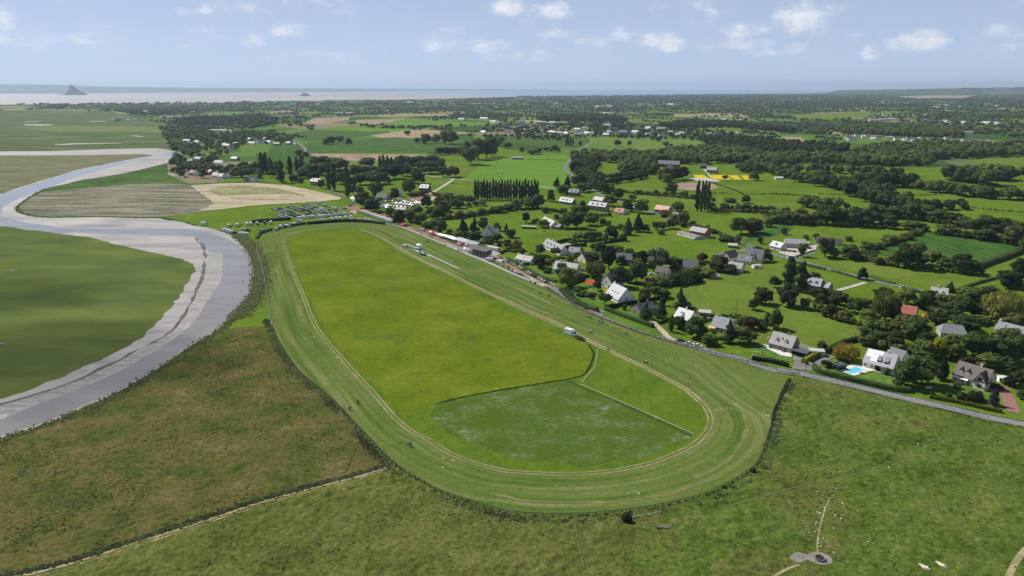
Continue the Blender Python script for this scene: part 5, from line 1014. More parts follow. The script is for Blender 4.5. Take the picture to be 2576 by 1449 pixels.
trees('c', 'by the village meadow', '545,717,22,92,p 567,717,22,92,p 589,717,22,92,p 612,717,22,92,p 690,715,40,50,o 1180,715,45,55,l 1270,650,45,70,o 1060,715,75,55,o 1470,670,70,45,o 1410,660,35,30,o 1545,720,65,45,o 1600,722,45,30,o 270,780,60,45,o 340,772,55,45,o 430,775,110,65,d 220,800,130,45,d 100,775,60,48,o 65,660,40,45,o')
trees('b', 'in the big wood left of the course', '740,1165,62,255,p 790,1165,62,245,p 925,1235,85,295,p 1250,955,45,130,p 1285,950,45,135,p 1325,955,45,130,p 1365,965,50,125,p 260,1085,72,205,p 345,1015,65,175,p 415,985,45,145,p 460,945,72,125,p 60,995,60,195,p 105,995,60,195,p 150,1005,62,155,p 985,1205,52,105,l 640,930,190,100,l 740,930,180,90,l 840,960,190,110,l 1120,930,180,90,l 1480,940,170,120,l 1590,950,170,120,l 1690,960,180,130,l 1800,960,190,150,l 1430,930,140,100,l 560,1010,170,110,d 480,1040,130,90,d 690,1010,170,120,d 870,1060,150,110,d 1000,1040,170,120,d 1130,1060,190,130,d 1260,1060,170,120,d 1400,1050,190,140,d 1520,1020,160,110,d 1180,1110,190,130,d 1050,1110,150,110,d 850,1100,130,110,d 660,1145,75,85,o 380,1085,95,80,o 450,1088,65,52,l 1060,1215,95,85,d 1200,1215,155,125,d 1290,1100,150,110,d 1630,1095,150,145,d 1750,1000,170,120,d 1860,980,110,110,o 250,1075,90,60,o 590,1060,110,80,d 950,1130,120,90,d')
trees('b', 'beside the crowded car park', '1540,1195,135,145,w 1390,1258,105,115,d 1100,1338,205,155,o 1170,1375,155,125,o 1720,1335,115,115,d 1850,1365,125,135,o 1890,1385,135,115,o 2000,1345,125,92,o 2060,1345,85,72,o 2280,1315,85,62,o 2210,1320,72,52,o 2140,1332,62,52,o 1340,1425,95,85,o 1250,1280,60,50,s 1580,1220,120,45,o 1680,1215,120,45,o 1920,1240,140,50,o 2040,1255,130,45,o 2150,1260,120,40,o 1930,1300,60,60,o')
trees('b', 'in the grove by the cattle meadow', '1880,1030,85,105,o 1960,1035,125,112,l 2010,1025,75,92,o 2160,905,175,175,g 2120,825,85,155,g 2240,855,155,205,l 2320,840,120,170,l 2385,825,112,185,l 1850,805,95,72,d 1920,805,95,75,d 1990,805,95,75,d 2060,805,95,75,d 1700,695,115,95,o 1620,685,52,52,o 1810,685,95,85,o 1900,695,115,135,o 1980,700,125,125,o 935,702,62,62,d 700,705,82,62,o 760,695,92,72,o 840,675,92,52,o 1525,610,70,45,o 2530,740,80,60,d 430,810,90,55,o 500,825,80,50,o')
trees('f', 'behind the grandstand', '1870,342,115,125,d 2080,335,125,135,c 2200,325,105,135,c 2285,315,105,135,d 2430,315,85,82,o 2520,335,62,92,c 2560,385,115,85,o 2040,395,95,72,o 2110,385,85,62,l 2200,435,155,105,d 2340,475,125,105,g 2420,425,115,82,o 2540,485,105,82,o 2450,470,60,40,s 1950,345,70,45,o')
trees('f', 'beside the red path', '1440,252,135,145,g 1540,225,135,115,d 1650,245,155,105,d 1800,295,135,82,o 1720,285,125,62,o 1350,165,85,85,d 1600,155,155,95,o 1830,195,155,105,o 1930,195,95,62,o 1760,170,110,80,l 1480,170,110,60,o 1240,140,60,40,s 2050,185,115,72,o 2160,168,95,52,o 2270,152,95,62,o 2430,132,155,62,o 2540,112,105,62,o 1460,250,80,60,g')
# clumps beside the river and the course
trees('o', 'below the race fence', '1150,925,110,115,s 2130,590,60,60,s 2420,420,70,60,s 230,868,40,35,s')

# ---- belts of trees that read as one mass, hedgerows and far woods
def lod(V, T, n, seed):
    return V, T
MIDG = []
for i in range(4):
    g = np.random.default_rng(900+i); V = []; T = []; off = 0
    for k in range(7):
        a = g.uniform(0, 6.3); z = g.uniform(.32, .8); rr = .30*g.uniform(.3, 1.1) if k else 0; s = g.uniform(.17, .26)
        c = np.array([math.cos(a)*rr, math.sin(a)*rr, z]); 
        cv = ICO0[0]*s*(1+.16*g.normal(size=(len(ICO0[0]), 1)))*np.array([1.15, 1.15, 1]) + c; V.append(cv); T.append(ICO0[1]+off); off += len(cv)
        lv, lq = leaves(c, np.array([s*1.2, s*1.2, s*1.05]), 26, .062, g); V.append(lv); T.append(np.concatenate([lq[:, [0, 1, 2]], lq[:, [0, 2, 3]]])+off); off += len(lv)
    tv = np.array([[.03, 0, -.02], [-.02, .03, -.02], [-.02, -.03, -.02], [0, 0, .5]]); V.append(tv); T.append(np.array([[0, 1, 3], [1, 2, 3], [2, 0, 3]])+off)
    V = np.concatenate(V); V[:, 2] = np.maximum(V[:, 2], -.02); MIDG.append((V, np.concatenate(T)))
FARG = []
for i in range(4):
    g = np.random.default_rng(950+i); V = []; T = []; off = 0
    for k in range(3):
        a = g.uniform(0, 6.3); s = g.uniform(.28, .4); c = np.array([math.cos(a)*.22, math.sin(a)*.22, g.uniform(.42, .66)])
        base = ICO0 if i < 2 and k < 2 else (np.array([[1, 0, 0], [-1, 0, 0], [0, 1, 0], [0, -1, 0], [0, 0, 1], [0, 0, -1.0]]), np.array([[0, 2, 4], [2, 1, 4], [1, 3, 4], [3, 0, 4], [2, 0, 5], [1, 2, 5], [3, 1, 5], [0, 3, 5]]))
        V.append(base[0]*s*(1+.18*g.normal(size=(len(base[0]), 1)))*np.array([1.2, 1.2, 1.1])+c); T.append(base[1]+off); off += len(base[0])
    FARG.append((np.concatenate(V), np.concatenate(T)))
def scatter(name, P, W, Hh, geo, mat, label, seed=3):
    if not len(P): return None
    g = np.random.default_rng(seed); Vs = []; Ts = []; off = 0
    pick = g.integers(0, len(geo), len(P))
    for gi, (V, T) in enumerate(geo):
        s = np.where(pick == gi)[0]
        if not len(s): continue
        a = g.uniform(0, 6.28, len(s)); c, sn = np.cos(a)[:, None], np.sin(a)[:, None]
        x = (V[None, :, 0]*c - V[None, :, 1]*sn)*W[s][:, None] + P[s, 0][:, None]; y = (V[None, :, 0]*sn + V[None, :, 1]*c)*W[s][:, None] + P[s, 1][:, None]
        z = V[None, :, 2]*Hh[s][:, None] + (P[s, 2][:, None] if P.shape[1] > 2 else 0) + np.zeros_like(x)
        Vs.append(np.stack([x, y, z], 2).reshape(-1, 3)); Ts.append((T[None]+(np.arange(len(s))*len(V))[:, None, None]+off).reshape(-1, 3)); off += len(s)*len(V)
    T_ = np.concatenate(Ts); mi = None; mats = [mat]
    if mat.name in VAR:                                   # each tree its own green
        mi = []
        for gi, (V, T) in enumerate(geo):
            n_ = int((pick == gi).sum())
            if n_: mi.append(np.repeat(g.choice(3, n_, p=[.5, .3, .2]), len(T)))
        mi = np.concatenate(mi); mats = [mat]+VAR[mat.name]
    me = np_mesh(name, np.concatenate(Vs), T_, mat, smooth=(geo is FARG), mi=mi, mats=mats)
    return tag(link(name, me), label, 'trees', kind='stuff')
def belt(pts, width, spacing, rows=1, seed=1):
    g = np.random.default_rng(seed); r = []
    q = resample(smooth(pts, 4), spacing)
    for p in q:
        for k in range(rows): r.append((p.x + g.normal()*width, p.y + g.normal()*width))
    return r
def wood(poly, spacing, seed=2):
    g = np.random.default_rng(seed); xs = [p.x for p in poly]; ys = [p.y for p in poly]
    n = int((max(xs)-min(xs))*(max(ys)-min(ys))/spacing**2)
    X = g.uniform(min(xs), max(xs), n); Y = g.uniform(min(ys), max(ys), n); k = inside(X, Y, [(p.x, p.y) for p in poly])
    return list(zip(X[k], Y[k]))
def clear(P):
    k = np.ones(len(P), bool)
    for hx, hy, r in HOUSES:
        d = math.hypot(hx, hy); ux, uy = -hx/d, -hy/d; rx, ry = P[:, 0]-hx, P[:, 1]-hy; al = rx*ux+ry*uy; la = np.abs(-rx*uy+ry*ux)
        k &= ~((la < r+3) & (al > -r-2) & (al < 14+d*.022))
    return P[k]
def mass(name, pts, h, label, mat='fd', seed=4, geo=None, hv=.3):
    P = clear(np.array(pts).reshape(-1, 2)); g = np.random.default_rng(seed); Hh = h*g.uniform(1-hv, 1+hv, len(P)); W = Hh*g.uniform(.85, 1.25, len(P))
    return scatter(name, P, W, Hh, geo or MIDG, M[mat], label, seed)
mass('woodland', wood(O('1436,404 1440,392 1560,394 1650,392 1720,380 1800,378 1870,384 1932,398 2000,396 2090,398 2200,404 2330,408 2345,420 2200,418 2060,414 1960,417 1860,412 1760,414 1640,412 1560,412'), 10.5), 13, 'dark wood stretching across the land behind the manor')
mass('woodland', belt(O('2060,458 2090,470 2140,482 2190,500 2255,524'), 7, 4.5, 2), 14, 'diagonal belt of dark oaks between two bright pastures')
mass('woodland', belt(O('2157,470 2200,472 2292,467'), 6, 6, 2, 5), 15, 'clump of tall oaks at the head of the sloping pasture')
mass('woodland', belt(O('1932,436 1970,444 2012,455 2060,463'), 7, 7, 2, 6), 11, 'oak clump behind the flower crop')
mass('woodland', belt(O('1975,433 2060,434 2132,436 2200,438 2262,443'), 7, 6, 2, 7), 11, 'dark hedge wood running right from the flower crop')
mass('woodland', belt(O('2285,470 2330,477 2370,484'), 6, 5, 2, 8), 9, 'short thick hedge left of the far right pasture')
mass('woodland', belt(O('2370,484 2430,492 2500,499 2576,503 2700,510'), 7, 4.5, 2, 9), 12, 'long oak belt running off the right edge')
mass('woodland', belt(O('2395,452 2440,458 2490,464'), 9, 5, 3, 10), 17, 'big rounded oak clump left of two in the right pastures')
mass('woodland', belt(O('2475,452 2510,452 2545,452'), 8, 5, 3, 11), 17, 'big rounded oak clump right of two in the right pastures')
mass('woodland', belt(O('2257,527 2330,526 2420,527'), 5, 5, 2, 12), 9, 'bushy hedge in front of the right pastures', 'fo')
mass('woodland', belt(O('2010,517 2052,526 2122,526'), 5, 6, 2, 13), 10, 'bushy hedge below the diagonal oaks', 'fo')
mass('hedgerow', belt(O('1785,526 1830,530 1880,531 1932,535 1990,540'), 3, 5, 2, 14), 6, 'rough hedge right of the four poplars', 'fo')
mass('hedgerow', belt(O('1500,455 1540,450 1590,445 1625,438'), 1.2, 5, 1, 15), 8, 'clipped avenue of round trees leading to the manor', 'fn', hv=.1)
mass('hedgerow', belt(O('1505,470 1545,462 1590,455 1628,446'), 1.2, 5, 1, 16), 8, 'second clipped avenue row leading to the manor', 'fn', hv=.1)
mass('woodland', belt(O('1480,408 1470,425 1478,440 1490,455 1500,475'), 9, 6, 3, 17), 10, 'young trees along the inside of the road bend', 'fo')
mass('woodland', wood(O('1560,425 1590,408 1640,418 1655,432 1640,440 1590,440 1570,438'), 8), 13, 'round-topped trees in front of the manor', 'fl')
mass('woodland', wood(O('1850,428 1900,412 1945,412 1960,425 1940,435 1880,436'), 8), 11, 'oak copse right of the stone farm')
mass('hedgerow', belt(O('1190,374 1230,370 1260,350'), 6, 6, 2, 18), 9, 'hedge beside the small barn', 'fo')
for i, (s, lab) in enumerate((('2060,490 2200,493 2240,500', 'low hedge line across the upper right pasture'), ('2232,497 2370,490', 'low hedge across the middle right pasture'), ('1945,489 2060,496', 'low hedge line above the shrubby field'), ('2445,524 2576,536', 'thin hedge line in the far right pasture'), ('1785,459 1850,480 1890,503', 'dark ditch hedge running down from the flower crop'), ('1720,484 1840,488', 'low hedge beneath the ploughed patch'), ('1880,490 1990,489', 'low hedge right of the ditch'), ('1300,402 1424,404', 'fence hedge along the cattle meadow'))):
    mass('hedgerow', belt(O(s), .5, 2.2, 1, 30+i), 1.6, lab, 'fs')
# left village and its trees
mass('woodland', wood(O('410,345 402,325 440,318 520,322 600,330 640,338 690,335 740,350 730,368 690,372 640,365 600,375 560,395 470,400 440,385 425,360'), 19, 21), 10, 'dark trees among the houses of the left hamlet')
mass('woodland', wood(O('425,420 450,400 500,402 560,410 580,430 640,425 700,420 690,445 640,452 560,448 500,450 440,445'), 15, 22), 11, 'dark trees round the riverside cottages')
mass('woodland', wood(O('465,300 520,296 560,300 640,292 700,300 690,315 640,325 560,318 470,318 420,312'), 17, 23), 11, 'tree belt behind the left hamlet')
mass('woodland', belt(O('287,304.5 340,304.5 370,306 440,310'), 5, 12, 1, 24), 8, 'trees round the white cottages on the marsh edge')
mass('woodland', wood(O('120,274 130,267 155,263.5 165,269 160,274'), 16, 25), 12, 'isolated dark copse far off on the shore')
mass('woodland', belt(O('240,281 280,281'), 9, 10, 1, 26), 10, 'small far copse at the marsh edge')
mass('woodland', wood(O('300,283 340,277 420,272 480,275 470,286 400,290 330,288'), 20, 27), 11, 'far tree belt beyond the salt marsh')
# main village trees
mass('woodland', wood(O('1290,345 1300,322 1400,312 1460,304 1560,305 1600,318 1700,325 1780,330 1850,335 1870,352 1800,362 1720,352 1600,350 1480,346 1400,356 1330,352'), 20, 28), 7.5, 'trees among the village houses')
mass('woodland', wood(O('1350,300 1480,290 1570,300 1575,306 1460,304 1370,308'), 13, 29), 13, 'dark wood behind the village')
mass('woodland', wood(O('1660,318 1750,305 1840,312 1935,325 2000,330 1990,336 1840,322 1700,324'), 13, 44), 12, 'dark belt of trees right of the village')
mass('woodland', wood(O('1760,352 1830,345 1880,355 1960,362 2060,370 2140,376 2110,390 1980,392 1880,385 1800,380'), 12, 45), 13, 'dark wood below the row of white houses')
mass('woodland', wood(O('2120,340 2140,325 2230,318 2330,322 2420,330 2420,350 2300,345 2200,340'), 12, 46), 13, 'dark wood behind the row of white houses')
mass('woodland', wood(O('2140,388 2230,372 2350,366 2450,372 2560,376 2700,378 2700,398 2500,396 2340,404 2200,402'), 12, 47), 14, 'broad wood across the right middle distance', 'fo')
# bushes that close the hedges between the trees
for i, (t, s, h, lab) in enumerate((('h', '810,590 1040,615 1240,665 1420,690 1650,690 1800,720 1960,745 2100,750', 3.6, 'bushy hedge foot below the maize field'), ('h', '940,540 1050,500 1200,460 1330,420 1450,370 1590,300', 3.2, 'hedge bushes climbing the left side of the maize field'), ('h', '1690,350 1850,365 2050,390 2250,420 2450,450 2600,480', 3.4, 'hedge bushes along the top of the maize field'),
        ('h', '0,235 150,240 330,250 600,258 820,268 1080,255', 4.2, 'dense hedge bottom behind the farm, left half'), ('h', '1080,200 1280,195 1500,200 1700,235 1950,275 2200,300 2400,325 2600,345', 4.2, 'dense hedge bottom behind the farm, right half'), ('c', '1110,1180 1250,1200 1400,1212 1560,1225 1830,1250', 3.0, 'hedge bushes along the manor field edge'), ('c', '1990,1360 2150,1375 2350,1385 2576,1395', 3.6, 'hedge bushes right of the four tall poplars'),
        ('g', '1480,155 1600,215 1720,265 1800,255', 3.0, 'roadside bushes past the red-roofed house'), ('g', '1830,265 1960,300 2100,355 2220,400', 2.4, 'roadside bushes beyond the brick house'), ('f', '1730,280 1800,300 1850,330', 3.2, 'garden bushes behind the gazebos'), ('f', '1940,200 2100,180 2250,155 2400,125 2576,108', 3.4, 'hedge bushes across the meadow beyond the path'), ('b', '1800,1215 1950,1245 2100,1265 2190,1270', 4.0, 'dark hedge leading to the long poplar row'),
        ('c', '-40,1355 60,1360 180,1360 300,1350', 3.2, 'dark bushes under the poplar row'), ('g', '300,100 420,120 560,150 700,150 900,165 1100,150 1160,130', 3.0, 'garden bushes below the stone farmhouses'), ('g', '600,420 760,425 900,405', 2.6, 'bushes behind the tennis court'), ('g', '900,560 1050,560 1200,575', 2.4, 'garden hedge behind the gabled houses'), ('g', '1560,900 1640,870 1720,860 1850,840 2000,800 2150,770', 3.2, 'overgrown bushes between gardens and meadow'), ('g', '1300,860 1400,890 1540,890', 3.0, 'bushes below the rusty shed'),
        ('h', '460,1060 560,1140 700,1210 830,1240 950,1255', 3.2, 'orchard bushes above the sloping meadow'), ('g', '1780,1080 1880,1140 2050,1180', 2.0, 'scrub behind the wooden hut'), ('g', '2130,1190 2300,1200 2450,1230 2570,1260', 2.4, 'garden bushes behind the awning house'), ('l', '950,450 1100,480 1300,520 1420,500', 3.6, 'undergrowth behind the pool villa'), ('l', '1700,450 1900,430 2150,440 2350,470', 4.0, 'undergrowth below the grey hipped roof'), ('l', '1950,680 2100,640 2300,650 2500,720', 3.6, 'undergrowth behind the brown-roofed house'), ('h', '1500,1050 1700,1150 1900,1230 2100,1250 2300,1260', 4.0, 'undergrowth in the wood right of the barn'))):
    mass('hedgerow', belt(pl(t, s), 1.1, 2.4, 2, 200+i), h, lab, 'fo', 300+i)
# far bocage
def bocage():
    g = np.random.default_rng(77); P = []; S = []
    ca, sa = math.cos(.35), math.sin(.35)
    def add(x, y, h): P.append((x, y)); S.append(h)
    def lines(d0, d1, cw, ch, step, hh, keep, wd):
        n = int(2.4*d1/cw)+2
        for i in range(-n//2, n//2):
            for j in range(0, int(1.5*d1/ch)):
                cx = i*cw*1.0; cy = j*ch
                x = cx*ca - cy*sa + g.normal()*cw*.1; y = cx*sa + cy*ca + g.normal()*ch*.1
                if y < d0*.75 or y > d1 or abs(x) > y*.86+150: continue
                wf = mnoise.noise(Vector((x/900, y/900, 2)))
                for (ux, uy, L) in ((ca, sa, cw), (-sa, ca, ch)):
                    if g.random() > keep: continue
                    for t in np.arange(0, L, step):
                        if g.random() < .82: add(x+ux*t+g.normal()*step*.25, y+uy*t+g.normal()*step*.25, hh*g.uniform(.55, 1.25))
                if wf > .24:
                    for k in range(int(cw*ch/(wd*wd)*min(1, (wf-.1)*2))): add(x+g.uniform(0, cw), y+g.uniform(0, ch), hh*g.uniform(.8, 1.25))
    lines(1000, 2600, 190, 165, 9, 9.5, .58, 17)
    lines(2600, 5200, 230, 190, 16, 10.5, .70, 28)
    lines(5200, 13500, 380, 300, 36, 14, .8, 75)
    P = np.array(P); S = np.array(S)
    PX, PY = to_px(P[:, 0], P[:, 1])
    d = P[:, 1]
    ok = (PX > -250) & (PX < 2830) & (PY < 392) & inside(P[:, 0], P[:, 1], [(p.x, p.y) for p in COAST]+[(24000, 60), (-6000, 60)])
    EXC = ['-500,276 280,278 330,288 420,308 425,364 445,376 445,392 -500,470', '760,360 800,318 900,318 1000,330 1170,330 1200,378 1080,408 790,408', '755,316 788,295 885,293 1140,284 1140,294 1030,300 1000,310 890,318 770,318', '960,321 965,310 1150,304 1255,308 1245,318', '1288,345 1400,310 1560,304 1860,330 1880,362 1500,400 1290,400', '1840,400 1850,368 2080,362 2130,372 2120,335 2520,340 2520,366 2300,376 2500,396 1900,400',
           '1690,286 1822,287 1802,295 1694,295', '2240,244 2330,239.5 2465,239.5 2422,248 2320,250', '1995,290 2180,281 2198,290 2120,301 2010,304', '1960,343 2017,344 2044,364 1990,370', '415,335 640,325 790,360 800,460 420,460', '1288,358 1450,350 1500,380 1440,420 1180,460 1200,372', '1690,322 1860,316 1880,332 1750,337', '1100,370 1290,352 1300,400 1100,420', '-500,262 0,262 60,266 110,276 -500,280', '640,250 800,250 1000,249 1200,244.5 1300,243 1300,246 1100,252 900,255 640,259']
    for hx, hy, r in HOUSES:
        dd_ = math.hypot(hx, hy); ux, uy = -hx/dd_, -hy/dd_; rx, ry = P[:, 0]-hx, P[:, 1]-hy; al = rx*ux+ry*uy; la = np.abs(-rx*uy+ry*ux); ok &= ~((la < r+4) & (al > -r-2) & (al < 14+dd_*.025))
    for s in EXC:
        q = [tuple(map(float, a.split(','))) for a in s.split()]; ok &= ~inside(PX, PY, q)
    P, S, d = P[ok], S[ok], d[ok]

    W = S*g.uniform(.95, 1.5, len(S)); W = np.where(d > 5200, W*1.9, W)
    k = d < 2600
    n_ = d < 1500; scatter('near_hedgerows', P[n_], W[n_], S[n_], MIDG, M['fd'], 'hedgerow trees between the nearer fields', 8); k &= ~n_
    scatter('far_hedgerows', P[k], W[k], S[k], FARG, M['fd'], 'far hedgerow trees across the middle distance fields', 5)
    k = d >= 2600
    scatter('distant_hedgerows', P[k], W[k], S[k], FARG[2:], M['fd'], 'distant hedgerows and woods below the horizon', 6)
bocage()
# rough plants along the river bank and the race fence
def fringe(name, pts, w, n, h, mat, label, seed):
    g = np.random.default_rng(seed); q = resample(pts, .5); P = []; 
    for _ in range(n):
        p = q[g.integers(0, len(q))]; P.append((p.x+g.normal()*w*.5, p.y+g.normal()*w*.5))
    P = np.array(P); Hh = h*g.uniform(.4, 1.2, n); return scatter(name, P, Hh*g.uniform(.9, 1.7, n), Hh, [(V, T) for V, T in TUFT], M[mat], label, seed)
TUFT = []
for i in range(3):
    g = np.random.default_rng(70+i); v, q = leaves(np.array([0, 0, .35]), np.array([.36, .36, .5]), 16, .2, g); v[:, 2] = np.maximum(v[:, 2], -.05); TUFT.append((v, np.concatenate([q[:, [0, 1, 2]], q[:, [0, 2, 3]]])))
M['fscrub'] = foliage('foliage_scrub', (.13, .16, .08)); M['fdry'] = foliage('foliage_dry', (.30, .25, .14))
sb = smooth(bank[0:18], 4)
fringe('bank_scrub', offset(sb[:60], -2.5), 3.0, 5200, .8, 'fscrub', 'grey-green scrub along the near river bank', 1)
fringe('bank_scrub', offset(sb[36:60], -5), 6, 4200, .9, 'fscrub', 'thick reeds between the river bend and the course', 2)
fringe('bank_scrub', smooth(bank[17:36], 4), 1.5, 1500, .8, 'fs', 'dark plants on the far river bank', 3)
fo = smooth(OUT, 5)
fringe('fence_scrub', offset(fo[24:], -2.2), 1.8, 7000, .62, 'fscrub', 'tall grass and nettles under the race fence', 4)
fringe('fence_scrub', offset(fo[60:], -4.4), 1.2, 2600, .35, 'fdry', 'dry straw-coloured grass outside the race fence', 5)
fringe('ditch_scrub', resample(smooth(list(DITCH), 4), 1), 1.2, 3000, .6, 'fscrub', 'ditch plants between heath and pasture', 6)
fringe('ditch_scrub', offset(smooth(list(DITCH), 4), 3.0), 1.0, 2200, .3, 'fdry', 'dry grass strip beside the ditch', 7)
fringe('roadside_scrub', offset(smooth(plm(('g', '480,900 560,1000 700,1090 830,1140')), 4), 3.5), 1.6, 380, 1.5, 'fs', 'wild roadside hedge by the first bend', 8)

def tufts(name, poly, bounds, n, h, mat, label, seed, thr=.5, alt=0):
    g = np.random.default_rng(seed); x0, x1, y0, y1 = bounds
    X = g.uniform(x0, x1, n*6); Y = y0 + (y1-y0)*g.random(n*6)**1.3
    k = inside(X, Y, [(p.x, p.y) for p in poly]); PX, PY = to_px(X, Y); k &= (PX > -150) & (PX < (1950 if mat == 'fstraw' else 2730)) & (PY < 1560) & (vnoise(X, Y, 9, 60+alt)*.6+vnoise(X, Y, 3, 61+alt)*.4 > thr)
    for p in FLATS[::2]: k &= np.hypot(X-p.x, Y-p.y) > 1.6
    for p in MUDPAD: k &= np.hypot(X-p.x, Y-p.y) > 6
    P = np.stack([X[k], Y[k]], 1)[:n]; Hh = h*g.uniform(.5, 1.3, len(P))
    return scatter(name, P, Hh*g.uniform(1.2, 2.2, len(P)), Hh, TUFT, M[mat], label, seed)
M['ftuft'] = foliage('foliage_tuft', (.088, .115, .030), .4); M['fbrown'] = foliage('foliage_brown', (.115, .092, .033), .4); M['fstraw'] = foliage('foliage_straw', (.19, .16, .07), .35)
tufts('grass_tufts', FORE, (-170, 290, 150, 300), 9000, .42, 'ftuft', 'green tufts standing in the near pasture', 11, .5)
tufts('grass_tufts', FORE, (-170, 290, 150, 300), 2600, .36, 'fstraw', 'straw-coloured tufts standing in the near pasture', 12, .56, 20)
tufts('grass_tufts', HEATH, (-300, -60, 170, 420), 6500, .42, 'ftuft', 'green tufts standing in the heath', 13, .52, 7)
tufts('grass_tufts', HEATH, (-300, -60, 170, 420), 6500, .42, 'fbrown', 'brown tufts standing in the heath', 14, .5, 33)

M['fbright'] = foliage('foliage_lush', (.10, .155, .035), .4)
for i, s_ in enumerate(('2420,420 2300,640 2200,750', '2180,800 2330,900 2330,1000 2290,1100 2230,1250 2150,1350')):
    fringe('lush_grass', smooth(pl('i', s_), 4), 5, 900, .42, 'fbright', ('bright green swath near the river bend', 'bright green swath winding down the heath')[i], 21+i)
fringe('lush_grass', smooth(pl('m', '2300,60 2300,250 2180,420 2050,600 1980,700'), 4), 5, 900, .42, 'fbright', 'green swath on the lower heath', 23)
fringe('lush_grass', smooth(pl('m', '480,740 620,690 760,640'), 4), 4, 350, .4, 'fbright', 'small bright green patch on the lower left heath', 24)
# ------------------------------------------------------------------ hedges, walls, fences
def hedge(label, t, s, w, h, mat='fs', name='hedge', closed=False):
    q = resample(smooth(pl(t, s), 4), .7); n = len(q); Lf = offset(q, 1); dirs = [(b-a) for a, b in zip(q, Lf)]
    sec = [(-.5, -.05), (-.54, .35), (-.5, .8), (-.36, 1.0), (-.12, 1.03), (.14, 1.02), (.36, 1.0), (.5, .8), (.54, .35), (.5, -.05)]; V = []; F = []; m = len(sec)
    for i, p in enumerate(q):
        for k, (a, z) in enumerate(sec):
            v = p + dirs[i]*a*w + Vector((0, 0, z*h)); r = mnoise.noise(v*1.7)*.16 + mnoise.noise(v*.4)*.22
            V.append(tuple(v + dirs[i]*(r*(1 if a > 0 else -1)*.8) + Vector((0, 0, r*.9 if z > .5 else 0))))
    for i in range(n-1):
        for k in range(m-1): F.append((i*m+k, i*m+k+1, (i+1)*m+k+1, (i+1)*m+k))
    F += [tuple(range(m-1, -1, -1)), tuple((n-1)*m+k for k in range(m))]
    V = np.array(V); c = V.mean(axis=0); c[2] = 0
    # leaf clumps over the clipped faces
    g = np.random.default_rng(len(V)); idx = g.integers(0, len(V), int(n*16)); pts = V[idx] + g.normal(size=(len(idx), 3))*.08
    d = g.normal(size=(len(idx), 3)); d /= np.linalg.norm(d, axis=1)[:, None]; e = np.cross(d, g.normal(size=d.shape)); e /= np.linalg.norm(e, axis=1)[:, None]; sz = g.uniform(.10, .24, (len(idx), 1))
    lv = np.stack([pts-d*sz, pts+e*sz, pts+d*sz, pts-e*sz], 1).reshape(-1, 3); lf = [tuple(len(V)+4*i+k for k in range(4)) for i in range(len(idx))]
    AV = np.concatenate([V, lv])-c
    me = bpy.data.meshes.new(name); me.from_pydata([tuple(v) for v in AV], [], F+lf); me.materials.append(M[mat]); me.update()
    o = link(name, me); o.location = Vector(c); return tag(o, label, 'hedge')
M['fyel'] = foliage('foliage_gold_hedge', (.16, .17, .02)); M['fhedge'] = foliage('foliage_clipped', (.045, .085, .02)); M['fdhedge'] = foliage('foliage_dark_hedge', (.022, .042, .014))
hedge('long dark clipped hedge round the low stone house', 'g', '940,1105 1050,1150 1200,1205 1340,1255 1425,1285', 2.0, 2.2, 'fhedge')
hedge('dark clipped hedge across the low stone house garden', 'g', '945,1095 1100,1065 1270,1040 1400,1015 1570,985', 1.6, 2.0, 'fdhedge')
hedge('short clipped hedge between the two front gardens', 'g', '1480,1250 1540,1225 1620,1200', 1.4, 1.6, 'fdhedge')
hedge('curving clipped hedge in front of the pool', 'l', '460,680 480,720 600,760 800,810 1000,855 1200,900 1310,920 1440,930', 1.8, 2.2, 'fhedge')
hedge('golden hedge beside the carport drive', 'v', '1100,800 1200,740 1320,680 1440,630', 2.2, 2.4, 'fyel')
hedge('dark hedge along the road before the stone house', 'l', '-160,600 0,625 110,650 215,675', 1.8, 1.8, 'fdhedge')
hedge('yellow-green hedge before the brown-roofed house', 'l', '1625,985 1750,1010 1900,1035 2050,1070 2200,1105 2350,1135', 1.6, 1.5, 'fyel')
hedge('field hedge running from the stone house to the wood', 'l', '580,540 700,470 800,430 950,400', 2.4, 2.2, 'fdhedge')
hedge('bright clipped hedge along the parked cars', 't', '1590,540 1780,660 2000,790 2200,880 2480,970', 1.6, 1.6, 'fhedge')
hedge('clipped hedge behind the upper row of cars', 't', '1210,370 1330,430 1490,510', 1.6, 1.5, 'fhedge')
hedge('dark garden hedge beside the white bungalow', 't', '1640,530 1830,505', 1.4, 1.6, 'fdhedge')
hedge('clipped hedge screening the bungalow garden', 't', '1810,240 1950,275 2100,310 2300,355 2440,375', 1.8, 1.6, 'fhedge')
hedge('dark hedge behind the grandstand yard', 't', '1060,230 1100,200 1200,165 1330,180 1430,210', 1.6, 1.6, 'fdhedge')
hedge('tall hedge round the tennis court', 'g', '530,495 640,475 750,462', 1.8, 2.6, 'fdhedge')
hedge('hedge behind the tennis court', 'g', '450,440 550,415 605,410', 1.6, 2.4, 'fdhedge')
hedge('short hedge right of the tennis court', 'g', '560,420 650,455', 1.6, 2.4, 'fdhedge')
hedge('straight dark hedge below the two conifers', 'g', '930,440 1040,425 1155,408', 2.0, 2.0, 'fdhedge')
hedge('garden hedge left of the white gabled house', 'g', '640,800 720,785 775,772', 1.6, 1.8, 'fdhedge')
hedge('hedge under the willow beside red awnings', 'g', '570,870 660,835 740,810', 1.4, 1.8, 'fdhedge')
hedge('wild hedge along the bend of the road', 'g', '490,905 560,980 650,1040 760,1090 860,1115', 3.0, 1.8, 'fs')
hedge('long dark hedge along the far end of the course', 'q', '1090,760 1300,745 1600,720 1900,700 2200,692 2580,700', 2.6, 2.6, 'fdhedge')
hedge('end of the long dark hedge nearest the rail', 'r', '20,950 300,960 600,985 890,1020', 2.4, 2.4, 'fdhedge')
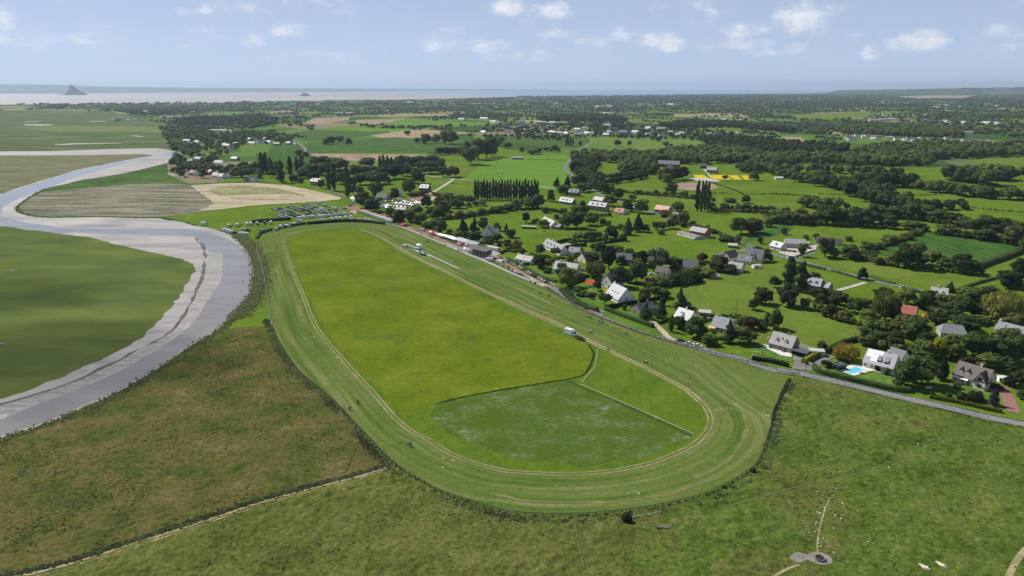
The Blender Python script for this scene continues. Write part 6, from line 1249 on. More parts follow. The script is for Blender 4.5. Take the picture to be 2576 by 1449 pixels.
hedge('dark hedge behind the line of horse lorries', 'u', '960,210 1200,175 1500,155 1750,140 1960,130', 2.4, 2.6, 'fdhedge')
hedge('ragged bushes at the top left of the course', 'u', '1080,620 1110,540 1180,480 1290,440 1400,410 1480,395', 2.6, 2.0, 'fs')
hedge('ragged bushes between lorries and the course', 'u', '1600,365 1750,340 1900,310 2100,270 2350,235', 2.8, 2.2, 'fs')
hedge('low dark hedge crossing the infield', 'O', '1101,1016 1144,1004.5 1200,993 1288,977.5 1363,965.5 1425,955.5 1463,946 1480,930 1489,908 1494,890 1480,868', .7, .32, 'fs')
hedge('low dark edge of weeds beside the paddock tape', 'O', '1425,958 1458,973 1513,996 1570,1021 1630,1048 1678,1069 1738,1099', .6, .28, 'fs')
hedge('wild hedge below the corner gate', 'l', '215,800 180,880 140,960 105,1040 70,1120 50,1220', 1.3, .8, 'fs')
hedge('green roadside hedge below the upper lane', 'h', '290,635 420,670 580,705', 2.0, 1.6, 'fs')
hedge('green roadside strip above the drive turning', 'h', '640,715 780,755 930,800', 1.6, 1.2, 'fs')
hedge('low hedge along the upper lane right of the tree', 'h', '1040,770 1150,820 1290,850', 1.6, 1.3, 'fs')
hedge('hedge beside the parked lane car', 'h', '1400,905 1500,930 1610,960', 2.0, 1.6, 'fs')
hedge('hedge climbing from the lane to the wood', 'h', '1910,910 2050,860 2200,815 2290,798', 2.0, 1.5, 'fs')
hedge('thick hedge on the right side of the maize', 'h', '2090,700 2200,650 2350,600 2480,550 2600,500', 5.0, 3.2, 'fo')
hedge('tall hedge joining maize and lower field corner', 'h', '1290,425 1400,385 1500,340 1590,300', 4.0, 3.0, 'fo')
# walls
def wall(label, t, s, w, h, mat):
    q = pl(t, s); o = empty('garden_wall', q[0]); tag(o, label, 'wall')
    for a, b in zip(q, q[1:]):
        u = (b-a).normalized(); v = Vector((-u.y, u.x, 0))*w/2; m = MB(); m.hull([tuple(p-q[0]-Vector((0, 0, .1))) for p in (a-v, b-v, b+v, a+v)], [tuple(p-q[0]+Vector((0, 0, h))) for p in (a-v, b-v, b+v, a+v)]); m.build('wall_panel', M[mat], parent=o)
wall('pale concrete fence behind the stone house', 'v', '1010,440 1180,500 1300,545 1420,580', .15, 1.8, 'wgrey')
wall('white wall round the brick house plot', 'g', '1755,372 1830,402 1945,390 2050,378', .2, 1.4, 'wgrey')
wall('low stone wall between farm yard and road', 'h', '275,580 380,545 470,515', .4, 1.5, 'stone')
wall('white wall along the hamlet track', 'a', '1690,1000 1760,1020 1850,1035', .5, 2.2, 'white')
wall('stone wall along the lane by the big wood', 'b', '720,1170 830,1205 950,1245', .5, 1.6, 'stone')
wall('curved pale wall at the pool drive', 'v', '1200,815 1290,845 1385,860', .25, 1.3, 'wgrey')
wall('long grey plank fence beside slate cottage', 'g', '1915,1245 2015,1205', .12, 1.6, 'wood')
# fences
def fence(label, pts, step, h, mat, rails=(.5, .95), name='post_and_rail_fence', pw=.09, rw=.05, rh=.09):
    q = resample(pts, step); o = empty(name, q[0]); tag(o, label, 'fence')
    pm = MB(); pm.box(-pw, pw, -pw, pw, -.2, h); me = pm.mesh('post', M[mat])
    for p in q[:300]:
        c = link('post', me, o); c.location = p-q[0]
    for f in rails:
        m = MB()
        for a, b in zip(q, q[1:]):
            u = (b-a).normalized(); v = Vector((-u.y, u.x, 0))*rw; z = h*f; a_, b_ = a-q[0], b-q[0]
            m.hull([tuple(p+Vector((0, 0, z-rh))) for p in (a_-v, b_-v, b_+v, a_+v)], [tuple(p+Vector((0, 0, z+rh))) for p in (a_-v, b_-v, b_+v, a_+v)])
        m.build('rail', M[mat], parent=o)
    return o
fo = smooth(OUT, 5)
fence('brown wooden rail fence curving round the near end of the course', fo[26:], 2.7, 1.35, 'dwood', pw=.10)
fence('pale worn rail fence on the river side of the course', fo[:27], 3.0, 1.1, 'wgrey', pw=.07)
fence('dark rail fence between the road and the course', smooth(ROADSIDE[1:], 5), 3.2, 1.2, 'dwood')
wr = smooth(RAILSIDE, 5)
fence('white running rail along the spectators', wr, 2.4, 1.25, 'wpaint', (.30, .64, .97), 'running_rail', .14, .09, .17)
fence('white finishing rail right of the judges tower', pl('s', '890,945 1650,1300'), 2.6, 1.3, 'wpaint', (.97,), 'running_rail', .10, .16, .16)
fence('short white rail left of the judges tower', pl('s', '330,665 560,770'), 2.6, 1.3, 'wpaint', (.97,), 'running_rail', .10, .16, .16)
bd = empty('advertising_board', G('s', 680, 840)); tag(bd, 'long blank white board beside the judges tower', 'board')
a = G('s', 690, 850); b = G('s', 885, 950); u = (b-a); 
for i in range(4):
    p, q_ = a+u*i/4-bd.location, a+u*(i+.96)/4-bd.location; m = MB(); v = Vector((-u.y, u.x, 0)).normalized()*.05
    m.hull([tuple(x) for x in (p-v, q_-v, q_+v, p+v)], [tuple(x+Vector((0, 0, 1.3))) for x in (p-v, q_-v, q_+v, p+v)]); m.build('panel', M['wpaint'], parent=bd)
fence('white tape fence between paddock and verge', pl('O', '1458,970 1513,993 1570,1018 1630,1045 1678,1066 1745,1096'), 6, .9, 'wpaint', (.95,), 'tape_fence', .03, .03, .04)
fence('white tape fence curving at the infield corner', pl('k', '860,510 850,600 832,690 770,760 685,858'), 6, .8, 'wpaint', (.95,), 'tape_fence', .03, .04, .05)
fence('thin pale tape line across the infield', pl('f', '600,900 1000,855 1400,810 1850,768 1900,755'), 8, .5, 'wgrey', (.9,), 'tape_fence', .03, .04, .05)
fence('sagging white tape beside the wheel ruts', pl('s', '0,740 280,880 590,1030 720,1100 870,1160 1140,1300'), 5, .6, 'wpaint', (.9,), 'tape_fence', .03, .05, .06)
fence('old timber rail below the race fence', pl('o', '1210,880 1310,868 1400,850 1545,818'), 2.4, 1.1, 'wgrey')
fence('thin wire fence running down the near pasture', pl('o', '630,935 655,1090 690,1260 740,1460'), 4, .8, 'wgrey', (.9,), 'wire_fence', .03, .02, .02)
gt = empty('field_gate', G('v', 580, 960), -.35); tag(gt, 'metal field gate with white posts at the road corner', 'gate')
for i in range(5): part(gt, 'bar', 'metal', (.1, 6.4, -.03, .03, .25+i*.22, .31+i*.22))
for x in (0, 6.5): part(gt, 'post', 'wpaint', (x-.12, x+.12, -.12, .12, -.2, 1.6))
fence('short rail fence beside the field gate', pl('v', '820,1035 1015,1015'), 2.4, 1.2, 'dwood')
fence('short rail from road fence to gate', pl('v', '505,915 580,965'), 2.4, 1.2, 'dwood')
# poles
def pole(label, t, x, y, h):
    o = empty('utility_pole', G(t, x, y)); tag(o, label, 'pole', 'utility poles'); m = MB(); m.tube((0, 0, -.3), (0, 0, h), .15, .10, 7); m.build('shaft', M['wood'], parent=o); m = MB(); m.box(-.7, .7, -.05, .05, h-.5, h-.38); m.build('crossarm', M['wood'], parent=o)
for l, t, x, y, h in (('pole in the meadow right of the slate cottage', 'k', 2250, 142, 9), ('pole rising from the field hedge behind the stone house', 'l', 870, 425, 11), ('pole beside the golden hedge', 'l', 535, 510, 8), ('pole left of the orange barn orchard', 'h', 862, 1240, 9), ('pole in the meadow beside the cottage drive', 'h', 720, 870, 8.5), ('pole on the upper lane by the parked car', 'h', 1300, 862, 5), ('pole by the lane below the farm yard', 'h', 160, 630, 9), ('pole beside the lane junction', 'g', 2418, 495, 9), ('pole behind the conifers', 'g', 1380, 310, 8), ('pole by the long slate house', 'g', 310, 445, 8), ('pole in the brick house meadow', 'g', 1995, 425, 6), ('pole at the right edge near the wood', 'h', 2120, 925, 5), ('pole standing in the bright meadow by the long poplar row', 'b', 2125, 1200, 7), ('pole behind the grandstand cabin', 'f', 2500, 500, 10), ('pole between farmhouses near the red-roofed cottage', 'c', 1020, 1320, 7)): pole(l, t, x, y, h)

# ------------------------------------------------------------------ vehicles
def paint(name, c): return flat('car_paint_'+name, c, .22, .03, 1, spec=.5)
CAR = {'white': paint('white', (.75, .75, .75)), 'silver': paint('silver', (.58, .59, .60)), 'grey': paint('grey', (.14, .145, .155)), 'black': paint('black', (.018, .018, .02)), 'blue': paint('blue', (.03, .055, .16)), 'red': paint('red', (.42, .02, .03)), 'green': paint('green', (.05, .35, .12)), 'brown': paint('brown', (.14, .09, .06)), 'teal': paint('teal', (.02, .22, .20)), 'maroon': paint('maroon', (.25, .08, .10))}
def car_body():
    m = MB(); prof = [(-2.1, .30), (2.1, .30), (2.12, .62), (1.95, .80), (1.05, .92), (-1.75, .95), (-2.1, .80)]
    m.hull([(x, -.86, z) for x, z in prof], [(x, .86, z) for x, z in prof])
    top = [(.95, .9), (.25, 1.42), (-1.25, 1.46), (-1.9, .93)]
    m.hull([(x*.98, -.66, z) for x, z in ((.25, 1.40), (-1.25, 1.44), (-1.2, 1.50), (.15, 1.48))], [(x*.98, .66, z) for x, z in ((.25, 1.40), (-1.25, 1.44), (-1.2, 1.50), (.15, 1.48))]); return m
def car_glass():
    m = MB(); m.hull([(1.05, -.82, .9), (1.05, .82, .9), (-1.88, .82, .93), (-1.88, -.82, .93)], [(.28, -.65, 1.43), (.28, .65, 1.43), (-1.28, .65, 1.46), (-1.28, -.65, 1.46)]); return m
def wheel_me(r=.32, w=.2):
    m = MB(); m.tube((0, -w/2, 0), (0, w/2, 0), r, r, 10, 0); m.tube((0, -w/2-.01, 0), (0, w/2+.01, 0), r*.55, r*.55, 8, 1); return m
CB, CG, CW = car_body(), car_glass(), wheel_me().mesh('wheel', M['black'], M['metal'])
M['carglass'] = flat('car_glass', (.06, .062, .065), .3, .1, 1, spec=.25)
GL = CG.mesh('windows', M['carglass'])
BODY = {k: CB.mesh('body', v) for k, v in CAR.items()}
far = {}
for k, v in CAR.items():
    m = MB()
    for src, mi in ((CB, 0), (CG, 1)):
        o_ = len(m.v); m.v += src.v; m.f += [tuple(i+o_ for i in f) for f in src.f]; m.m += [mi]*len(src.f)
    for x in (-1.3, 1.3):
        for y in (-.78, .78): m.tube((x, y-.1, .32), (x, y+.1, .32), .32, .32, 8, 2)
    far[k] = m.mesh('car', v, M['carglass'], M['black'])
PAL = ['white', 'white', 'white', 'white', 'white', 'white', 'white', 'white', 'silver', 'silver', 'silver', 'silver', 'grey', 'grey', 'grey', 'black', 'black', 'black', 'blue', 'blue', 'white', 'silver', 'red', 'brown', 'grey']
def far_car(p, rz, k, label, group):
    o = link('parked_car', far[k]); o.location = p; s = rng.uniform(.94, 1.1); o.scale = (s, 1, rng.uniform(.95, 1.2)); o.rotation_euler = (0, 0, rz); tag(o, label, 'car', group)
def car(t, x, y, rz, k, label, group=None, s=1.0, hz=1.0, name='car'):
    o = empty(name, G(t, x, y), rz); o.scale = (s, 1, hz); tag(o, label, 'car', group)
    link('body', BODY[k], o); link('windows', GL, o)
    for x_ in (-1.3, 1.3):
        for y_ in (-.78, .78):
            w = link('wheel', CW, o); w.location = (x_, y_, .32)
    for y_ in (-.6, .6):
        h_ = MB(); h_.box(2.02, 2.12, y_-.15, y_+.15, .62, .74); h_.build('headlight', M['frame'], parent=o)
used = {}
def row(t, A, B, n, rz, lot, rowname, jitter=.12, step=None):
    a, b = G(t, *A), G(t, *B); L = (b-a).length
    for i in range(n):
        p = a + (b-a)*(i/(max(1, n-1))); p = p + Vector((rng.gauss(0, jitter), rng.gauss(0, jitter), 0)); k = rng.choice(PAL)
        far_car(p, rz+rng.gauss(0, .05)+(math.pi if rng.random() < .3 else 0), k, f"{k} car, {ordn(i)} from the far end of {rowname}", f'cars parked in {lot}')
Lq = 'the grass car park left of the course'
for A, B, n, nm in (((200, 366), (910, 600), 24, 'the long front left row'), ((335, 345), (1000, 565), 23, 'the long second left row'), ((575, 320), (960, 440), 13, 'the third row, upper part'), ((690, 300), (1110, 420), 14, 'the fourth row, upper part'),
                    ((1040, 475), (1200, 540), 6, 'the third row, lower part'), ((1160, 455), (1390, 535), 8, 'the fourth row, lower part'), ((990, 280), (1310, 400), 12, 'the fifth row, upper part'), ((1095, 268), (1380, 345), 10, 'the sixth row, upper part'),
                    ((1370, 435), (1620, 505), 8, 'the fifth row, lower part'), ((1520, 420), (1790, 505), 9, 'the sixth row, lower part'), ((1420, 250), (1720, 335), 10, 'the last row before the lane'), ((1840, 405), (2050, 485), 7, 'the short row near the dirt track'),
                    ((330, 550), (450, 605), 5, 'the small front row, left line'), ((455, 535), (640, 595), 7, 'the small front row, right line')): row('q', A, B, n, rng.choice((0.04, .1)), Lq, nm)
far_car(G('q', 350, 510), .05, 'white', 'white car alone in front of the long left rows', f'cars parked in {Lq}'); far_car(G('q', 1640, 410), .3, 'black', 'black car driving between the rows of the grass car park', f'cars parked in {Lq}')
far_car(G('q', 2060, 365), .4, 'grey', 'dark car at the edge of the dirt yard', f'cars parked in {Lq}'); far_car(G('q', 2200, 300), .2, 'black', 'black car at the back of the dirt yard', f'cars parked in {Lq}')
far_car(G('q', 1355, 690), .2, 'white', 'white car behind the course hedge beside grey trailer', 'cars behind the hedge'); far_car(G('q', 1520, 688), .1, 'white', 'white car behind the course hedge right of grey trailer', 'cars behind the hedge')
Lr = 'the car park by the red gravel'
for A, B, n, nm in (((750, 560), (1120, 620), 9, 'the nearest row'), ((735, 525), (960, 560), 6, 'the second row'), ((880, 515), (1150, 560), 8, 'the third row'), ((1110, 475), (1680, 545), 17, 'the long middle row'), ((1170, 560), (1450, 580), 8, 'the row below the middle one'),
                    ((1200, 460), (1640, 520), 13, 'the row behind the middle one'), ((1370, 430), (1830, 510), 13, 'the long back row'), ((1620, 405), (1870, 440), 8, 'the rearmost row'), ((2040, 440), (2140, 470), 4, 'the row right of the tree'), ((930, 440), (1130, 420), 6, 'the row before the cream house'), ((1680, 450), (1850, 480), 6, 'the row between back and rearmost'), ((1300, 500), (1480, 525), 6, 'the extra middle row')): row('r', A, B, n, 1.05, Lr, nm)
# cars along the red path and on the road
for i, (x, y, k, s, hz) in enumerate(((1310, 655, 'black', 1., 1.1), (1330, 690, 'white', 1.05, 1.2), (1400, 725, 'grey', 1, 1), (1440, 745, 'white', .95, 1), (1495, 775, 'black', 1, 1.05), (1560, 795, 'black', 1, 1.1), (1615, 828, 'blue', 1, 1), (1700, 855, 'white', 1, 1.1), (1760, 895, 'silver', 1, 1), (1870, 950, 'white', 1, 1), (1990, 1000, 'black', 1, 1))):
    car('t', x, y, -.05+rng.gauss(0, .05), k, f'{k} car nosed up to the white rail, {ordn(i)} from the grandstand', 'cars along the white rail', s, hz)
for i, (x, y, k, s, hz) in enumerate(((1070, 355, 'grey', 1, 1), (1155, 390, 'white', .95, 1), (1200, 425, 'white', .95, .95), (1260, 455, 'green', .95, 1), (1360, 515, 'silver', .95, 1.1), (1545, 605, 'white', 1, 1.1), (1635, 660, 'blue', .9, 1), (1775, 740, 'white', .95, 1.1), (1860, 790, 'red', .95, 1.1), (1945, 840, 'black', .98, 1.1), (2045, 885, 'white', .95, 1.2), (2120, 940, 'white', .9, 1.1), (2240, 990, 'black', .95, 1.3), (2285, 1020, 'maroon', .9, 1), (2360, 1050, 'white', .95, 1.3))):
    car('t', x, y, -.75+rng.gauss(0, .06), k, f'{k} car on the garden side of the path, {ordn(i)} from the top', 'cars on the garden side of the path', s, hz)
car('k', 1703, 420, -.25, 'black', 'black estate car parked at the roadside by the drive'); car('k', 1790, 448, -.3, 'white', 'white car parked under the garden tree'); car('k', 1872, 474, -.3, 'white', 'white hatchback parked nearest the pool on the roadside', s=.95, hz=1.15)
car('k', 693, 405, -.75, 'black', 'dark car following the race on the wheel ruts', s=1.05, hz=1.25); car('h', 1365, 885, -.1, 'silver', 'silver car driving on the upper lane'); car('g', 675, 705, .05, 'white', 'white van parked on the pale house drive', s=.95, hz=1.2); car('g', 722, 715, -.2, 'grey', 'dark car parked on the pale house drive')
car('g', 1000, 740, .1, 'black', 'dark car in the yard behind the white gabled house'); car('g', 1405, 752, .1, 'white', 'white car beside the little white house'); car('h', 220, 520, .2, 'black', 'dark car left of two in the farm yard'); car('h', 265, 525, .2, 'black', 'dark car right of two in the farm yard')
car('s', 470, 810, -.5, 'white', 'white car parked by the short rail near the tower', s=.95); car('t', 960, 440, -.3, 'white', 'white car behind the white minibus by the path'); car('t', 1640, 500, .15, 'white', 'white car before the brown-roofed bungalow'); car('a', 2200, 1062, .1, 'black', 'dark car parked before the hamlet cottages')
def lorry(t, x, y, rz, k, label, L=5.6, w=2.3, h=2.9, group='horse lorries and vans', van=False, name='horse_lorry'):
    o = empty(name if not van else 'van', G(t, x, y), rz); tag(o, label, 'van' if van else 'lorry', group); X = L/2
    m = MB()
    if van: m.hull([(-X, -w/2, .4), (X-1.5, -w/2, .4), (X-1.5, w/2, .4), (-X, w/2, .4)], [(-X+.05, -w/2+.12, h), (X-1.7, -w/2+.12, h), (X-1.7, w/2-.12, h), (-X+.05, w/2-.12, h)])
    else: m.box(-X, X-1.7, -w/2, w/2, .55, h)
    m.build('cargo_box', CAR[k], parent=o)
    c = MB(); z1 = h*.80 if not van else h*.98
    prof = [(X-1.68, .4), (X, .4), (X, 1.15), (X-.35 if not van else X-.75, 1.4), (X-.75 if not van else X-1.25, z1), (X-1.68, z1)]
    c.hull([(x_, -w/2+.08, z) for x_, z in prof], [(x_, w/2-.08, z) for x_, z in prof]); c.build('cab', CAR['white' if k not in ('teal', 'maroon', 'black') else k], parent=o)
    g_ = MB(); g_.hull([(X-.30 if not van else X-.70, -w/2+.16, 1.42), (X-.30 if not van else X-.70, w/2-.16, 1.42), (X-.70 if not van else X-1.2, w/2-.2, z1-.1), (X-.70 if not van else X-1.2, -w/2+.2, z1-.1)], [(X-.26 if not van else X-.66, -w/2+.16, 1.46), (X-.26 if not van else X-.66, w/2-.16, 1.46), (X-.66 if not van else X-1.16, w/2-.2, z1-.06), (X-.66 if not van else X-1.16, -w/2+.2, z1-.06)]); g_.build('windscreen', M['pane'], parent=o)
    s_ = MB(); s_.box(X-1.5, X-.85, -w/2+.06, w/2-.06, 1.4, z1-.25); s_.build('side_window', M['pane'], parent=o)
    if not van:
        b_ = MB(); b_.box(-X-.03, -X, -w*.3, w*.3, .8, h-.5); b_.build('ramp_door', M['wgrey'], parent=o)
    for x_ in (-X*.55, X-.9):
        for y_ in (-w/2+.12, w/2-.12):
            wl_ = link('wheel', CW, o); wl_.location = (x_, y_, .42); wl_.scale = (1.3, 1.2, 1.3)
for i in range(17):
    f = i/16; x = 290+(1040-290)*f; y = 705+(975-705)*f + 4*math.sin(i*2); lorry('r', x, y, math.pi+.1+rng.gauss(0, .05), 'white', f'white horse box in the long row by the path, {ordn(i)} from the far end', rng.uniform(4.6, 5.4), 2.2, rng.uniform(2.6, 3.0), 'horse boxes in the long row by the path')
D = -math.pi/2
for i, (x, y) in enumerate(((1270, 590), (1420, 588), (1550, 570), (1675, 560), (1800, 545), (1950, 530), (2065, 525), (890, 630), (1000, 610), (1170, 600))): lorry('q', x, y, D+1.6+rng.gauss(0, .15), 'white' if i not in (4, 5, 9) else 'silver', f'{"white" if i not in (4, 5, 9) else "grey"} horse lorry at the near end of the car rows, {ordn(sorted([1270,1420,1550,1675,1800,1950,2065,890,1000,1170]).index(x))} from the left', 5, 2.2, 2.8)
for i, (x, y) in enumerate(((1710, 655), (1835, 645), (1940, 640), (2065, 620), (2215, 500), (2225, 610))): lorry('q', x, y, D+.1+rng.gauss(0, .08), 'white', f'white lorry facing the course hedge, {ordn(i)} from the left', 5.6, 2.2, 2.9)
for i, (x, y) in enumerate(((20, 912), (220, 918), (370, 918), (490, 930))): lorry('r', x, y, math.pi+.5, 'white', f'white van parked close to the hedge end, {ordn(i)} from the left', 5, 2, 2.2, van=True)
lorry('q', 1800, 378, .02, 'white', 'long white motorhome at the top of the car rows', 7.4, 2.3, 2.9, van=True); lorry('q', 1420, 240, -.3, 'white', 'white van heading the last row of cars', 6, 2.1, 2.7, van=True); lorry('q', 1465, 400, -.1, 'white', 'white motorhome amid the fifth row', 6, 2.2, 2.8); lorry('q', 1340, 415, .1, 'silver', 'pale van amid the fifth row', 5, 2, 2.1, van=True)
lorry('q', 890, 695, math.pi, 'white', 'white minibus at the gap in the hedges', 5.6, 2.1, 2.3, van=True); lorry('q', 1480, 668, math.pi, 'silver', 'grey horse trailer behind the course hedge', 5, 2.0, 2.4); lorry('r', 765, 490, .05, 'white', 'white coach-built camper by the tree in the car park', 6.5, 2.2, 2.7, van=True); lorry('r', 1290, 415, .1, 'silver', 'pale blue coach behind the car park rows', 9, 2.4, 3.0); lorry('q', 2285, 205, .1, 'white', 'white lorry beside the slate shed', 5, 2.2, 2.8)
for i, (x, y, k, r_) in enumerate(((365, 308, 'silver', 1.5), (575, 295, 'white', 1.5), (825, 272, 'white', D+.5), (930, 260, 'white', 1.6), (1088, 245, 'silver', 1.6), (1285, 232, 'maroon', D+.2), (1432, 232, 'white', D+.2))): lorry('u', x, y, r_, k, f'{ {"silver":"grey","maroon":"dull red"}.get(k,k)} horse lorry before the dark hedge, {ordn(i)} from the left', 5.2, 2.2, 2.8)
for i, (x, y, k) in enumerate(((220, 412, 'white'), (318, 432, 'white'), (388, 465, 'white'), (530, 492, 'black'), (650, 508, 'white'), (770, 520, 'white'))): lorry('u', x, y, math.pi+.12, k, f'{k} van in the slanting row by the river, {ordn(i)} from the left', 6, 2.1, 2.5, van=True)
lorry('u', 718, 402, math.pi, 'silver', 'grey horse trailer behind the slanting vans', 3.6, 1.9, 2.4); lorry('u', 845, 420, math.pi, 'black', 'black horse trailer behind the slanting vans', 3.8, 2, 2.4); lorry('u', 1248, 452, -.3, 'teal', 'dark teal horse lorry with white roof beside the course', 5.8, 2.3, 2.9); lorry('u', 1595, 390, 1.5, 'silver', 'grey box lorry at the ragged bushes', 5, 2.2, 2.8); lorry('u', 1705, 345, D+.6, 'white', 'white lorry between the ragged bushes', 5, 2.2, 2.8); lorry('u', 1865, 322, -.2, 'white', 'white cab lorry right of the ragged bushes', 5.5, 2.2, 2.8)
lorry('e', 2055, 252, -.15, 'white', 'white motorhome alone by the river bank', 6.8, 2.3, 2.9, van=True)
lorry('k', 588, 352, -.75, 'white', 'white lorry with dark open sides on the wheel ruts', 6.6, 2.5, 3.3); lorry('s', 280, 712, -.5, 'white', 'white van parked at the end of the short rail', 5.2, 2.1, 2.5, van=True); lorry('s', 720, 285, -.45, 'white', 'white van beside the upper red path', 5.6, 2.1, 2.4, van=True)
lorry('t', 735, 420, .2+math.pi, 'white', 'white van parked at the grandstand end', 6.4, 2.2, 2.6, van=True); lorry('t', 1060, 480, -.75, 'white', 'white minibus parked beside the red path', 6, 2.1, 2.5, van=True); lorry('h', 228, 592, math.pi-.1, 'white', 'white van on the upper lane by the farm', 5.6, 2.1, 2.7, van=True); lorry('h', 405, 455, .0, 'white', 'white caravan in the roadside farm', 5, 2.2, 2.4, van=True)

# ------------------------------------------------------------------ people, horses, cattle, birds
def skinned(name, verts, edges, radii, mats, split, sub=1):
    me = bpy.data.meshes.new(name); me.from_pydata(verts, edges, []); o = link(name, me)
    o.modifiers.new('skin', 'SKIN'); 
    for i, r in enumerate(radii): me.skin_vertices[0].data[i].radius = (r, r) if not isinstance(r, tuple) else r
    me.skin_vertices[0].data[0].use_root = True
    if sub: s = o.modifiers.new('sub', 'SUBSURF'); s.levels = s.render_levels = sub
    dg = bpy.context.evaluated_depsgraph_get(); em = bpy.data.meshes.new_from_object(o.evaluated_get(dg)); bpy.data.objects.remove(o)
    em.name = name
    for m in mats: em.materials.append(m)
    for p in em.polygons: p.material_index = split(p.center); p.use_smooth = True
    return em
M.update(skin=flat('skin', (.50, .30, .21), .6, .05), hair=flat('hair', (.06, .04, .025), .7, .1))
CLO = {'white': (.72, .72, .72), 'red': (.55, .03, .03), 'orange': (.75, .16, .03), 'navy': (.02, .03, .09), 'black': (.02, .02, .022), 'blue': (.08, .16, .42), 'grey': (.25, .25, .26), 'beige': (.5, .42, .3), 'green': (.06, .25, .1), 'yellow': (.7, .5, .04), 'pink': (.65, .25, .35)}
for k, c in CLO.items(): M['c_'+k] = flat('cloth_'+k, c, .85, .08)
def person_mesh(top, bot, pose):
    if pose == 'stand':
        v = [(0, 0, .95), (0, .0, 1.2), (0, 0, 1.42), (0, 0, 1.52), (0, .02, 1.64), (-.2, 0, 1.40), (-.27, .02, 1.14), (-.26, .08, .9), (.2, 0, 1.40), (.27, .02, 1.14), (.25, .10, .9), (-.1, 0, .88), (-.12, .03, .48), (-.12, 0, .06), (-.12, .14, .04), (.1, 0, .88), (.12, .02, .48), (.12, -.03, .06), (.12, .11, .04)]
    elif pose == 'walk':
        v = [(0, 0, .95), (0, .02, 1.2), (0, .04, 1.42), (0, .05, 1.52), (0, .07, 1.64), (-.2, .04, 1.40), (-.26, .16, 1.16), (-.22, .3, .98), (.2, .04, 1.40), (.27, -.1, 1.15), (.26, -.1, .9), (-.1, 0, .88), (-.11, -.1, .48), (-.11, -.3, .10), (-.11, -.2, .04), (.1, 0, .88), (.11, .2, .5), (.11, .28, .06), (.11, .42, .05)]
    else:   # jockey, crouched in the saddle; origin at the horse's feet, facing +x
        v = [(-.15, 0, 1.78), (.02, 0, 2.0), (.24, 0, 2.16), (.34, 0, 2.2), (.43, 0, 2.27), (.24, -.18, 2.12), (.42, -.2, 1.92), (.62, -.1, 1.86), (.24, .18, 2.12), (.42, .2, 1.92), (.62, .1, 1.86), (-.1, -.14, 1.72), (.16, -.32, 1.62), (-.06, -.36, 1.22), (.1, -.38, 1.18), (-.1, .14, 1.72), (.16, .32, 1.62), (-.06, .36, 1.22), (.1, .38, 1.18)]
    e = [(0, 1), (1, 2), (2, 3), (3, 4), (2, 5), (5, 6), (6, 7), (2, 8), (8, 9), (9, 10), (0, 11), (11, 12), (12, 13), (13, 14), (0, 15), (15, 16), (16, 17), (17, 18)]
    r = [.15, .15, .16, .07, .12, .08, .055, .045, .08, .055, .045, .11, .08, .05, .045, .11, .08, .05, .045]
    if pose == 'jockey': sp = lambda c: 2 if c.z > 2.24 else (0 if (c.z > 1.80 or c.x > .5) else 1)
    else: sp = lambda c: (3 if c.z > 1.68 else 2) if c.z > 1.5 else (1 if c.z < .93 else 0)
    return skinned('person', v, e, r, [M['c_'+top], M['c_'+bot], M['skin'] if pose != 'jockey' else M['c_'+top], M['hair']], sp)
PM = {}
BASEP = {}
def person_me(top, bot, pose):
    if pose not in BASEP: BASEP[pose] = person_mesh('white', 'navy', pose)
    me = BASEP[pose].copy(); me.materials[0] = M['c_'+top]; me.materials[1] = M['c_'+bot]
    if pose == 'jockey': me.materials[2] = M['c_'+top]
    return me
def person(pos, rz, top, bot, pose, label, group=None, s=1.0):
    k = (top, bot, pose)
    if k not in PM: PM[k] = person_me(*k)
    o = link('person', PM[k]); o.location = pos; o.rotation_euler = (0, 0, rz); o.scale = (s, s, s); return tag(o, label, 'person', group)
BASEH = {}
def horse_mesh(c):
    v = [(0, 0, 1.22), (-.55, 0, 1.28), (-.8, 0, 1.2), (-.95, 0, 1.05), (-1.0, 0, .7), (.5, 0, 1.25), (.78, 0, 1.5), (1.08, 0, 1.8), (1.2, 0, 1.82), (1.5, 0, 1.6), (1.15, 0, 1.95)]
    e = [(0, 1), (1, 2), (2, 3), (3, 4), (0, 5), (5, 6), (6, 7), (7, 8), (8, 9), (8, 10)]; r = [.3, .31, .2, .06, .05, .3, .2, .14, .13, .08, .035]
    def leg(root, pts, rr):
        prev = root
        for p, q in zip(pts, rr): v.append(p); e.append((prev, len(v)-1)); r.append(q); prev = len(v)-1
    leg(1, [(-.62, -.18, .95), (-.45, -.18, .78), (-.80, -.18, .5), (-.72, -.18, .08), (-.62, -.18, .04)], [.16, .11, .065, .045, .06])
    leg(1, [(-.62, .18, .95), (-.62, .18, .78), (-1.02, .18, .55), (-1.1, .18, .12), (-1.02, .18, .06)], [.16, .11, .065, .045, .06])
    leg(5, [(.52, -.17, .92), (.62, -.17, .58), (.60, -.17, .1), (.68, -.17, .04)], [.12, .07, .045, .06])
    leg(5, [(.55, .17, .92), (.92, .17, .66), (.72, .17, .36), (.66, .17, .28)], [.12, .07, .045, .06])
    if 'h' not in BASEH: BASEH['h'] = skinned('horse', v, e, r, [M['white'], M['white']], lambda q: 1 if (q.z < .55 or q.x < -.93) else 0)
    mm = flat('horse_coat_%d' % int(c[0]*1000), c, .5, .15); dk = flat('horse_points_%d' % int(c[0]*1000), tuple(x*.35 for x in c), .6, .1)
    me = BASEH['h'].copy(); me.materials[0] = mm; me.materials[1] = dk; return me
HC = {'bay': horse_mesh((.13, .055, .025)), 'chestnut': horse_mesh((.24, .085, .03)), 'dark brown': horse_mesh((.035, .022, .016)), 'grey': horse_mesh((.3, .29, .28))}
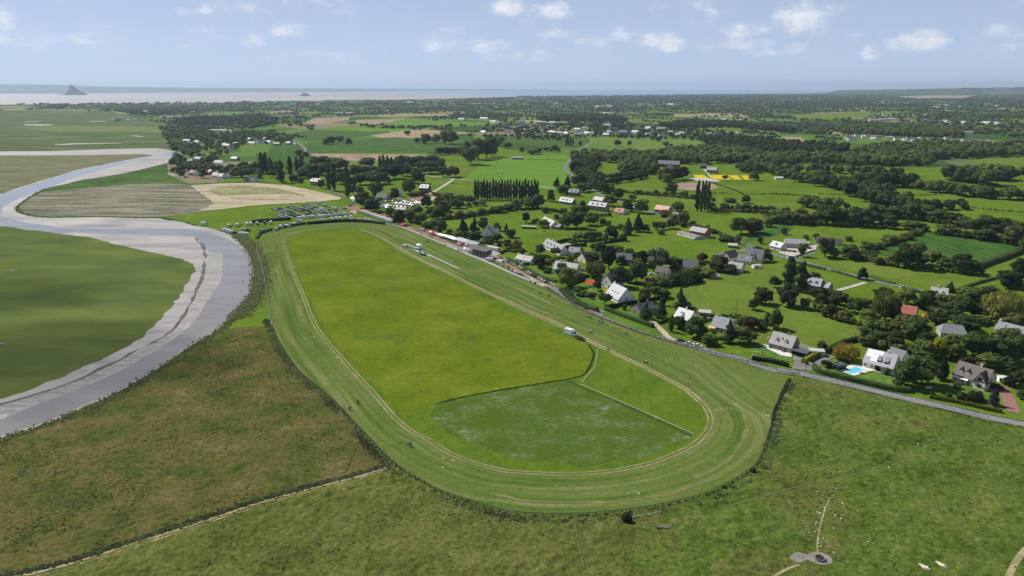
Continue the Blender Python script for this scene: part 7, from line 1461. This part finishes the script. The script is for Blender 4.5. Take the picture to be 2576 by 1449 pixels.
def sulky(pos, rz, label):
    o = empty('sulky', pos, rz); tag(o, label, 'sulky')
    for s in (-1, 1):
        m = MB(); n = 14; pts = [(-1.75+.36*math.cos(6.283*k/n), s*.45, .37+.36*math.sin(6.283*k/n)) for k in range(n)]
        for k in range(n): m.tube(pts[k], pts[(k+1) % n], .03, .03, 4)
        for k in range(0, n, 2): m.tube((-1.75, s*.45, .37), pts[k], .01, .01, 3)
        m.build('wheel', M['wpaint'], parent=o); m = MB(); m.tube((-1.75, s*.4, .55), (.55, s*.42, .95), .025, .02, 5); m.build('shaft', M['metal'], parent=o)
    part(o, 'seat', 'black', (-1.75, -1.4, -.2, .2, .72, .8))
def ridden(t, x, y, rz, coat, silk, where):
    p = G(t, x, y); o = link('horse', HC[coat]); o.location = p; o.rotation_euler = (0, 0, rz); tag(o, f'{coat} racehorse {where}', 'horse')
    d = MB(); d.box(-.25, .22, -.2, .2, 1.44, 1.53, 0, .05, .03); d.build('saddle', M['black'], parent=o)
    person(p, rz, silk, 'white', 'jockey', f'jockey in {silk} on horseback {where}')
ridden('j', 1022, 1045, -.75, 'dark brown', 'black', 'cantering on the near left bend, further from fence'); ridden('j', 942, 1112, -.7, 'dark brown', 'navy', 'cantering along the fence on the left bend'); ridden('n', 1545, 145, -.6, 'dark brown', 'blue', 'alone on the near bend of the track')
ridden('z', 360, 150, .1, 'chestnut', 'pink', 'at the back of the left pair by the road'); ridden('z', 365, 225, .1, 'bay', 'white', 'in front of the left pair by the road'); ridden('z', 650, 320, .1, 'dark brown', 'navy', 'at the back of the right pair by the road'); ridden('z', 645, 380, .1, 'bay', 'white', 'in front of the right pair by the road')
ridden('z', 405, 610, .1, 'bay', 'white', 'running alone behind the dark car'); ridden('z', 1315, 660, .0, 'chestnut', 'navy', 'leading the field along the road'); ridden('z', 1838, 1410, math.pi-.2, 'dark brown', 'white', 'waiting beside the wheel ruts'); ridden('t', 2070, 1265, -.5, 'dark brown', 'yellow', 'galloping past the rail end, left one'); ridden('t', 2292, 1330, -.2, 'bay', 'red', 'galloping past the rail end, right one')
ridden('z', 838, 1075, -.7, 'bay', 'red', 'trotting along the sandy rut'); ridden('s', 845, 590, -.4, 'dark brown', 'navy', 'walking in front of the white rail')
for i, (x, y, c) in enumerate(((450, 300, 'dark brown'), (685, 275, 'dark brown'), (1650, 225, 'grey'), (1745, 262, 'chestnut'), (1865, 250, 'bay'), (1955, 240, 'dark brown'))):
    o = link('horse', HC[c]); o.location = G('u', x, y); o.rotation_euler = (0, 0, rng.uniform(-.5, .5)); tag(o, f'{c} horse standing among the lorries, {ordn(i)} from the left', 'horse', 'horses standing among the lorries')
o = link('horse', HC['dark brown']); o.location = G('g', 325, 325); o.rotation_euler = (0, 0, math.pi); tag(o, 'dark horse grazing alone in the upper meadow', 'horse')
for i, (t, x, y, top, bot, w) in enumerate((('t', 1410, 1190, 'orange', 'white', 'standing on the turf left of the race'), ('z', 1262, 1055, 'orange', 'white', 'standing by the wheel ruts near the dark car'), ('z', 1962, 1435, 'orange', 'red', 'standing beside the waiting horse'), ('k', 1778, 850, 'red', 'navy', 'standing by the cone on the last bend'), ('t', 2170, 1085, 'orange', 'orange', 'standing at the end of the white rail'))):
    person(G(t, x, y), rng.uniform(0, 6), top, bot, 'stand', f'marshal in {top} top {w}')
for i, (t, x, y, top, bot, w) in enumerate((('z', 1450, 515, 'black', 'navy', 'left of two on the road verge'), ('z', 1497, 525, 'grey', 'black', 'right of two on the road verge'), ('z', 1575, 560, 'navy', 'black', 'leaning at the rail right of the pair'), ('z', 2138, 745, 'white', 'black', 'leaning on the road fence by the junction'), ('z', 2272, 768, 'white', 'white', 'in white beside the junction'), ('z', 2328, 775, 'grey', 'blue', 'child-sized by the junction'), ('k', 1648, 445, 'black', 'black', 'standing alone at the roadside fence'), ('k', 620, 38, 'navy', 'black', 'standing at the bend of the road'), ('t', 960, 380, 'grey', 'black', 'on the red path behind the grandstand'), ('t', 860, 400, 'blue', 'white', 'at the back of the white van'))):
    person(G(t, x, y), rng.uniform(0, 6), top, bot, 'stand' if i % 2 else 'walk', f'spectator in {top} {w}', None, .75 if 'child' in w else 1)
# the crowd on the forecourt and along the rail: each one counted, none told apart
def crowd(zone, t, segs, n, sd):
    g = random.Random(sd); L_ = []
    for i in range(n):
        A, B, w = g.choice(segs); f = g.random(); x = A[0]+(B[0]-A[0])*f+g.gauss(0, w); y = A[1]+(B[1]-A[1])*f+g.gauss(0, w*.5)
        tp = g.choice(('white', 'white', 'navy', 'black', 'red', 'blue', 'beige', 'grey', 'pink')); bt = g.choice(('navy', 'black', 'beige'))
        L_.append((x, y, tp, bt))
    cnt = {}
    for x, y, tp, bt in sorted(L_):
        i = cnt.get(tp, 0); cnt[tp] = i+1
        person(G(t, x, y), g.uniform(0, 6.28), tp, bt, g.choice(('stand', 'stand', 'walk')), f'{ordn(i)} {tp}-topped spectator from the left {zone}', f'spectators {zone}')
crowd('along the white rail by the stalls', 's', [((540, 330), (640, 350), 12), ((640, 380), (780, 430), 15), ((890, 460), (1000, 500), 16), ((360, 190), (680, 300), 14), ((880, 430), (1000, 430), 18)], 46, 1)
crowd('on the forecourt before the grandstand', 's', [((1250, 640), (1700, 790), 22), ((1300, 570), (1650, 720), 26), ((1550, 640), (1780, 680), 18), ((1600, 800), (1800, 850), 14), ((1700, 720), (1850, 760), 20)], 80, 2)
crowd('round the path beside the grandstand end', 't', [((830, 450), (960, 500), 18), ((980, 540), (1110, 570), 14), ((1190, 570), (1300, 590), 16), ((790, 420), (870, 400), 10)], 34, 3)
# seated crowd: reads as one mass
g = random.Random(9)
GS = gs; LG = (G('s', 2330, 1010)-G('s', 1850, 880)).length
m = MB(); cols = ['white', 'navy', 'black', 'red', 'blue', 'beige', 'grey', 'pink', 'white', 'skin']
for tier in range(7):
    n = int(LG/.62)
    for i in range(n):
        if g.random() < .2: continue
        x = -LG/2+.4+i*.62+g.gauss(0, .08); y = tier*.85+.42+g.gauss(0, .06); z = .35+tier*.42; c = g.randrange(9)
        m.hull([(x-.19, y-.14, z), (x+.19, y-.14, z), (x+.22, y+.14, z), (x-.22, y+.14, z)], [(x-.14, y-.1, z+.62), (x+.14, y-.1, z+.62), (x+.14, y+.1, z+.62), (x-.14, y+.1, z+.62)], c)
        m.tube((x, y-.02, z+.64), (x, y-.02, z+.9), .10, .08, 6, 9 if g.random() < .6 else 2)
        m.hull([(x-.18, y-.5, z-.05), (x+.18, y-.5, z-.05), (x+.18, y-.1, z+.02), (x-.18, y-.1, z+.02)], [(x-.15, y-.5, z+.12), (x+.15, y-.5, z+.12), (x+.15, y-.1, z+.18), (x-.15, y-.1, z+.18)], g.choice((1, 2, 6)))
cr = m.build('seated_crowd', *[M['c_'+c] if c != 'skin' else M['skin'] for c in cols]); cr.location = GS.location; cr.rotation_euler = GS.rotation_euler; tag(cr, 'packed crowd sitting on the grandstand tiers', 'crowd', kind='stuff')
# cattle
def cow_mesh(lying):
    if lying:
        v = [(0, 0, .45), (-.6, 0, .48), (-.95, 0, .4), (-1.0, .1, .15), (.55, 0, .52), (.85, 0, .72), (1.1, .05, .78), (1.35, .1, .6), (-.4, .42, .18), (-.05, .5, .1), (.5, .34, .16), (.85, .38, .1), (1.12, -.14, .86), (1.12, .22, .86)]
        e = [(0, 1), (1, 2), (2, 3), (0, 4), (4, 5), (5, 6), (6, 7), (1, 8), (8, 9), (4, 10), (10, 11), (6, 12), (6, 13)]; r = [.42, .42, .22, .05, .38, .22, .18, .12, .16, .09, .14, .08, .05, .05]
    else:
        v = [(0, 0, 1.0), (-.7, 0, 1.05), (-1.0, 0, 1.0), (-1.05, 0, .5), (.6, 0, 1.02), (.95, 0, 1.0), (1.2, 0, .85), (1.4, 0, .6)]; e = [(0, 1), (1, 2), (2, 3), (0, 4), (4, 5), (5, 6), (6, 7)]; r = [.38, .38, .2, .04, .36, .2, .16, .11]
        for b, x, s in ((1, -.75, -.22), (1, -.75, .22), (4, .6, -.2), (4, .6, .2)):
            i = len(v); v += [(x, s, .65), (x-.05, s, .35), (x, s, .05)]; e += [(b, i), (i, i+1), (i+1, i+2)]; r += [.14, .08, .06]
    return lambda mats: skinned('cow', v, e, r, mats, lambda q: 0)
M['cream_cow'] = flat('cream_hide', (.66, .60, .50), .8, .08); M['black_cow'] = flat('black_hide', (.02, .02, .02), .7, .1)
CL, CSW, CSB = cow_mesh(True)([M['cream_cow']]), cow_mesh(False)([M['cream_cow']]), cow_mesh(False)([M['black_cow']])
def cow(me, t, x, y, rz, label, group=None, s=1.1):
    o = link('cow', me); o.location = G(t, x, y); o.rotation_euler = (0, 0, rz); o.scale = (s,)*3; tag(o, label, 'cow', group)
cow(CL, 'p', 1580, 1385, 2.4, 'cream cow lying in the near pasture, left of two', s=1.25); cow(CL, 'p', 1745, 1360, 2.2, 'cream cow lying in the near pasture, right of two', s=1.2)
for i, (x, y) in enumerate(((2430, 1005), (2470, 990), (2480, 1005), (2555, 990), (2455, 1028))): cow(CSB, 'b', x, y, rng.uniform(0, 6), f'black cow in the bright meadow, {ordn([2430,2455,2470,2480,2555].index(x))} from the left', 'black cattle in the bright meadow')
cow(CSW, 'b', 2348, 1040, .2, 'white cow alone in the bright meadow'); cow(CSB, 'b', 1970, 1100, .3, 'black cow left of two by the lane fence', 'cattle by the lane'); cow(CSB, 'b', 1992, 1096, .3, 'black cow right of two by the lane fence', 'cattle by the lane')
for i, (x, y) in enumerate(((405, 632), (472, 652), (512, 662), (450, 690), (455, 684))): cow(CSW, 'd', x, y, rng.uniform(0, 6), f'white cow on the green field by the ploughed patch, {ordn([405,450,455,472,512].index(x))} from the left', 'white cattle by the ploughed patch')
cow(CSW, 'e', 125, 732, .2, 'white cow far out on the marsh island'); cow(CSW, 'i', 20, 458, .2, 'white cow at the left edge of the marsh island')
# sheep on the salt marsh
sm = MB(); sm.hull([(-.5, -.25, .3), (.5, -.25, .3), (.5, .25, .3), (-.5, .25, .3)], [(-.4, -.2, .85), (.4, -.2, .85), (.4, .2, .85), (-.4, .2, .85)]); sm.hull([(.5, -.1, .5), (.75, -.08, .45), (.75, .08, .45), (.5, .1, .5)], [(.5, -.1, .9), (.72, -.08, .8), (.72, .08, .8), (.5, .1, .9)])
for x in (-.35, .35):
    for y in (-.15, .15): sm.tube((x, y, 0), (x, y, .32), .05, .05, 5)
SH = sm.mesh('sheep', M['cream_cow'])
for i, x in enumerate(sorted(rng.uniform(470, 1640) for _ in range(46))):
    y = 560+ (x-470)*.03 + rng.uniform(-10, 75); o = link('sheep', SH); o.location = G('a', x, y); o.rotation_euler = (0, 0, rng.uniform(0, 6)); o.scale = (1.3,)*3; tag(o, f'{ordn(i)} white sheep from the left far out on the salt marsh', 'sheep', 'sheep on the salt marsh')
# gulls round the trough
gm = MB(); gm.hull([(-.32, -.11, .1), (.2, -.12, .08), (.2, .12, .08), (-.32, .11, .1)], [(-.3, -.04, .26), (.15, -.07, .3), (.15, .07, .3), (-.3, .04, .26)]); gm.hull([(.14, -.06, .22), (.3, -.05, .26), (.3, .05, .26), (.14, .06, .22)], [(.16, -.04, .42), (.27, -.04, .42), (.27, .04, .42), (.16, .04, .42)]); gm.tube((.28, 0, .34), (.4, 0, .31), .025, .008, 4, 1)
for y in (-.05, .05): gm.tube((0, y, -.02), (0, y, .12), .012, .012, 4, 1)
GU = gm.mesh('gull', M['wpaint'], M['tent_r'])
GUL = []
for q in '497,605 690,572 755,570 622,676 625,745 748,720 568,762 570,795 497,810 517,820 532,821 558,843 675,846 735,875 540,880 541,900 486,914 518,931 480,934 386,958 322,961 660,973 503,988 263,1010 340,1003 410,1015 470,1008 330,1025 415,1045 275,1043 410,1080 513,1085 556,1075 588,1108 620,1120 712,1102 513,1125 530,1157 620,1158 896,1170 663,1216 802,1313 1012,1108 1445,706 1620,703 1508,122 1575,153 1725,63 1218,360 1076,360'.split():
    GUL.append(tuple(map(float, q.split(','))))
for i, (x, y) in enumerate(sorted(GUL)):
    o = link('gull', GU); o.location = G('p', x, y, .25); o.rotation_euler = (0, 0, rng.uniform(0, 6.28)); o.scale = (.85,)*3; tag(o, f'{ordn(i)} white gull from the left in the pasture round the trough', 'gull', 'gulls on the pasture')
# trough and rack
tr_ = empty('water_trough', G('p', 520, 1285)); tag(tr_, 'round grey concrete water trough on bare ground', 'trough')
m = MB(); n = 24
for k in range(n):
    a0, a1 = 6.2832*k/n, 6.2832*(k+1)/n; P_ = lambda a, r, z: (r*math.cos(a), r*math.sin(a), z)
    m.face([P_(a0, 1.45, -.1), P_(a1, 1.45, -.1), P_(a1, 1.4, .75), P_(a0, 1.4, .75)]); m.face([P_(a0, 1.4, .75), P_(a1, 1.4, .75), P_(a1, 1.2, .75), P_(a0, 1.2, .75)]); m.face([P_(a0, 1.2, .75), P_(a1, 1.2, .75), P_(a1, 1.2, .2), P_(a0, 1.2, .2)])
m.build('ring', M['dstone'], parent=tr_); m = MB(); m.tube((0, 0, .2), (0, 0, .45), 1.19, 1.19, 24); m.build('water', flat('dark_water', (.03, .03, .03), .05, .1), parent=tr_)
rk = empty('feed_rack', G('o', 1530, 980), .2); tag(rk, 'weathered plank cattle rack standing on a bare patch', 'rack')
for i in range(3): part(rk, 'plank', 'wgrey', (-2.7, 2.7, -.03, .03, .3+i*.38, .5+i*.38))
for x in (-2.6, 2.6): part(rk, 'post', 'dwood', (x-.1, x+.1, .04, .22, -.2, 1.7))
pp = empty('gate_post', G('o', 1322, 1005)); tag(pp, 'single dark wooden post left of the cattle rack', 'post'); part(pp, 'shaft', 'dwood', (-.12, .12, -.12, .12, -.2, 1.5)); part(pp, 'cap', 'wgrey', (-.14, .14, -.14, .14, 1.5, 1.56))
lg = MB(); lg.tube((-.9, 0, .22), (.9, .3, .25), .22, .17, 8); lg.tube((-.2, .05, .3), (-.1, .5, .6), .08, .05, 6); o = lg.build('log', M['tin']); o.location = G('o', 2490, 440); tag(o, 'pale fallen log outside the race fence', 'log')
# small garden furniture
bn = empty('garden_bench', G('l', 1618, 895), -.1); tag(bn, 'white garden bench on the lawn by the big tree', 'bench'); part(bn, 'seat', 'wpaint', (-1.2, 1.2, -.25, .25, .4, .47)); part(bn, 'backrest', 'wpaint', (-1.2, 1.2, .25, .31, .5, .95))
for x in (-1.1, 1.1): part(bn, 'leg', 'wpaint', (x-.05, x+.05, -.25, .25, -.05, .4))
def goal(label, t, x, y, rz):
    g_ = empty('football_goal', G(t, x, y), rz); tag(g_, label, 'goal')
    for s in (-1.8, 1.8): part(g_, 'upright', 'wpaint', (s-.07, s+.07, -.07, .07, -.05, 1.6)); part(g_, 'stay', 'wpaint', (s-.04, s+.04, -.07, 1.1, -.02, .06))
    part(g_, 'crossbar', 'wpaint', (-1.87, 1.87, -.07, .07, 1.6, 1.74))
goal('white goal behind the dark roadside hedge', 'v', 135, 620, -.15); goal('white goal left of the stone house', 'v', 365, 320, .8)
for i, (x, y) in enumerate(((212, 410), (265, 415))):
    c = empty('deck_chair', G('v', x, y), 1.2); tag(c, f'white deck chair on the lawn, {("left", "right")[i]} of two', 'chair'); part(c, 'seat', 'wpaint', (-.35, .35, -.7, .2, .3, .38)); d = MB(); slab(d, [(-.35, .2, .35), (.35, .2, .35), (.35, .75, 1.0), (-.35, .75, 1.0)], .06); d.build('backrest', M['wpaint'], parent=c); part(c, 'leg', 'wpaint', (-.33, -.27, -.6, -.5, 0, .3), (.27, .33, -.6, -.5, 0, .3))
for i, (x, y) in enumerate(((590, 510), (700, 560), (430, 480))):
    c = empty('patio_table', G('v', x, y), .3); tag(c, f'dark patio table on the white terrace, {("middle", "right", "left")[i]} one', 'table'); part(c, 'top', 'dwood', (-1, 1, -.5, .5, .98, 1.05)); 
    for sx_ in (-.9, .9): part(c, 'leg', 'dwood', (sx_-.05, sx_+.05, -.45, .45, .25, .98))
pc = empty('picnic_table', G('v', 2345, 850), -.3); tag(pc, 'wooden picnic table by the swimming pool', 'table'); part(pc, 'top', 'wood', (-.9, .9, -.4, .4, 1.05, 1.12)); part(pc, 'bench', 'wood', (-.9, .9, -.85, -.6, .75, .8)); part(pc, 'bench', 'wood', (-.9, .9, .6, .85, .75, .8)); part(pc, 'frame', 'wood', (-.7, -.6, -.8, .8, .4, 1.05), (.6, .7, -.8, .8, .4, 1.05))
for i, (x, y) in enumerate(((2400, 960), (2290, 1010))):
    c = empty('sun_lounger', G('v', x, y), -.2); tag(c, f'{("white lounger right of the pool", "dark lounger at the pool corner")[i]}', 'lounger'); part(c, 'bed', 'wpaint' if i == 0 else 'dwood', (-.9, .6, -.33, .33, .68, .76)); d = MB(); slab(d, [(.6, -.33, .72), (.6, .33, .72), (1.1, .33, 1.05), (1.1, -.33, 1.05)][::-1], .06); d.build('backrest', M['wpaint' if i == 0 else 'dwood'], parent=c); part(c, 'leg', 'metal', (-.8, -.7, -.3, .3, .4, .68), (.4, .5, -.3, .3, .4, .68))
for i, (t, x, y) in enumerate((('k', 1757, 860), ('z', 1535, 1320), ('z', 1150, 1080))):
    m = MB(); m.tube((0, 0, 0), (0, 0, .8), .22, .04, 8); m.box(-.3, .3, -.3, .3, 0, .06); o = m.build('traffic_cone', M['c_orange']); o.location = G(t, x, y); tag(o, ('orange cone on the last bend beside the marshal', 'orange cone by the wheel ruts before the waiting horse', 'orange cone left of the marshal on the ruts')[i], 'cone', 'course cones')
tentd = MB(); tentd.hull([(-1.6, -1.2, 0), (1.6, -1.2, 0), (1.6, 1.2, 0), (-1.6, 1.2, 0)], [(-1, -.1, 1.4), (1, -.1, 1.4), (1, .1, 1.4), (-1, .1, 1.4)]); o = tentd.build('tent', M['c_orange']); o.location = G('h', 1585, 1165); tag(o, 'small orange tent behind the red barn', 'tent')
hp = MB(); 
for i in range(9): hp.tube((rng.uniform(-5, 5), rng.uniform(-3, 3), 0), (rng.uniform(-5, 5), rng.uniform(-2, 2), 2.6), 4.0, 1.2, 8)
o = hp.build('silage_heap', M['tent_w']); o.location = G('d', 120, 1050); tag(o, 'white plastic-covered silage heap beyond the flower crop', 'heap')
# ------------------------------------------------------------------ haze
def haze():
    mb = MB(); mb.box(-52000, 52000, -1500, far_y+900, -6, 330)
    m = bpy.data.materials.new('haze'); m.use_nodes = True; nt = m.node_tree
    for n in list(nt.nodes): nt.nodes.remove(n)
    o = nt.nodes.new('ShaderNodeOutputMaterial'); p = nt.nodes.new('ShaderNodeVolumePrincipled')
    p.inputs['Color'].default_value = (.64, .80, 1, 1); p.inputs['Density'].default_value = HAZE; p.inputs['Anisotropy'].default_value = .25
    nt.links.new(p.outputs[0], o.inputs['Volume'])
    h = mb.build('haze', m); tag(h, kind='stuff', label='pale blue haze lying over the whole countryside', cat='haze')
HAZE = 3.9e-5
haze()

# ------------------------------------------------------------------ two fair-weather clouds overhead, above and left of the view
def cloud(label, p, r, hgt=950, dens=.016, seed=1):
    c = ground(p) + sd*(hgt/sd.z); g = np.random.default_rng(seed); V = []; T = []
    m = bpy.data.materials.new('cloud'); m.use_nodes = True; nt = m.node_tree
    for n_ in list(nt.nodes): nt.nodes.remove(n_)
    o_ = nt.nodes.new('ShaderNodeOutputMaterial'); pv_ = nt.nodes.new('ShaderNodeVolumePrincipled'); pv_.inputs['Color'].default_value = (1, 1, 1, 1); pv_.inputs['Density'].default_value = dens; nt.links.new(pv_.outputs[0], o_.inputs['Volume'])
    bm = bmesh.new(); bmesh.ops.create_icosphere(bm, subdivisions=4, radius=1)
    for v_ in bm.verts:
        q = v_.co.copy(); f = 1 + .35*mnoise.noise(q*1.6+Vector((seed, 0, 0))) + .16*mnoise.noise(q*4+Vector((seed, 3, 0)))
        v_.co = Vector((q.x*r[0]*f, q.y*r[1]*f, q.z*r[2]*f if q.z > 0 else q.z*r[2]*.5))
    me = bpy.data.meshes.new('cloud'); bm.to_mesh(me); bm.free(); me.materials.append(m)
    o = link('cloud', me); o.location = c; tag(o, kind='structure')
cloud('', (60, 900), (95, 60, 42), dens=.010, seed=2)
cloud('', (40, 735), (62, 42, 34), dens=.010, seed=5)
